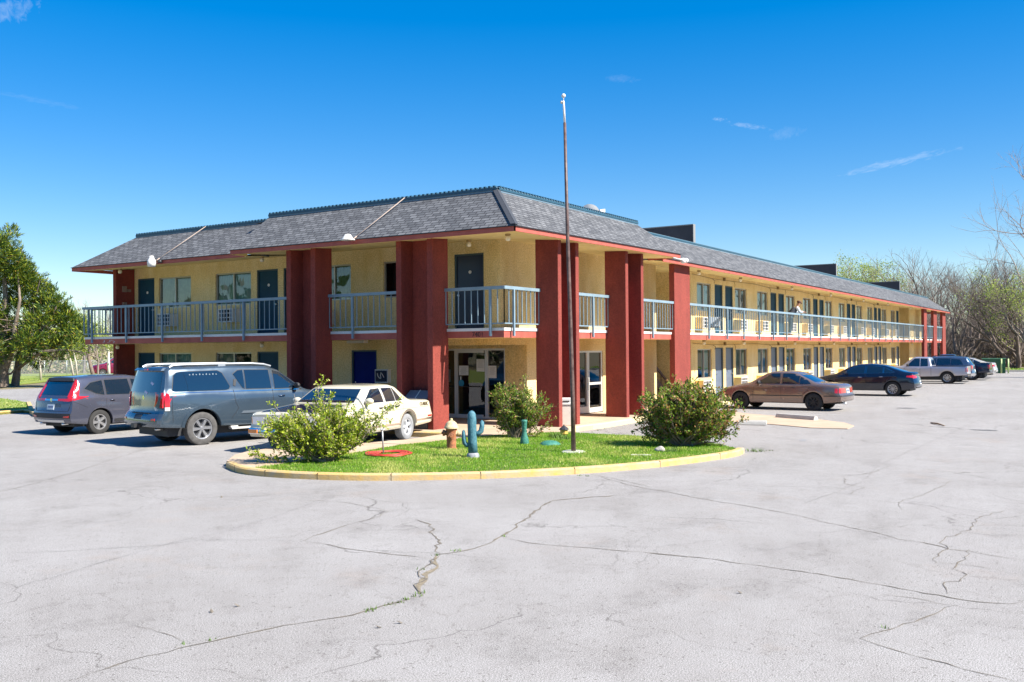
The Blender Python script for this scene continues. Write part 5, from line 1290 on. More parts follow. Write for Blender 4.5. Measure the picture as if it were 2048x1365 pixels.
def saloon_bronze(loc, hd):
    sp = dict(L=4.69, W=1.71, xr=1.04, xf=3.76, r=0.315, ra=0.36, paint=paint('bronze_paint', (0.225, 0.155, 0.125), 0.5, 0.25), tum=0.30, crown=0.03,
        top=[(0, .86), (.06, .92), (.90, .97), (1.02, 1.0), (1.72, 1.33), (1.95, 1.365), (2.6, 1.36), (2.83, 1.30), (3.42, .97), (3.55, .95), (4.5, .76), (4.69, .68)],
        belt=[(0, .85), (1, .91), (3.4, .89), (4.5, .70), (4.69, .62)], hwk=[(0, .93), (.15, .97), (.6, 1.0), (4.0, 1.0), (4.5, .96), (4.69, .90)], sill=[(0, .34), (.7, .27), (3.9, .24), (4.69, .27)],
        rear=[(.3, .08), (.36, .02), (.54, 0), (.58, .06), (.85, .09), (.95, .14)], front=[(.2, .08), (.35, 0), (.55, 0), (.62, .05), (.8, .10)], pr=0.08, pf=0.14)
    c = Car('parked_saloon', 'bronze four door saloon with black steel wheels and tinted windows parked nearest on the right', loc, hd, sp); d = c.decal
    c.windows([[(1.13, .955), (1.42, 1.23), (1.52, 1.285), (1.52, .955)], [(1.56, .955), (1.56, 1.29), (1.66, 1.305), (2.16, 1.315), (2.16, .955)], [(2.26, .955), (2.28, 1.315), (2.58, 1.30), (3.16, .96)]], trim=0.016)
    d([[(-.60, 1.02), (.60, 1.02), (.50, 1.29), (-.50, 1.29)]], 'rear', 'rear_window', M_CGL); d([[(-.66, 1.0), (.66, 1.0), (.56, 1.29), (-.56, 1.29)]], 'front', 'windscreen', M_CGL)
    for p in sym([(.26, .64), (.80, .64), (.80, .81), (.30, .81)]): d([p], 'rear', 'tail_light', M_RLAMP, 0.012)
    d([[(.06, .64), (.28, .64), (.28, .80), (.08, .80)]], 'side', 'tail_light', M_RLAMP, 0.008)
    d([[(-.84, .52), (.84, .52), (.84, .56), (-.84, .56)]], 'rear', 'bumper_strip', M_PLAS, 0.02)
    c.lines([[(.08, .54), (.66, .53)], [(1.42, .53), (3.38, .52)], [(4.14, .50), (4.6, .48)]], 'side', 'rub_strip', M_PLAS, 0.035, 0.012)
    c.lines([[(1.10, .93), (1.24, .72), (1.40, .60), (1.44, .32)], [(2.21, .95), (2.20, .30)], [(3.22, .94), (3.26, .60), (3.26, .30)]], 'side', 'panel_gap', M_SEAM, 0.008)
    d([[(4.38, .57), (4.60, .57), (4.60, .68), (4.40, .69)]], 'side', 'indicator', M_ALAMP, 0.008)
    for p in sym([(.30, .57), (.74, .57), (.74, .67), (.30, .67)]): d([p], 'front', 'headlight', M_CLAMP, 0.01)
    d([[(2.72, .70), (2.78, .70), (3.05, .91), (2.97, .92)]], 'left', 'scrape_mark', mat('scrape', (.62, .48, .42), .6), 0.004, 0.3)
    c.wheels('s', rim=M_RIMB, wid=0.20); c.mirror(3.02, .96, M_PLAS); c.handle([(1.75, .83), (2.42, .83)], M_PLAS, 0.15); c.plate(.70)
    e = MB(); e.tube([(-1.06, .45, .27), (-.7, .45, .28)], .028, 8); c.part(e, 'exhaust_pipe', M_STEEL, smooth=True)
    return c
def saloon_modern(loc, hd, name, label, pm, alloy='10', cat='car'):
    sp = dict(L=4.85, W=1.86, xr=1.06, xf=3.86, r=0.335, ra=0.385, paint=pm, tum=0.30, crown=0.03,
        top=[(0, .98), (.08, 1.06), (.30, 1.08), (.60, 1.11), (1.45, 1.39), (2.05, 1.455), (2.6, 1.43), (2.95, 1.34), (3.6, 1.0), (3.75, .97), (4.6, .80), (4.85, .64)],
        belt=[(0, .96), (1, .99), (3.5, .90), (4.5, .74), (4.85, .58)], hwk=[(0, .90), (.2, .95), (.8, 1.0), (4.0, 1.0), (4.5, .95), (4.85, .86)], sill=[(0, .36), (.7, .27), (3.9, .24), (4.85, .26)],
        rear=[(.25, .14), (.38, .04), (.55, 0), (.62, .02), (.95, .12), (1.05, .10)], front=[(.2, .08), (.35, 0), (.55, 0), (.62, .05), (.8, .14)], pr=0.16, pf=0.24)
    c = Car(name, label, loc, hd, sp, cat=cat); d = c.decal
    c.windows([[(.98, 1.10), (1.22, 1.22), (1.42, 1.31), (1.44, 1.06), (1.10, 1.07)], [(1.48, 1.06), (1.48, 1.325), (1.70, 1.365), (2.18, 1.39), (2.22, 1.04)], [(2.28, 1.04), (2.26, 1.39), (2.62, 1.36), (2.86, 1.27), (3.32, 1.0)]], tm=M_CHR, trim=0.014)
    d([[(-.60, 1.13), (.60, 1.13), (.50, 1.37), (-.50, 1.37)]], 'rear', 'rear_window', M_CGL); d([[(-.70, 1.04), (.70, 1.04), (.58, 1.38), (-.58, 1.38)]], 'front', 'windscreen', M_CGL)
    for p in sym([(.40, .84), (.82, .82), (.86, .90), (.80, .97), (.42, .92)]): d([p], 'rear', 'tail_light', M_RLAMP, 0.014)
    d([[(.16, .84), (.48, .88), (.44, .94), (.14, .95)]], 'side', 'tail_light', M_RLAMP, 0.010)
    d([[(-.6, .32), (.6, .32), (.64, .42), (-.64, .42)]], 'rear', 'diffuser', M_PLAS, 0.01); d([[(-.62, .44), (.62, .44), (.62, .46), (-.62, .46)]], 'rear', 'chrome_trim', M_CHR, 0.014)
    c.lines([[(1.16, 1.04), (1.30, .78), (1.46, .60), (1.48, .34)], [(2.25, 1.03), (2.24, .32)], [(3.36, .96), (3.36, .32)]], 'side', 'panel_gap', M_SEAM, 0.008)
    c.wheels(alloy); c.mirror(3.10, 1.03); c.handle([(1.55, .88), (2.48, .86)], M_CHR, 0.17); c.plate(.62)
    return c
def pickup(loc, hd, name, label, pm, lower=None, H=1.62, big=0):
    k = H/1.62
    sp = dict(L=5.1, W=1.74, xr=1.15, xf=4.20, r=0.355+big, ra=0.42+big, paint=pm, tum=0.24, crown=0.03,
        top=[(0, 1.04*k), (2.0, 1.03*k), (2.04, 1.05*k), (2.10, 1.50*k), (2.2, 1.585*k), (2.95, 1.60*k), (3.15, 1.54*k), (3.72, 1.08*k), (3.85, 1.05*k), (4.9, .95*k), (5.1, .84*k)],
        belt=[(0, 1.03*k), (2.05, 1.02*k), (3.7, 1.0*k), (4.9, .88*k), (5.1, .78*k)], hwk=[(0, .97), (.2, .98), (.8, 1.0), (4.3, 1.0), (4.8, .97), (5.1, .9)], sill=[(0, .52), (2.0, .44), (4.2, .40), (5.1, .40)],
        rear=[(.4, .02), (.6, .02), (1.1, .02)], front=[(.3, .06), (.5, 0), (.85, 0), (1.0, .06)], pr=0.03, pf=0.15)
    c = Car(name, label, loc, hd, sp, cat='pickup truck'); d = c.decal
    c.windows([[(2.22, 1.07*k), (2.26, 1.50*k), (2.62, 1.52*k), (2.62, 1.06*k)], [(2.70, 1.06*k), (2.70, 1.52*k), (2.98, 1.51*k), (3.46, 1.06*k)]], trim=0.016)
    d([[(-.56, 1.12*k), (.56, 1.12*k), (.50, 1.46*k), (-.50, 1.46*k)]], 'rear', 'rear_window', M_CGL); d([[(-.66, 1.10*k), (.66, 1.10*k), (.56, 1.52*k), (-.56, 1.52*k)]], 'front', 'windscreen', M_CGL)
    d([[(.10, -.72), (1.92, -.72), (1.92, .72), (.10, .72)]], 'top', 'load_bed', M_PLAS, 0.006, 0.3)
    for sg in (1, -1):
        b = MB(); b.bar((-1.05, sg*.80, 1.055*k), (.85, sg*.80, 1.055*k), .05, .03); c.part(b, 'bed_rail', M_PLAS)
    for p in sym([(.70, .72*k), (.83, .72*k), (.83, .96*k), (.70, .96*k)]): d([p], 'rear', 'tail_light', M_RLAMP, 0.014)
    d([[(.03, .72*k), (.13, .72*k), (.13, .96*k), (.03, .96*k)]], 'side', 'tail_light', M_RLAMP, 0.012)
    b = MB(); b.box((-1.15-.16, -.84, .46), (-1.15+.02, .84, .62)); c.part(b, 'bumper', M_CHR)
    c.lines([[(2.04, 1.0*k), (2.04, .48)], [(2.66, 1.04*k), (2.66, .46)], [(3.56, 1.02*k), (3.56, .46)]], 'side', 'panel_gap', M_SEAM, 0.014)
    for xw in (sp['xr'], sp['xf']):
        f1, f2 = sp['ra']+.09, sp['ra']+.01
        ring = [(xw+f1*math.cos(a), sp['r']+f1*math.sin(a)) for a in np.linspace(.3, math.pi-.3, 14)]; ri = [(xw+f2*math.cos(a), sp['r']+f2*math.sin(a)) for a in np.linspace(math.pi-.3, .3, 14)]
        d([[ring[i], ring[i+1], ri[12-i], ri[13-i]] for i in range(13)], 'side', 'arch_flare', lower or pm, 0.035, 0.5)
    c.wheels('w', wid=0.26); c.mirror(3.36, 1.10*k, M_PLAS); c.handle([(2.78, .93*k)], pm, 0.17)
    for sg in (1, -1):
        b = MB(); b.box((-.60, sg*.62, .22), (-.58, sg*.84, .52)); c.part(b, 'mud_flap', M_PLAS)
    return c
def wagon(loc, hd, name, label, pm, rack=True, H=1.50, group=None):
    k = H/1.50
    sp = dict(L=4.8, W=1.78, xr=1.05, xf=3.72, r=0.34, ra=0.39, paint=pm, tum=0.26, crown=0.03,
        top=[(0, 1.40*k), (.3, 1.44*k), (1.3, 1.49*k), (2.4, 1.48*k), (2.8, 1.40*k), (3.5, 1.0*k), (3.65, .97*k), (4.6, .84*k), (4.8, .70*k)],
        belt=[(0, .98*k), (2.5, .95*k), (3.4, .93*k), (4.5, .78*k), (4.8, .64*k)], hwk=[(0, .92), (.25, .97), (.8, 1.0), (3.8, 1.0), (4.5, .96), (4.8, .88)],
        rear=[(.3, .10), (.42, .0), (.6, .0), (.66, .05), (.98*k, .08), (1.42*k, .42), (1.55*k, .46)], front=[(.25, .10), (.4, 0), (.7, 0), (.95, .10)])
    c = Car(name, label, loc, hd, sp, cat='SUV' if H > 1.6 else 'estate car', group=group); d = c.decal
    c.windows([[(.62, 1.04*k), (.80, 1.32*k), (1.28, 1.38*k), (1.30, 1.03*k)], [(1.36, 1.03*k), (1.36, 1.385*k), (2.10, 1.395*k), (2.14, 1.02*k)], [(2.20, 1.02*k), (2.20, 1.395*k), (2.62, 1.36*k), (3.2, 1.01*k)]], trim=0.016)
    d([[(-.64, 1.03*k), (.64, 1.03*k), (.54, 1.36*k), (-.54, 1.36*k)]], 'rear', 'rear_window', M_CGL); d([[(-.66, 1.02*k), (.66, 1.02*k), (.56, 1.40*k), (-.56, 1.40*k)]], 'front', 'windscreen', M_CGL)
    for p in sym([(.62, .78*k), (.84, .78*k), (.84, .98*k), (.64, .98*k)]): d([p], 'rear', 'tail_light', M_RLAMP, 0.014)
    d([[(.10, .78*k), (.30, .80*k), (.28, .96*k), (.14, .97*k)]], 'side', 'tail_light', M_RLAMP, 0.010)
    c.lines([[(1.33, 1.0*k), (1.38, .6), (1.5, .36)], [(2.17, 1.0*k), (2.16, .34)], [(3.3, .94*k), (3.3, .34)]], 'side', 'panel_gap', M_SEAM, 0.010)
    if rack:
        for sg in (1, -1):
            b = MB(); y = sg*.56; b.tube([(-.45, y, 1.44*k), (-.35, y, 1.52*k), (1.2, y, 1.56*k), (1.5, y, 1.50*k)], 0.02, 6); c.part(b, 'roof_rail', M_PLAS)
    c.wheels('7'); c.mirror(3.0, 1.02*k); c.handle([(1.5, .86*k), (2.4, .86*k)], pm); c.plate(.72)
    return c

def at_depth(px, py, dep, z=0.0):
    d = ray(px, py); p = d*dep; return (p.x, p.y, z)
def axle(wx, wy, heading, W, side):
    """ground point under the middle of the rear axle, from the near wheel's contact point"""
    h = heading; left = Vector((-math.sin(h), math.cos(h))); off = W/2-0.12
    p = Vector((wx, wy))-left*off*side; return (p.x, p.y)
h = R(2); suv_a(axle(16.16, 24.23, h, 1.86, -1), h)
h = R(-11); suv_b(axle(15.44, 19.05, h, 2.0, -1), h)
h = R(190); saloon_cream(axle(18.93, 15.52, h, 1.93, 1), h)
h = R(87); saloon_bronze(axle(34.35, 9.48, h, 1.71, 1), h)
h = R(90); saloon_modern(axle(45.93, 9.12, h, 1.86, 1), h, 'parked_saloon', 'glossy navy black saloon parked between the bronze saloon and the silver pickup', paint('navy_paint', (0.006, 0.011, 0.028), 0.3, 0.2))
h = R(90); pickup(axle(62.5, 9.3, h, 1.74, 1), h, 'parked_pickup', 'silver extended cab pickup parked beyond the navy black saloon', paint('silver_paint', (0.46, 0.45, 0.50), 0.5, 0.35), paint('tan_silver', (0.5, 0.46, 0.42), 0.4, 0.4))
wagon((66.6, 9.3), R(90), 'parked_estate_car', 'blue grey estate car with a black roof rack, just behind the silver pickup', paint('blue_grey_paint', (0.06, 0.10, 0.17), 0.4, 0.3), H=1.60)
pickup((70.3, 8.9), R(90), 'parked_pickup', 'dark navy pickup with bright red tail lamp, between the estate car and the beige saloon', paint('dark_blue_paint', (0.010, 0.018, 0.045), 0.4, 0.3), H=1.72, big=0.03)
saloon_modern((74.5, 8.9), R(90), 'parked_saloon', 'pale beige saloon parked last in the row by the green enclosure', paint('beige_paint', (0.62, 0.56, 0.46), 0.3, 0.35), '7')
wagon(at_depth(262, 735, 96), R(150), 'distant_suv', 'maroon SUV far behind the motel, seen left of the dark red end pier', paint('maroon_paint', (0.20, 0.012, 0.05), 0.3, 0.3), rack=False, H=1.86)
# ================================================================= ISLAND ORNAMENTS AND SMALL THINGS
def frame_at(px, py, z=0.1):
    b = G(px, py, z); f = Vector((b.x, b.y, 0)).normalized(); r = Vector((f.y, -f.x, 0)); return b, r, f
# flag pole
b0 = G(1147, 905, 0.1); topp = PX(1127, 192, 17.36)
pole = thing('flagpole', 'tall thin brown pole with a white tip and two small balls, standing on the island', 'flagpole', b0)
m = MB(); P_ = [b0, PX(1145.5, 800, 17.45), PX(1140, 620, 17.43), PX(1134.5, 450, 17.41), PX(1129.5, 246, 17.37)]
m.tube(P_, [0.050, 0.045, 0.041, 0.037, 0.031], 12); m.build('pole_shaft', mat('pole_brown', (0.05, 0.022, 0.018), 0.5, vscale=9, col2=(0.16, 0.10, 0.08)), pole, smooth=True)
m = MB(); m.tube([P_[-1], topp+Vector((0, 0, -0.12)), topp+Vector((0, 0, -0.1))], [0.024, 0.021, 0.01], 10); m.build('white_tip', M_WHT, pole, smooth=True)
def ball(mb, c, r, n=12): mb.lathe([(r*math.sin(math.pi*k/8), -r*math.cos(math.pi*k/8)) for k in range(9)], c, 'z', n)
m = MB(); ball(m, topp, 0.045); m.tube([topp+Vector((0, 0, -0.12)), topp], 0.01, 6); m.build('finial', M_WHT, pole, smooth=True)
m = MB(); ball(m, PX(1123.5, 205, 17.36), 0.032); m.build('pulley', mat('pulley_cream', (0.6, 0.55, 0.45), 0.5), pole, smooth=True)
m = MB(); m.lathe([(0, 0.03), (0.22, 0.03), (0.26, 0.01), (0.27, -0.02)], b0+Vector((0.0, 0, 0)), 'z', 22); m.build('pole_footing', M_CONCG, pole, smooth=False)

# fire hydrant ornament
b0, r_, f_ = frame_at(903, 899)
hy = thing('fire_hydrant', 'weathered orange fire hydrant with cream cap standing left of the blue cactus', 'fire hydrant', b0)
M_HYD = mat('hydrant_orange', (0.50, 0.18, 0.07), 0.75, vscale=13, col2=(0.20, 0.09, 0.05), bump=0.4, bscale=30); M_HYC = mat('hydrant_cream', (0.66, 0.55, 0.33), 0.7, vscale=12, col2=(0.42, 0.30, 0.14), bump=0.3, bscale=30)
m = MB(); m.lathe([(0.125, -0.02), (0.125, 0.02), (0.10, 0.04), (0.105, 0.22), (0.11, 0.40), (0.125, 0.43), (0.125, 0.45)], b0, 'z', 20)
for a in range(6): aa = a*math.pi/3; m.tube([b0+Vector((0.112*math.cos(aa), 0.112*math.sin(aa), 0.0)), b0+Vector((0.112*math.cos(aa), 0.112*math.sin(aa), 0.035))], 0.012, 6)
m.build('barrel', M_HYD, hy, smooth=True, autosmooth=40)
m = MB(); m.lathe([(0.125, 0.45), (0.155, 0.455), (0.155, 0.49), (0.135, 0.51), (0.115, 0.57), (0.07, 0.61), (0.035, 0.625), (0.03, 0.67), (0.0, 0.675)], b0, 'z', 20); m.build('cap', M_HYC, hy, smooth=True, autosmooth=50)
for sg, dz, m_ in ((1, 0.34, M_HYC), (-1, 0.36, M_HYD)):
    m = MB(); a = b0+r_*0.07*sg+Vector((0, 0, dz)); e = b0+r_*0.19*sg+Vector((0, 0, dz)); m.tube([a, e-r_*0.05*sg, e-r_*0.045*sg, e, e+r_*0.001*sg, e+r_*0.025*sg], [0.055, 0.055, 0.068, 0.068, 0.03, 0.028], 12); m.build('nozzle', m_, hy, smooth=True, autosmooth=40)
m = MB(); a = b0-f_*0.08+Vector((0, 0, 0.30)); m.tube([a, a-f_*0.10, a-f_*0.101, a-f_*0.13], [0.07, 0.07, 0.035, 0.03], 12); m.build('nozzle', M_HYD, hy, smooth=True, autosmooth=40)

# cactus ornament
b0, r_, f_ = frame_at(946, 916)
ca = thing('cactus_statue', 'painted blue concrete cactus statue with two raised arms on a grey stone base', 'statue', b0); ca.scale = (0.92, 0.92, 0.95)
M_CAC = mat('cactus_paint', (0.02, 0.11, 0.15), 0.7, vscale=14, col2=(0.09, 0.22, 0.26), bump=0.5, bscale=35)
U = Vector((0, 0, 1))
m = MB(); m.lathe([(0.135, -0.02), (0.14, 0.05), (0.125, 0.09), (0.10, 0.11), (0, 0.11)][::1], b0, 'z', 18); m.build('stone_base', mat('grey_stone', (0.16, 0.17, 0.19), 0.9, vscale=9, col2=(0.42, 0.42, 0.42)), ca, smooth=True, autosmooth=60)
m = MB(); T_ = lambda x, z: b0+r_*x+U*z
m.tube([T_(0.0, 0.08), T_(-0.01, 0.35), T_(-0.015, 0.6), T_(-0.02, 0.82), T_(-0.022, 0.92), T_(-0.022, 0.97), T_(-0.022, 0.995)], [0.105, 0.10, 0.10, 0.098, 0.088, 0.055, 0.012], 16)
m.build('trunk', M_CAC, ca, smooth=True)
m = MB(); m.tube([T_(0.05, 0.50), T_(0.12, 0.51), T_(0.18, 0.56), T_(0.20, 0.66), T_(0.20, 0.75), T_(0.20, 0.79)], [0.05, 0.055, 0.058, 0.055, 0.045, 0.01], 12); m.build('arm', M_CAC, ca, smooth=True)
m = MB(); m.tube([T_(-0.06, 0.27), T_(-0.13, 0.27), T_(-0.18, 0.31), T_(-0.195, 0.40), T_(-0.20, 0.52), T_(-0.20, 0.57), T_(-0.20, 0.59)], [0.045, 0.05, 0.05, 0.047, 0.042, 0.03, 0.006], 12); m.build('arm', M_CAC, ca, smooth=True)

# green pin shaped ornament, dome, lantern, stones
b0, r_, f_ = frame_at(1049, 889)
M_GRN = mat('green_paint', (0.015, 0.13, 0.09), 0.7, vscale=16, col2=(0.06, 0.23, 0.17), bump=0.4, bscale=30)
m = MB(); m.lathe([(0.09, -0.02), (0.10, 0.04), (0.092, 0.12), (0.06, 0.22), (0.048, 0.30), (0.055, 0.36), (0.056, 0.42), (0.062, 0.50), (0.07, 0.53), (0.06, 0.555), (0, 0.56)], b0, 'z', 18)
gp = m.build('garden_ornament', M_GRN, smooth=True, loc=b0, label='small green pin shaped garden ornament right of the middle bush', cat='ornament')
b0, r_, f_ = frame_at(1100, 890)
m = MB(); m.lathe([(0.25, -0.03), (0.24, 0.02), (0.18, 0.065), (0.10, 0.09), (0.0, 0.10)], b0, 'z', 20)
for k in range(7): a = k*0.9; ball(m, b0+Vector((0.13*math.cos(a), 0.13*math.sin(a), 0.07)), 0.02, 8)
m.build('green_dome', M_GRN, smooth=True, loc=b0, label='low round green painted mound lying in the grass left of the pole', cat='ornament')
b0, r_, f_ = frame_at(1128, 872)
la = thing('garden_lantern', 'little black roofed garden lantern at the grass edge beside the pole', 'lantern', b0)
m = MB(); m.tube([b0, b0+U*0.16], 0.012, 6); m.build('stake', M_BLK, la)
m = MB(); m.lathe([(0.07, 0.02), (0.10, 0.05), (0.10, 0.15), (0.06, 0.17)], b0, 'z', 8); m.build('lantern_body', mat('lantern_yellow', (0.60, 0.40, 0.09), 0.5), la)
m = MB(); m.lathe([(0.135, 0.155), (0.13, 0.17), (0.05, 0.235), (0.015, 0.25), (0.012, 0.28), (0, 0.285)], b0, 'z', 8); m.build('lantern_roof', mat('lantern_roof', (0.02, 0.022, 0.03), 0.6), la)
def rock(name, px, py, s, label, m_, seed, z=0.1):
    b = G(px, py, z); bm = bmesh.new(); bmesh.ops.create_icosphere(bm, subdivisions=3, radius=1)
    rr = random.Random(seed); off = [Vector((rr.uniform(-1, 1), rr.uniform(-1, 1), rr.uniform(-1, 1))) for _ in range(7)]
    for v in bm.verts:
        k = 1+0.16*sum(math.sin(4*v.co.dot(o)+i) for i, o in enumerate(off))/2.5
        v.co = Vector((v.co.x*s[0]*k, v.co.y*s[1]*k, v.co.z*s[2]*k+s[2]*0.5))
    me = bpy.data.meshes.new(name); bm.to_mesh(me); bm.free(); me.materials.append(m_); me.polygons.foreach_set('use_smooth', [True]*len(me.polygons))
    o = bpy.data.objects.new(name, me); COL.objects.link(o); o.location = b; _tagset(o, label, 'rock', None, None)
M_ROCK = mat('pale_rock', (0.50, 0.47, 0.42), 0.9, vscale=14, col2=(0.28, 0.25, 0.2), bump=0.8, bscale=25)
rock('rock', 1322, 903, (0.12, 0.10, 0.075), 'pale rounded rock in the grass left of the rust tinged bush', M_ROCK, 3)
m = MB(); b0, r_, f_ = frame_at(1282, 912); m.obox(b0+U*0.012, r_*0.20, f_*0.07, U*0.014); m.build('flat_stone', M_CONCG, loc=b0, label='flat pale stone slab sunk in the grass', cat='stone', bevel=0.006)
# stake with ring and the red hose around it
b0, r_, f_ = frame_at(767, 909)
sk = thing('metal_stake', 'grey metal stake with a ring on top, standing in the red hose coil', 'stake', b0)
m = MB(); t_ = b0+U*0.50-r_*0.02; m.tube([b0-U*0.02, b0+U*0.25-r_*0.012, t_], 0.016, 8)
m.build('shaft', mat('galvanised', (0.35, 0.36, 0.36), 0.5, 0.6), sk, smooth=True)
m = MB(); ring = [t_+U*(0.085+0.075*math.sin(a))+r_*(0.045*math.cos(a)-0.01) for a in np.linspace(0, 2*math.pi, 17)]; m.tube(ring, 0.010, 6, cap=False); m.tube([t_+U*0.0-r_*0.04, t_+U*0.01+r_*0.05], 0.018, 8); m.build('ring', mat('galvanised_light', (0.5, 0.5, 0.48), 0.4, 0.7), sk, smooth=True)
m = MB(); c_ = G(772, 909, 0.115); rng = random.Random(5)
for k in range(9):
    R0 = 0.26+0.032*k; ph = rng.uniform(0, 6); pts = []
    for a in np.linspace(0, 2*math.pi, 40): 
        rr = R0*(1+0.05*math.sin(3*a+ph)+0.03*math.sin(5*a+k)); pts.append(c_+r_*(rr*math.cos(a)*0.92+0.06)+f_*(rr*math.sin(a)*1.05)+U*(0.012+0.012*abs(math.sin(2*a+ph))))
    m.tube(pts, 0.013, 6, cap=False)
m.build('garden_hose', mat('red_hose', (0.50, 0.045, 0.03), 0.5, var=0.2, vscale=5), smooth=True, loc=c_, label='red garden hose coiled flat on the grass round the stake', cat='hose')
# litter bin by the pier
b0 = G(1133, 851, 0.12); b0 = Vector((b0.x*1.0, b0.y, 0.12)); f_ = Vector((b0.x, b0.y, 0)).normalized(); r_ = Vector((f_.y, -f_.x, 0))
bn = thing('litter_bin', 'cream litter bin with a slotted lid against the dark red pier behind the pole', 'litter bin', b0)
m = MB(); m.obox(b0+U*0.29, r_*0.15, f_*0.14, U*0.29); m.build('bin_body', mat('bin_cream', (0.66, 0.58, 0.50), 0.5, var=0.1, vscale=4), bn, bevel=0.015)
m = MB(); m.obox(b0+U*0.61, r_*0.18, f_*0.165, U*0.03); m.obox(b0+U*0.70, r_*0.155, f_*0.14, U*0.07); m.build('bin_lid', M_WHT, bn, bevel=0.012)
m = MB(); m.obox(b0-f_*0.15+U*0.685, r_*0.09, f_*0.02, U*0.012); m.build('bin_slot', M_DARK, bn)
# metal bin in the recess of the pier behind the cream saloon
bx = Vector((20.66, 16.38, 0.12)); ic = thing('metal_bin', 'dull grey metal bin with divided lid in the pier recess behind the cream saloon', 'bin', bx)
m = MB(); m.box((20.46, 16.0, 0.12), (20.86, 16.76, 0.95)); m.build('bin_body', mat('zinc', (0.22, 0.23, 0.24), 0.5, 0.5, var=0.2, vscale=5), ic, bevel=0.01)
m = MB(); m.face([(20.43, 15.98, 0.95), (20.43, 16.78, 0.95), (20.66, 16.74, 1.16), (20.66, 16.04, 1.16)][::-1]); m.face([(20.66, 16.04, 1.16), (20.66, 16.74, 1.16), (20.86, 16.78, 1.14), (20.86, 15.98, 1.14)][::-1]); m.face([(20.43, 15.98, 0.95), (20.66, 16.04, 1.16), (20.86, 15.98, 1.14), (20.86, 15.98, 0.95)][::-1]); m.face([(20.43, 16.78, 0.95), (20.86, 16.78, 0.95), (20.86, 16.78, 1.14), (20.66, 16.74, 1.16)][::-1])
m.build('bin_lid', mat('grey_lid', (0.20, 0.22, 0.24), 0.35, 0.3), ic)
m = MB(); m.bar((20.425, 16.38, 0.96), (20.655, 16.38, 1.17), 0.02, 0.01); m.build('lid_divider', M_WHT, ic)
# green enclosure beyond the row of cars
c_ = G(1988, 747, 0.0); f_ = Vector((c_.x, c_.y, 0)).normalized(); r_ = Vector((f_.y, -f_.x, 0))
en = thing('utility_box', 'dark green utility enclosure with lime posts at the far end of the lot', 'utility box', c_)
m = MB(); m.obox(c_+U*0.58+f_*0.5, r_*0.85, f_*0.5, U*0.58); 
for k in range(9): m.obox(c_+U*0.56+r_*(-0.75+0.19*k)-f_*0.01, r_*0.02, f_*0.015, U*0.52)
m.build('cabinet', mat('box_green', (0.03, 0.13, 0.06), 0.6, var=0.2, vscale=3), en)
m = MB(); m.obox(c_+U*1.2+f_*0.5, r_*0.9, f_*0.55, U*0.03); m.build('cabinet_roof', mat('box_green_light', (0.10, 0.28, 0.15), 0.5), en)
for d_ in (0.55, 1.05):
    m = MB(); m.tube([c_+r_*d_-f_*0.25, c_+r_*d_-f_*0.25+U*1.2], 0.06, 10); m.build('bollard', mat('lime_paint', (0.42, 0.55, 0.22), 0.5), en, smooth=True)
# a stick, an oil stain and a sunken patch on the lot
m = MB(); a, b = G(1862, 846, 0.02), G(1889, 852, 0.02); m.tube([a, (a+b)/2+Vector((0, 0, 0.02)), b], [0.02, 0.025, 0.012], 6); m.build('stick', mat('stick_wood', (0.25, 0.16, 0.09), 0.9), smooth=True, loc=a, label='broken stick lying on the asphalt right of the tan concrete', cat='stick')
def blot(name, px, py, w, h, m_, z):
    c = G(px, py); f = Vector((c.x, c.y, 0)).normalized(); r = Vector((f.y, -f.x, 0)); mb = MB(); rg = random.Random(px); n = 26
    mb.face([tuple(c+r*(w*math.cos(2*math.pi*k/n)*rg.uniform(.7, 1.1))+f*(h*math.sin(2*math.pi*k/n)*rg.uniform(.6, 1.15))+Vector((0, 0, z))) for k in range(n)])
    mb.build(name, m_, kind='structure')
M_OIL = mat('dark_patch', (0.07, 0.068, 0.065), 0.9, vscale=12, col2=(0.16, 0.155, 0.15))
blot('sunken_patch', 1970, 861, 0.38, 0.20, M_OIL, 0.005); blot('oil_stain', 1813, 817, 0.36, 0.30, M_OIL, 0.0045); blot('oil_stain', 1606, 881, 0.10, 0.35, mat('faint_stain', (0.24, 0.235, 0.23), 0.9), 0.0045)
# folding chair on the upper walkway
q = PY(1429, 668, 14.35); fc = thing('folding_chair', 'low dark folding chair with a pale frame on the upper walkway', 'chair', (q.x, 14.35, 2.84), R(15))
m = MB(); m.obox((0, 0, 0.28), (0.22, 0, 0.03), (0, 0.22, 0), (0, 0, 0.012)); m.build('seat', mat('chair_black', (0.02, 0.022, 0.03), 0.8), fc, local=True)
m = MB(); m.obox((0.30, 0, 0.48), (0.09, 0, 0.22), (0, 0.22, 0), (0.01, 0, -0.004)); m.build('backrest', mat('chair_grey', (0.35, 0.40, 0.46), 0.8), fc, local=True)
for y_ in (-0.23, 0.23):
    m = MB(); m.tube([(-0.35, y_, 0.02), (0.05, y_, 0.30), (0.40, y_, 0.74)], 0.014, 6); m.tube([(0.35, y_, 0.02), (-0.22, y_, 0.30)], 0.014, 6); m.build('chair_frame', mat('cream_tube', (0.7, 0.65, 0.5), 0.4), fc, local=True, smooth=True)

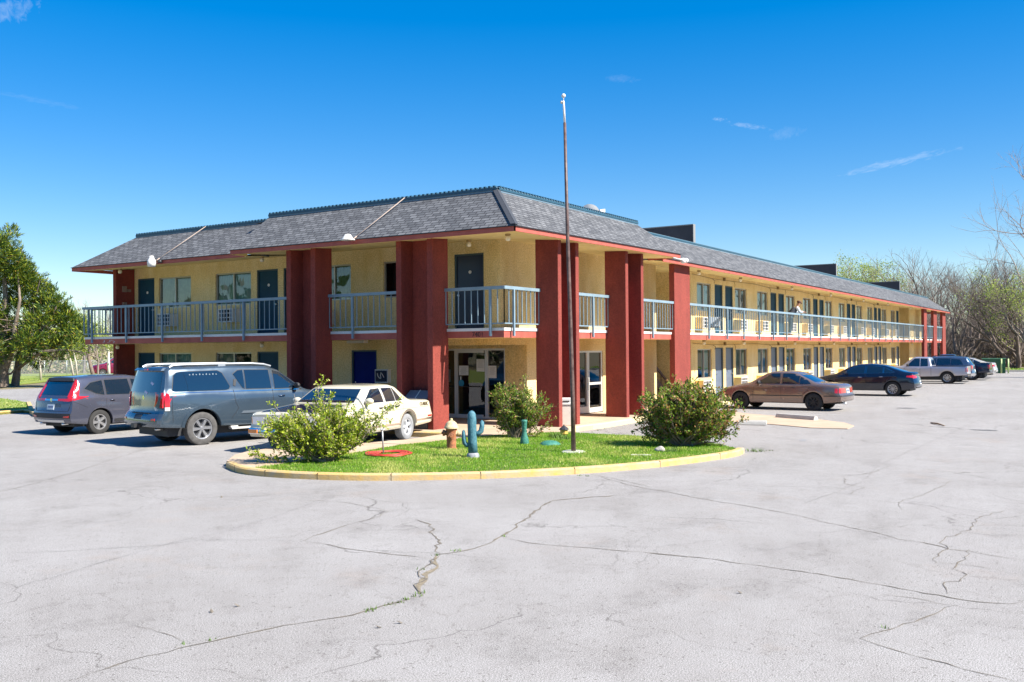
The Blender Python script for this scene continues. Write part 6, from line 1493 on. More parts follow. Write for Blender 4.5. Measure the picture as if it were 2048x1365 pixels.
# ================================================================= THE MAN ON THE WALKWAY
def skin_obj(name, verts, edges, radii, m, parent, sub=2, root=0):
    me = bpy.data.meshes.new(name); me.from_pydata(verts, edges, [])
    o = bpy.data.objects.new(name, me); COL.objects.link(o); o.parent = parent; me.materials.append(m)
    sk_ = o.modifiers.new('skin', 'SKIN'); sk_.use_smooth_shade = True; sk_.branch_smoothing = 0.6
    for i, r in enumerate(radii):
        rr = r if isinstance(r, tuple) else (r, r)
        me.skin_vertices[0].data[i].radius = rr
    me.skin_vertices[0].data[root].use_root = True
    if sub: ss = o.modifiers.new('sub', 'SUBSURF'); ss.levels = sub; ss.render_levels = sub
    return o
pm_ = PY(1580, 664, 14.25); px0, py0 = pm_.x, 14.25
man = thing('person', 'man in a brown cap and dark vest over pale sleeves leaning on the upper railing', 'person', (px0, py0, 2.84), R(-48)); man.scale = (1.07, 1.12, 1.04)
# local frame: +x is where he faces, +y his left
M_SKIN = mat('skin', (0.42, 0.22, 0.14), 0.6); M_VEST = mat('vest', (0.02, 0.025, 0.04), 0.9, vscale=18, col2=(0.07, 0.08, 0.10)); M_SHIRT = mat('pale_shirt', (0.55, 0.62, 0.70), 0.9, var=0.1, vscale=9); M_JEAN = mat('dark_trousers', (0.03, 0.07, 0.085), 0.9, var=0.25, vscale=9); M_CAPB = mat('brown_cap', (0.10, 0.045, 0.03), 0.8)
hips = (0.0, 0, 0.90); waist = (0.05, 0, 1.04); chest = (0.24, 0, 1.27); neck = (0.37, 0, 1.42); head0 = (0.43, 0, 1.50); head1 = (0.47, 0, 1.60)
V = [hips, waist, chest, neck, head0, head1]; E_ = [(0, 1), (1, 2), (2, 3), (3, 4), (4, 5)]; Rr = [(0.13, 0.10), (0.12, 0.10), (0.15, 0.11), 0.055, (0.075, 0.085), (0.075, 0.09)]
def chain(start, pts, rad):
    prev = start
    for p, r in zip(pts, rad): V.append(p); E_.append((prev, len(V)-1)); Rr.append(r); prev = len(V)-1
    return prev
for sg in (1, -1):
    chain(0, [(0.02, 0.09*sg, 0.84), (0.05+0.02*sg, 0.10*sg, 0.47), (-0.02+0.08*sg, 0.11*sg, 0.08), (0.10+0.08*sg, 0.12*sg, 0.035)], [0.085, 0.055, 0.042, 0.035])
    w = chain(2, [(0.29, 0.17*sg, 1.34), (0.36, 0.22*sg, 1.14), (0.60, 0.15*sg, 1.13), (0.66, 0.13*sg, 1.13)], [0.055, 0.042, 0.028, (0.02, 0.035)])
    for k, (dy, L_) in enumerate(((-0.03, .07), (-0.01, .08), (0.01, .078), (0.03, .065))):
        chain(w, [(0.69, 0.13*sg+dy, 1.125), (0.69+L_*0.6, 0.125*sg+dy*1.1, 1.11), (0.69+L_*0.8, 0.12*sg+dy*1.1, 1.08)], [0.009, 0.009, 0.007])
    chain(w, [(0.66, 0.13*sg-0.035*sg, 1.12), (0.70, 0.13*sg-0.055*sg, 1.11)], [0.010, 0.008])
skin_obj('body', V, E_, Rr, M_SKIN, man, 1)
# face details
m = MB(); m.lathe([(0.006, 0.03), (0.016, 0.0), (0.0, -0.012)], (0.565, 0, 1.53), 'z', 8); m.build('nose', M_SKIN, man, local=True, smooth=True)
for sg in (1, -1):
    m = MB(); ball(m, (0.545, 0.03*sg, 1.565), 0.010, 8); m.build('eye', mat('eye_dark', (0.03, 0.02, 0.02), 0.3), man, local=True, smooth=True)
    m = MB(); ball(m, (0.45, 0.088*sg, 1.55), 0.022, 8); m.build('ear', M_SKIN, man, local=True, smooth=True)
m = MB(); m.box((0.545, -0.022, 1.49), (0.557, 0.022, 1.497)); m.build('mouth', mat('lips', (0.25, 0.09, 0.08), 0.6), man, local=True)
V2 = []; E2_ = []; R2 = []
def net(nodes, edges, rad): V2.extend(nodes); E2_.extend(edges); R2.extend(rad)
skin_obj('vest', [hips, waist, (0.15, 0, 1.16), chest, (0.31, 0, 1.345)], [(0, 1), (1, 2), (2, 3), (3, 4)], [(0.18, 0.145), (0.175, 0.15), (0.19, 0.155), (0.20, 0.16), (0.14, 0.10)], M_VEST, man, 2)
for sg in (1, -1):
    skin_obj('sleeve', [(0.27, 0.12*sg, 1.33), (0.30, 0.185*sg, 1.33), (0.36, 0.225*sg, 1.15), (0.40, 0.215*sg, 1.13), (0.58, 0.155*sg, 1.132)], [(0, 1), (1, 2), (2, 3), (3, 4)], [0.085, 0.085, 0.068, 0.064, 0.048], M_SHIRT, man, 2)
    skin_obj('trouser_leg', [(0.0, 0.06*sg, 0.93), (0.02, 0.095*sg, 0.82), (0.05+0.02*sg, 0.10*sg, 0.47), (-0.02+0.08*sg, 0.11*sg, 0.09)], [(0, 1), (1, 2), (2, 3)], [(0.11, 0.12), 0.105, 0.075, 0.068], M_JEAN, man, 2)
    skin_obj('shoe', [(-0.05+0.08*sg, 0.11*sg, 0.045), (0.06+0.08*sg, 0.12*sg, 0.04), (0.16+0.08*sg, 0.125*sg, 0.032)], [(0, 1), (1, 2)], [0.045, 0.045, (0.04, 0.03)], M_BLK, man, 2)
m = MB(); m.lathe([(0.098, 0.0), (0.104, 0.03), (0.095, 0.07), (0.06, 0.10), (0, 0.108)], (0, 0, 0), 'z', 18); m.xform(Matrix.Translation((0.46, 0, 1.585))@Matrix.Rotation(R(14), 4, 'Y'))
k0 = len(m.v); m.prism([(0.06, -0.075), (0.13, -0.065), (0.175, 0.0), (0.13, 0.065), (0.06, 0.075)], 0.0, 0.012); m.xform(Matrix.Translation((0.46, 0, 1.59))@Matrix.Rotation(R(20), 4, 'Y'), k0)
m.build('cap', M_CAPB, man, local=True, smooth=True, autosmooth=40)

# ================================================================= PLANTS
def fast_mesh(name, V, F, mats, mi=None, parent=None, smooth=False):
    me = bpy.data.meshes.new(name); V = np.asarray(V, dtype=np.float32); F = np.asarray(F, dtype=np.int32); k = F.shape[1]
    me.vertices.add(len(V)); me.vertices.foreach_set('co', V.ravel()); me.loops.add(F.size); me.loops.foreach_set('vertex_index', F.ravel())
    me.polygons.add(len(F)); me.polygons.foreach_set('loop_start', np.arange(0, F.size, k, dtype=np.int32)); me.polygons.foreach_set('loop_total', np.full(len(F), k, dtype=np.int32))
    for m_ in (mats if isinstance(mats, (list, tuple)) else [mats]): me.materials.append(m_)
    if mi is not None: me.polygons.foreach_set('material_index', np.asarray(mi, dtype=np.int32))
    me.update(calc_edges=True); me.validate()
    o = bpy.data.objects.new(name, me); COL.objects.link(o)
    if parent is not None: o.parent = parent
    return o
def leafmat(name, col, trans=0.35, rough=0.55):
    m = bpy.data.materials.new(name); m.use_nodes = True; t = m.node_tree; b = t.nodes['Principled BSDF']; o = t.nodes['Material Output']
    b.inputs['Base Color'].default_value = (*col, 1); b.inputs['Roughness'].default_value = rough; b.inputs['Specular IOR Level'].default_value = 0.35
    tr = t.nodes.new('ShaderNodeBsdfTranslucent'); tr.inputs[0].default_value = (min(1, col[0]*1.3), min(1, col[1]*1.35), col[2]*0.8, 1)
    mx = t.nodes.new('ShaderNodeMixShader'); mx.inputs[0].default_value = trans; t.links.new(b.outputs[0], mx.inputs[1]); t.links.new(tr.outputs[0], mx.inputs[2]); t.links.new(mx.outputs[0], o.inputs[0])
    MATS[name] = m; return m
M_BARK = mat('bark', (0.13, 0.095, 0.07), 0.95, vscale=6, col2=(0.24, 0.19, 0.15)); M_STEM = mat('stem', (0.20, 0.14, 0.10), 0.9, vscale=9, col2=(0.34, 0.27, 0.20))
def leaves(P, size, asp, mats, weights, up=0.3, dirs=None, spread=1.0, bend=0.0):
    """diamond leaf faces at points P"""
    n = len(P); D = RNG.normal(size=(n, 3))
    if dirs is not None: D = dirs+D*spread
    D[:, 2] += up; D /= np.linalg.norm(D, axis=1)[:, None]
    S = np.cross(D, RNG.normal(size=(n, 3))); S /= np.linalg.norm(S, axis=1)[:, None]
    L = (size*RNG.uniform(0.6, 1.35, n))[:, None]; W = L*asp*0.5
    A = P; B = P+D*L*0.5+S*W; C = P+D*L; E_ = P+D*L*0.5-S*W
    V = np.stack([A, B, C, E_], 1).reshape(-1, 3); F = np.arange(n*4).reshape(-1, 4)
    mi = RNG.choice(len(mats), n, p=weights); return V, F, mi

def shrub(name, label, px, py, ells, nmain, ntw, leaf, nleaf, mats, weights, stems_r=0.011, zmin=0.24, seed=1, group=None, long_shoots=()):
    """ells: crown lobes (right, depth, up, radius r, radius d, radius u) in metres from the base"""
    rg = np.random.default_rng(seed); base, r_, f_ = frame_at(px, py); root = thing(name, label, 'shrub', base, 0, group)
    r3, f3, u3 = np.array(r_), np.array(f_), np.array((0, 0, 1.0))
    vol = np.array([e[3]*e[4]*e[5] for e in ells]); vol = vol/vol.sum(); st = MB(); LP = []; LD = []
    def sample(k):
        e = ells[rg.choice(len(ells), p=vol)]; d = rg.normal(size=3); d /= np.linalg.norm(d); q = d*k
        return np.array([e[0]+q[0]*e[3], e[1]+q[1]*e[4], max(zmin+0.10*abs(rg.normal()), e[2]+q[2]*e[5])])
    def w(p): return r3*p[0]+f3*p[1]+u3*p[2]
    tg = [sample(rg.uniform(0.35, 1.0)**0.5) for _ in range(nmain)]+[np.array(s) for s in long_shoots]
    for i, t in enumerate(tg):
        s = np.array([rg.normal()*0.06, rg.normal()*0.06, 0]); mid = s*0.5+t*np.array([0.55, 0.55, 0.38])+rg.normal(size=3)*0.04
        path = [s, (s+mid)/2+rg.normal(size=3)*0.02, mid, (mid+t)/2+rg.normal(size=3)*0.03, t]
        path = [w(p) for p in path]; st.tube([tuple(p) for p in path], [stems_r*1.3, stems_r, stems_r*0.8, stems_r*0.55, 0.003], 5, cap=False)
        for k in range(ntw):
            a = rg.uniform(0.35, 1.0); j = min(3, int(a*4)); p0 = path[j]+(path[j+1]-path[j])*(a*4-j); d = rg.normal(size=3)*0.5+(path[-1]-path[0])/np.linalg.norm(path[-1]-path[0])*0.55; d[2] += 0.25; d /= np.linalg.norm(d)
            L = rg.uniform(0.10, 0.30); p1 = p0+d*L*0.5+rg.normal(size=3)*0.015; p2 = p0+d*L
            st.tube([tuple(p0), tuple(p1), tuple(p2)], [0.004, 0.003, 0.0015], 3, cap=False)
            for q in range(nleaf):
                b = rg.uniform(0.15, 1.05); LP.append(p0+(p2-p0)*b+rg.normal(size=3)*0.018); LD.append(d)
    o = st.build('stems', M_STEM, None); o.parent = root
    V, F, mi = leaves(np.array(LP), leaf, 0.5, mats, weights, 0.25, np.array(LD), 0.9)
    fast_mesh('foliage', V, F, mats, mi, root)
    return root
LG = [leafmat('leaf_bright', (0.36, 0.42, 0.025)), leafmat('leaf_mid', (0.20, 0.30, 0.03)), leafmat('leaf_yellow', (0.62, 0.56, 0.22)), leafmat('leaf_dark', (0.045, 0.09, 0.015))]
LR = [leafmat('leaf_olive', (0.24, 0.29, 0.04)), leafmat('leaf_green', (0.15, 0.25, 0.03)), leafmat('leaf_russet', (0.42, 0.21, 0.10)), leafmat('leaf_deep', (0.04, 0.07, 0.015))]
shrub('flowering_shrub', 'loose bright yellow green shrub with pale blossom in front of the cream saloon', 652, 924,
      [(-0.2, 0, 0.76, 0.95, 0.6, 0.30), (-0.65, 0, 0.60, 0.55, 0.45, 0.30), (0.35, 0, 0.78, 0.60, 0.5, 0.36), (0.0, 0, 0.98, 0.42, 0.4, 0.34)], 125, 13, 0.054, 17, LG, (0.46, 0.30, 0.12, 0.12), seed=4,
      long_shoots=[(1.22, 0.0, 0.98), (1.26, -0.05, 1.03), (-1.35, -0.1, 0.18), (-1.30, -0.2, 0.22), (-1.0, 0.1, 1.15), (-0.6, 0.1, 1.32), (-0.15, 0.2, 1.48), (0.1, 0.1, 1.40), (-1.2, 0, 0.7)])
shrub('rounded_shrub', 'upright green shrub in front of the lobby doors, between the cactus and the pole', 1030, 877,
      [(0.05, 0, 0.86, 0.62, 0.55, 0.36), (-0.22, 0, 0.95, 0.42, 0.4, 0.32), (0.35, 0, 0.80, 0.44, 0.4, 0.30)], 90, 13, 0.058, 15, LR, (0.36, 0.32, 0.12, 0.20), zmin=0.32, seed=8,
      long_shoots=[(0.25, 0, 1.38), (-0.35, 0, 1.32), (0.80, 0, 0.75), (0.85, 0, 0.42)])
shrub('spreading_shrub', 'wide dense russet green shrub at the right end of the island', 1368, 893,
      [(0.0, 0, 0.98, 0.85, 0.75, 0.36), (-0.58, 0, 0.88, 0.58, 0.55, 0.30), (0.62, 0, 0.86, 0.58, 0.6, 0.36), (0.85, 0, 0.62, 0.38, 0.5, 0.24), (0.1, 0, 1.12, 0.60, 0.5, 0.28), (-0.8, 0, 0.62, 0.30, 0.3, 0.16)], 170, 13, 0.066, 16, LR, (0.32, 0.28, 0.22, 0.18), stems_r=0.016, zmin=0.36, seed=12,
      long_shoots=[(-1.05, 0, 0.35), (1.1, 0, 0.30), (-0.9, 0, 0.95)])
# weed tuft under the lantern
tw = MB(); c_ = G(1112, 876, 0.1); tuft(tw, c_, 160, 0.16, 0.22); c_ = G(1345, 905, 0.1); tuft(tw, c_, 90, 0.12, 0.16); c_ = G(1130, 880, 0.1); tuft(tw, c_, 90, 0.13, 0.18)
tw.build('weed_tufts', M_WEED, kind='stuff')

# ---- grass on the island
def in_poly(P, poly):
    x, y = P[:, 0], P[:, 1]; ins = np.zeros(len(P), bool); n = len(poly)
    for i in range(n):
        x1, y1 = poly[i][:2]; x2, y2 = poly[(i+1) % n][:2]
        c = ((y1 > y) != (y2 > y)) & (x < (x2-x1)*(y-y1)/(y2-y1+1e-12)+x1); ins ^= c
    return ins
def vnoise(P, s, seed):
    rg = np.random.default_rng(seed); a = rg.uniform(0, 6.28, (6, 3)); out = 0
    for k in range(6): out = out+np.sin(P[:, 0]*s*(1+0.6*k)*math.cos(a[k, 0])+P[:, 1]*s*(1+0.6*k)*math.sin(a[k, 0])+a[k, 1])/(1+0.5*k)
    return out/2.5
def grass(name, poly, n, h, w, z, mats, seed, dry_bias=0.0):
    rg = np.random.default_rng(seed); A = np.array([p[:2] for p in poly]); lo, hi = A.min(0), A.max(0)
    P = rg.uniform(lo, hi, (int(n*1.9), 2)); P = P[in_poly(P, poly)][:n]; n = len(P)
    nz = vnoise(P, 1.6, seed)+0.6*vnoise(P, 5, seed+1)
    H = h*(0.75+0.25*nz.clip(-1, 1))*rg.uniform(0.5, 1.3, n); a = rg.uniform(0, 6.283, n); ln = H*rg.uniform(0.1, 0.9, n); b = rg.uniform(0, 6.283, n)
    B = np.c_[P, np.full(n, z)]; S = np.c_[np.cos(a), np.sin(a), np.zeros(n)]*w*rg.uniform(0.6, 1.4, n)[:, None]; T = B+np.c_[np.cos(b)*ln, np.sin(b)*ln, H]
    V = np.stack([B-S, B+S, T], 1).reshape(-1, 3); F = np.arange(n*3).reshape(-1, 3)
    pd = (0.34+0.60*(nz+dry_bias)).clip(0.05, 0.92); mi = np.where(rg.uniform(size=n) < pd, 1, np.where(rg.uniform(size=n) < 0.4, 2, 0))
    o = fast_mesh(name, V, F, mats, mi); o['kind'] = 'stuff'; return o
GM = [leafmat('grass_green', (0.22, 0.40, 0.02), 0.4), leafmat('grass_straw', (0.48, 0.50, 0.14), 0.3), leafmat('grass_deep', (0.11, 0.26, 0.015), 0.4)]
grass('grass', island_poly, 120000, 0.055, 0.006, 0.10, GM, 5, -0.25)
GM2 = [leafmat('lawn_green', (0.20, 0.31, 0.03), 0.4), leafmat('lawn_straw', (0.36, 0.38, 0.10), 0.3), GM[2]]
lawn_poly = [(p.x, p.y) for p in lp]+[(c0.x+1.0, c0.y+2.0), (24, 41), (30, 60), (50, 80), (40, 85), (5, 60)]
grass('lawn_grass', lawn_poly, 50000, 0.08, 0.03, 0.07, GM2, 6, 0.3)

# ---- recursive bare trees
def bare_tree_mesh(seed, H, spread=0.55, levels=6, r0=0.16, nb=(2, 4), low=0.25, lean=0.0, twig=True, nside=(6, 3)):
    rg = np.random.default_rng(seed); V = []; F = []; tips = []
    def ring(p, d, r, n):
        a = np.cross(d, (0.3, 0.5, 0.81)); a /= np.linalg.norm(a); b = np.cross(d, a); st = len(V)
        for k in range(n): t = 2*math.pi*k/n; V.append(p+a*r*math.cos(t)+b*r*math.sin(t))
        return st
    def grow(p, d, L, r, lev):
        n = nside[0] if lev < 2 else (4 if lev < 3 else nside[1]); seg = 4 if lev < 3 else 3 if lev < 5 else 2
        prev = ring(p, d, r, n); r1 = r*0.70; pts = [p]
        for s in range(seg):
            d = d+rg.normal(size=3)*(0.12 if lev < 2 else 0.17); d[2] += 0.05 if lev > 0 else 0.02; d /= np.linalg.norm(d); p = p+d*L/seg; rr = r+(r1-r)*(s+1)/seg; cur = ring(p, d, rr, n)
            for k in range(n): F.append((prev+k, prev+(k+1) % n, cur+(k+1) % n, cur+k))
            prev = cur; pts.append(p)
        if lev >= levels: tips.append(p); return
        k = rg.integers(nb[0], nb[1]+1)+(1 if lev == 0 else 0)
        for i in range(k):
            j = rg.integers(1 if lev == 0 else 1, seg+1) if i else seg
            q = pts[j]; ang = rg.uniform(0.25, 0.75)*(1.2 if i else 0.6)*spread/0.55; az = rg.uniform(0, 6.283)
            a = np.cross(d, (0.2, 0.9, 0.4)); a /= np.linalg.norm(a); b = np.cross(d, a)
            nd = d*math.cos(ang)+(a*math.cos(az)+b*math.sin(az))*math.sin(ang); nd[2] += 0.10; nd /= np.linalg.norm(nd)
            grow(q, nd, L*rg.uniform(0.62, 0.86), r1*rg.uniform(0.6, 0.85) if i else r1*0.9, lev+1)
    ntr = 1 if low > 0.2 else 3
    for i in range(ntr):
        d = np.array([rg.normal()*0.15+lean, rg.normal()*0.15, 1.0])+(rg.normal(size=3)*0.35 if ntr > 1 else 0); d[2] = abs(d[2]); d /= np.linalg.norm(d); grow(np.array([rg.normal()*0.1*(ntr-1), rg.normal()*0.1*(ntr-1), -0.1]), d, H*low+H*0.06*ntr, r0, 0)
    V = np.array(V); z = V[:, 2].max(); s = H/z; V *= s; tips = np.array(tips)*s
    return V, np.array(F), tips
def tree_obj(name, label, loc, V, F, mats, leafset=None, rotz=0.0, group=None, sc=1.0):
    root = thing(name, label, 'tree', loc, rotz, group); root.scale = (sc, sc, sc)
    fast_mesh('branches', V, F, mats, None, root)
    if leafset: fast_mesh('foliage', leafset[0], leafset[1], leafset[3], leafset[2], root)
    return root
M_TW1 = mat('bark_grey', (0.16, 0.125, 0.105), 0.95, vscale=1.5, col2=(0.27, 0.22, 0.18)); M_TW2 = mat('bark_dark', (0.09, 0.07, 0.06), 0.95, vscale=1.5, col2=(0.20, 0.155, 0.13))
LSP = [leafmat('spring_leaf', (0.30, 0.36, 0.08), 0.45), leafmat('spring_leaf_pale', (0.42, 0.45, 0.16), 0.45), leafmat('spring_leaf_green', (0.14, 0.22, 0.05), 0.4)]
T1 = bare_tree_mesh(3, 11.5, 0.62, 7, 0.26, (2, 3), 0.16); T2 = bare_tree_mesh(9, 11.0, 0.55, 6, 0.20, (2, 4), 0.28); T3 = bare_tree_mesh(21, 12.0, 0.5, 7, 0.22, (2, 3), 0.26)
def fuzz(T, n, size, mats, w, spread=0.25):
    tips = T[2]; idx = RNG.integers(0, len(tips), n); return (*leaves(tips[idx]+RNG.normal(size=(n, 3))*spread, size, 0.6, mats, w), mats)
g_ = 'bare trees beyond the right end of the lot'
big = tree_obj('bare_tree', 'broad many stemmed bare tree just beyond the far end of the motel', at_depth(1922, 745, 101), T1[0], T1[1], M_TW2, None, 0.4, g_, 1.0)
kinds = {}
def plant_tree(kind, label, px, dep, H, rot, fz=None):
    T = {1: T1, 2: T2, 3: T3}[kind]; base_h = {1: 11.5, 2: 11.0, 3: 12.0}[kind]; key = (kind, bool(fz))
    loc = at_depth(px, 740, dep)
    if key not in kinds:
        ls = fuzz(T, 5200, 0.16, LSP, (0.45, 0.35, 0.20)) if fz else None
        kinds[key] = tree_obj('leafing_tree' if fz else 'bare_tree', label, loc, T[0], T[1], M_TW1 if kind != 1 else M_TW2, ls, rot, 'young leafing trees behind the motel' if fz else g_, H/base_h)
    else: dup(kinds[key], loc, rot, label, H/base_h)
for i, (k, px, dep, H, rot, fz, lb) in enumerate([
    (2, 1700, 150, 16.5, 0.3, 1, 'yellow green leafing tree above the motel roof, leftmost of its row'), (3, 1738, 146, 16.0, 1.3, 1, 'yellow green leafing tree over the roof, second of its row'), (2, 1778, 142, 14.8, 2.2, 1, 'pale leafing tree over the roof next to the grey bare crowns'), (3, 1672, 155, 15.5, 4.1, 1, 'pale green tree just right of the second dark rooftop wall'),
    (3, 1822, 128, 15.0, 0.9, 0, 'grey bare tree showing above the end of the motel roof'), (2, 1858, 122, 15.0, 2.5, 0, 'bare tree directly behind the last red piers'), (3, 1892, 120, 14.2, 3.3, 0, 'pale grey bare tree behind the broad dark one'), (2, 1960, 116, 12.2, 5.0, 0, 'bare tree right of the broad many stemmed one'),
    (3, 1995, 108, 13.0, 1.9, 0, 'thin bare tree behind the green enclosure'), (1, 2035, 96, 11.8, 2.9, 0, 'dark trunked bare tree at the right edge of the lot'), (2, 2052, 92, 10.0, 0.1, 1, 'leafing green tree at the far right edge'), (3, 2150, 66, 17.5, 4.4, 0, 'tall bare tree whose twigs reach in at upper right'),
    (2, 1935, 135, 14.0, 1.1, 0, 'thin bare crown between the broad tree and the green enclosure'), (3, 2020, 128, 14.5, 5.6, 0, 'bare crown low behind the right edge trees'), (2, 2060, 118, 14.5, 3.9, 0, 'brown bare crown deep behind the far right edge'), (3, 1970, 140, 14.0, 0.5, 0, 'far bare crown directly above the green enclosure'), (1, 1800, 150, 13.5, 4.0, 0, 'dark bare tree low over the last rooftop wall'), (1, 2010, 104, 9.5, 5.1, 0, 'small dark bare tree behind the verge at right'), (2, 1985, 122, 12.0, 2.7, 1, 'faint green leafing tree above the beige saloon')]):
    plant_tree(k, lb, px, dep, H, rot, fz)

# brush and understorey beyond the lot (nobody could count it)
def brush(name, pts_fn, n, size, mats, w, seed, twig=None, tw_n=0):
    global RNG
    rg = np.random.default_rng(seed); P = pts_fn(rg, n); V, F, mi = leaves(P, size, 0.55, mats, w, 0.4); o = fast_mesh(name, V, F, mats, mi); o['kind'] = 'stuff'
BR = [leafmat('brush_brown', (0.20, 0.14, 0.09), 0.2), leafmat('brush_tan', (0.32, 0.25, 0.16), 0.2), leafmat('brush_green', (0.10, 0.15, 0.03), 0.3), leafmat('brush_dark', (0.06, 0.045, 0.035), 0.2)]
def right_brush(rg, n):
    px = rg.uniform(1800, 2140, n); dep = rg.uniform(104, 150, n); k = (0.55+0.45*np.sin(px*0.045)+0.3*np.sin(px*0.11+2)).clip(0.2, 1.2)
    z = np.abs(rg.normal(size=n))*1.7*k; out = []
    for a, b, c in zip(px, dep, z): d = ray(a, 700); out.append((d.x*b, d.y*b, c))
    return np.array(out)
brush('right_brush', right_brush, 26000, 0.42, BR, (0.42, 0.26, 0.12, 0.20), 31)
def right_thick(rg, n):
    P = right_brush(rg, n); P[:, 2] = P[:, 2]*2.1; return P
def twigs(name, fn, n, L, r, m_, seed):
    rg = np.random.default_rng(seed); P = fn(rg, n); D = rg.normal(size=(n, 3))*np.array([0.5, 0.5, 0.2]); D[:, 2] += 0.9; D /= np.linalg.norm(D, axis=1)[:, None]; S = np.cross(D, rg.normal(size=(n, 3))); S /= np.linalg.norm(S, axis=1)[:, None]; LL = (L*rg.uniform(0.4, 1.4, n))[:, None]
    V = np.stack([P-S*r, P+S*r, P+D*LL+S*r*0.3, P+D*LL-S*r*0.3], 1).reshape(-1, 3); o = fast_mesh(name, V, np.arange(n*4).reshape(-1, 4), m_); o['kind'] = 'stuff'
twigs('right_thicket', right_thick, 42000, 2.6, 0.026, M_TW1, 32)
VG = [leafmat('verge_green', (0.16, 0.30, 0.03), 0.4), GM2[1], GM[2]]
grass('verge_grass', [(95, -40), (101, -40), (101, 14), (95, 14)], 16000, 0.16, 0.05, 0.06, VG, 9, -0.1)
def left_brush(rg, n):
    px = rg.uniform(-60, 262, n); dep = rg.uniform(112, 175, n); k = 0.6+0.4*np.sin(px*0.06)+0.25*np.sin(px*0.15+1)
    z = np.abs(rg.normal(size=n))*1.5*k.clip(0.2, 1.2)+(dep-112)*0.045*rg.uniform(0, 1, n); out = []
    for a, b, c in zip(px, dep, z): d = ray(a, 700); out.append((d.x*b, d.y*b, c))
    return np.array(out)
BL = [leafmat('scrub_straw', (0.42, 0.36, 0.20), 0.2), leafmat('scrub_green', (0.18, 0.24, 0.07), 0.3), leafmat('scrub_olive', (0.28, 0.29, 0.12), 0.3), leafmat('scrub_pink', (0.42, 0.32, 0.26), 0.2)]
brush('left_scrub', left_brush, 26000, 0.42, BL, (0.30, 0.26, 0.24, 0.20), 41)
def far_line(rg, n):
    a = rg.uniform(-0.35, 1.75, n); dep = rg.uniform(420, 560, n); k = 5.5+2.5*np.sin(a*37)+1.5*np.sin(a*91+1)
    z = rg.uniform(0, 1, n)**0.8*k; return np.c_[np.cos(a)*dep, np.sin(a)*dep, z]
brush('far_treeline', far_line, 26000, 3.2, [leafmat('far_green', (0.16, 0.20, 0.13), 0.2), leafmat('far_brown', (0.22, 0.20, 0.17), 0.2)], (0.5, 0.5), 51)

def rear_line(rg, n):  # unseen trees added behind the camera for dark reflections in glass
    a = rg.uniform(1.85, 5.75, n); dep = rg.uniform(85, 120, n); k = 8.0+3.0*np.sin(a*23)+1.5*np.sin(a*57+1)
    z = rg.uniform(0, 1, n)**0.7*k; return np.c_[np.cos(a)*dep, np.sin(a)*dep, z]
brush('unseen_rear_treeline', rear_line, 30000, 1.7, [leafmat('rear_green', (0.05, 0.08, 0.02), 0.2), leafmat('rear_brown', (0.10, 0.08, 0.06), 0.2)], (0.6, 0.4), 52)
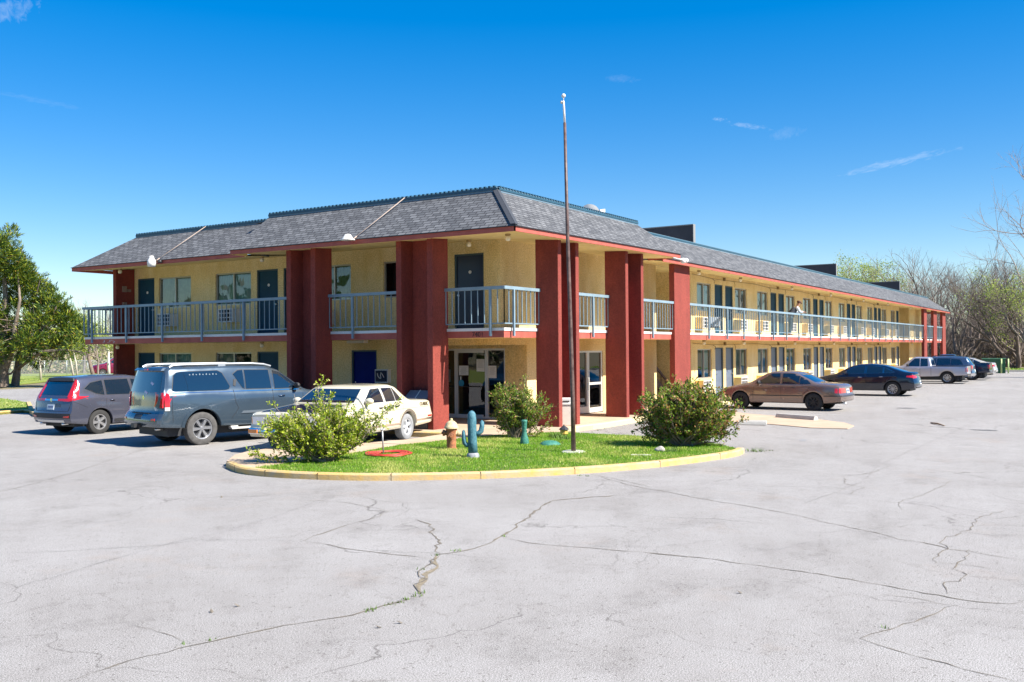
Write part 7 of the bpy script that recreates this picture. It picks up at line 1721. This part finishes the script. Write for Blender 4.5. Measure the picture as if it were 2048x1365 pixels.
# ---- the cedar at the left
def cedar():
    dep = 66.0
    def at(px, py, dd=0.0):
        p = ray(px, py)*(dep+dd); return np.array([p.x, p.y, CAMH+p.z])
    base = at(18, 781); base[2] = 0.08; root = thing('cedar_tree', 'dark green cedar with several leaning trunks on the lawn at left', 'tree', tuple(base))
    tr = MB()
    def limb(pts, r0, r1): tr.tube([tuple(p) for p in pts], list(np.linspace(r0, r1, len(pts))), 8, cap=False)
    b1 = at(6, 782); b1[2] = 0.0; b2 = at(30, 780, 1.0); b2[2] = 0.0
    limb([b1, at(6, 740), at(4, 690), at(12, 620), at(8, 540), at(5, 480)], 0.42, 0.05); limb([at(8, 745), at(20, 715), at(28, 670, -1), at(40, 600, -1), at(35, 540)], 0.24, 0.04)
    limb([b2, at(33, 750, 1), at(38, 722, 1), at(58, 700), at(75, 680), at(100, 640), at(120, 600)], 0.30, 0.04); limb([at(36, 738, 1), at(52, 725), at(85, 703, -1), at(130, 700, -1), at(165, 705, -1), at(195, 716)], 0.14, 0.03)
    limb([at(34, 742, 1), at(36, 715, 1.5), at(45, 680, 2), at(60, 640, 1), at(80, 560)], 0.20, 0.03); limb([at(10, 750), at(22, 748), at(30, 738)], 0.10, 0.05); limb([at(112, 704, -1), at(104, 722), at(96, 745)], 0.05, 0.02)
    for k in range(40):
        a = RNG.uniform(0, 1); s = at(25+60*a, 690-60*a); e = at(RNG.uniform(-60, 120), RNG.uniform(600, 700), RNG.uniform(-2, 2)); limb([s, (s+e)/2+np.array([0, 0, -0.2]), e], 0.06, 0.015)
    o = tr.build('trunk', M_BARK, None); o.parent = root; o.data.transform(Matrix.Translation(-Vector(base)))
    lobes = [(2, 486, 17), (-5, 505, 28), (10, 520, 30), (28, 535, 26), (45, 556, 24), (5, 560, 46), (-45, 560, 60), (52, 590, 36), (78, 598, 26), (98, 606, 20), (70, 575, 18), (112, 622, 22), (130, 632, 16), (142, 648, 20), (118, 652, 30), (158, 664, 15), (168, 672, 10), (30, 640, 52), (85, 655, 36), (125, 682, 24), (60, 690, 24), (10, 684, 32), (100, 690, 20), (-40, 660, 60), (148, 690, 15), (20, 470, 8), (40, 545, 16), (72, 712, 12), (-20, 705, 30), (45, 705, 14), (112, 700, 14)]
    P = []; D = []
    for (x, y, r) in lobes:
        c = at(x, y, RNG.normal()*1.0); R_ = r/1912*dep; nt = int(52*(R_**1.8)+14)
        for _ in range(nt):
            d = RNG.normal(size=3); d /= np.linalg.norm(d); q = c+d*R_*RNG.uniform(0.45, 1.0)*np.array([1, 1, 0.8]); out_ = d*0.8+np.array([0, 0, 0.35])+RNG.normal(size=3)*0.25
            out_ /= np.linalg.norm(out_); Ls = RNG.uniform(0.35, 0.75); m_ = 30
            t = RNG.uniform(0, 1, m_)**0.8; spr = (0.16*(1-t)+0.03)
            P.append(q+out_*t[:, None]*Ls+RNG.normal(size=(m_, 3))*spr[:, None]); D.append(np.tile(out_, (m_, 1)))
    P = np.concatenate(P); D = np.concatenate(D); mats = [leafmat('cedar_mid', (0.065, 0.12, 0.012), 0.12), leafmat('cedar_light', (0.27, 0.31, 0.02), 0.15), leafmat('cedar_dark', (0.025, 0.055, 0.012), 0.15), leafmat('cedar_rust', (0.26, 0.16, 0.03), 0.2)]  # light and dark needle tones stand in for sunlit sprays and shaded gaps
    V, F, mi = leaves(P, 0.30, 0.16, mats, (0.38, 0.24, 0.34, 0.04), 0.1, D, 0.38); V = V-base
    fast_mesh('foliage', V, F, mats, mi, root)
cedar()
# left background: slim pale trunks, a bare tree and a fresh green one, fence
plant_l = tree_obj('bare_tree', 'pale bare tree seen past the left end of the balcony', at_depth(168, 745, 112), T2[0], T2[1], mat('bark_pale', (0.20, 0.17, 0.16), 0.95), None, 1.0, None, 0.80)
tree_obj('leafing_tree', 'fresh light green tree behind the left balcony corner', at_depth(196, 742, 90), T2[0]*0.6, T2[1], M_TW1, (*leaves(T2[2][RNG.integers(0, len(T2[2]), 3800)]*0.6+RNG.normal(size=(3800, 3))*0.15, 0.16, 0.6, LSP, (0.7, 0.25, 0.05)), LSP), 2.0, None, 0.92)
def crook(label, pts, dep, r0, m_):
    P_ = [Vector(ray(x, y)*dep)+Vector((0, 0, CAMH)) for x, y in pts]; P_[0].z = 0.0; mb = MB(); mb.tube(P_, list(np.linspace(r0, r0*0.5, len(P_))), 8)
    root = thing('slim_tree', label, 'tree', P_[0]); mb.build('trunk', m_, root, smooth=True)
    tips = np.array([tuple(P_[-1]+Vector((RNG.normal()*0.5, RNG.normal()*0.5, RNG.uniform(-0.3, 1.2)))) for _ in range(260)])-np.array(P_[0]); fast_mesh('foliage', *(lambda L_: (L_[0], L_[1]))(leaves(tips, 0.2, 0.5, LSP, (0.3, 0.2, 0.5))), LSP, None, root)
M_PALE = mat('trunk_pale', (0.5, 0.44, 0.36), 0.9, var=0.2, vscale=2)
crook('slim pale trunk right of the cedar, nearest the fence', [(82, 757), (80, 730), (78, 712), (76, 700)], 78, 0.10, M_PALE); crook('pair of leaning pale trunks, left one, between cedar and motel', [(148, 750), (142, 725), (136, 706), (132, 700)], 84, 0.09, M_PALE); crook('slim upright pale trunk left of the maroon SUV', [(155, 750), (152, 725), (147, 705), (146, 695)], 86, 0.08, M_PALE)
crook('dark crooked trunk just left of the maroon SUV', [(190, 756), (182, 735), (177, 716), (180, 700), (178, 685)], 74, 0.16, M_BARK); crook('white trunk directly left of the red end pier under the balcony', [(218, 750), (217, 725), (217, 705), (216, 690)], 92, 0.16, mat('trunk_white', (0.7, 0.66, 0.56), 0.9))
dup(plant_l, at_depth(112, 745, 118), 2.6, 'pale bare tree between the cedar crown and the balcony, lower one', 0.62); dup(plant_l, at_depth(222, 745, 122), 4.0, 'pale bare tree directly behind the dark red end pier', 0.78); dup(plant_l, at_depth(60, 745, 125), 5.2, 'pale bare tree behind the cedar trunks', 0.6)
# chain link fence
fn = thing('chain_link_fence', 'grey chain link fence running behind the lawn at far left', 'fence', at_depth(-60, 750, 88))
A_, B_ = Vector(at_depth(-120, 750, 84)), Vector(at_depth(215, 750, 104)); d_ = (B_-A_); L_ = d_.length; d_.normalize(); M_GALV = mat('fence_wire', (0.42, 0.45, 0.45), 0.5, 0.5)
for k in range(int(L_/3)+1):
    mb = MB(); p = A_+d_*3*k; mb.tube([p, p+U*1.55], 0.035, 6); mb.build('post', M_GALV, fn, smooth=True)
mb = MB(); mb.tube([A_+U*1.5, B_+U*1.5], 0.022, 6); mb.build('top_rail', M_GALV, fn)
mb = MB(); k = 0.0
while k < L_-1.5:
    for s in (0, 1): a = A_+d_*(k+1.4*s)+U*0.05; b = A_+d_*(k+1.4*(1-s))+U*1.48; mb.bar(a, b, 0.012, 0.012)
    k += 0.16
mb.build('wire_mesh', M_GALV, fn)
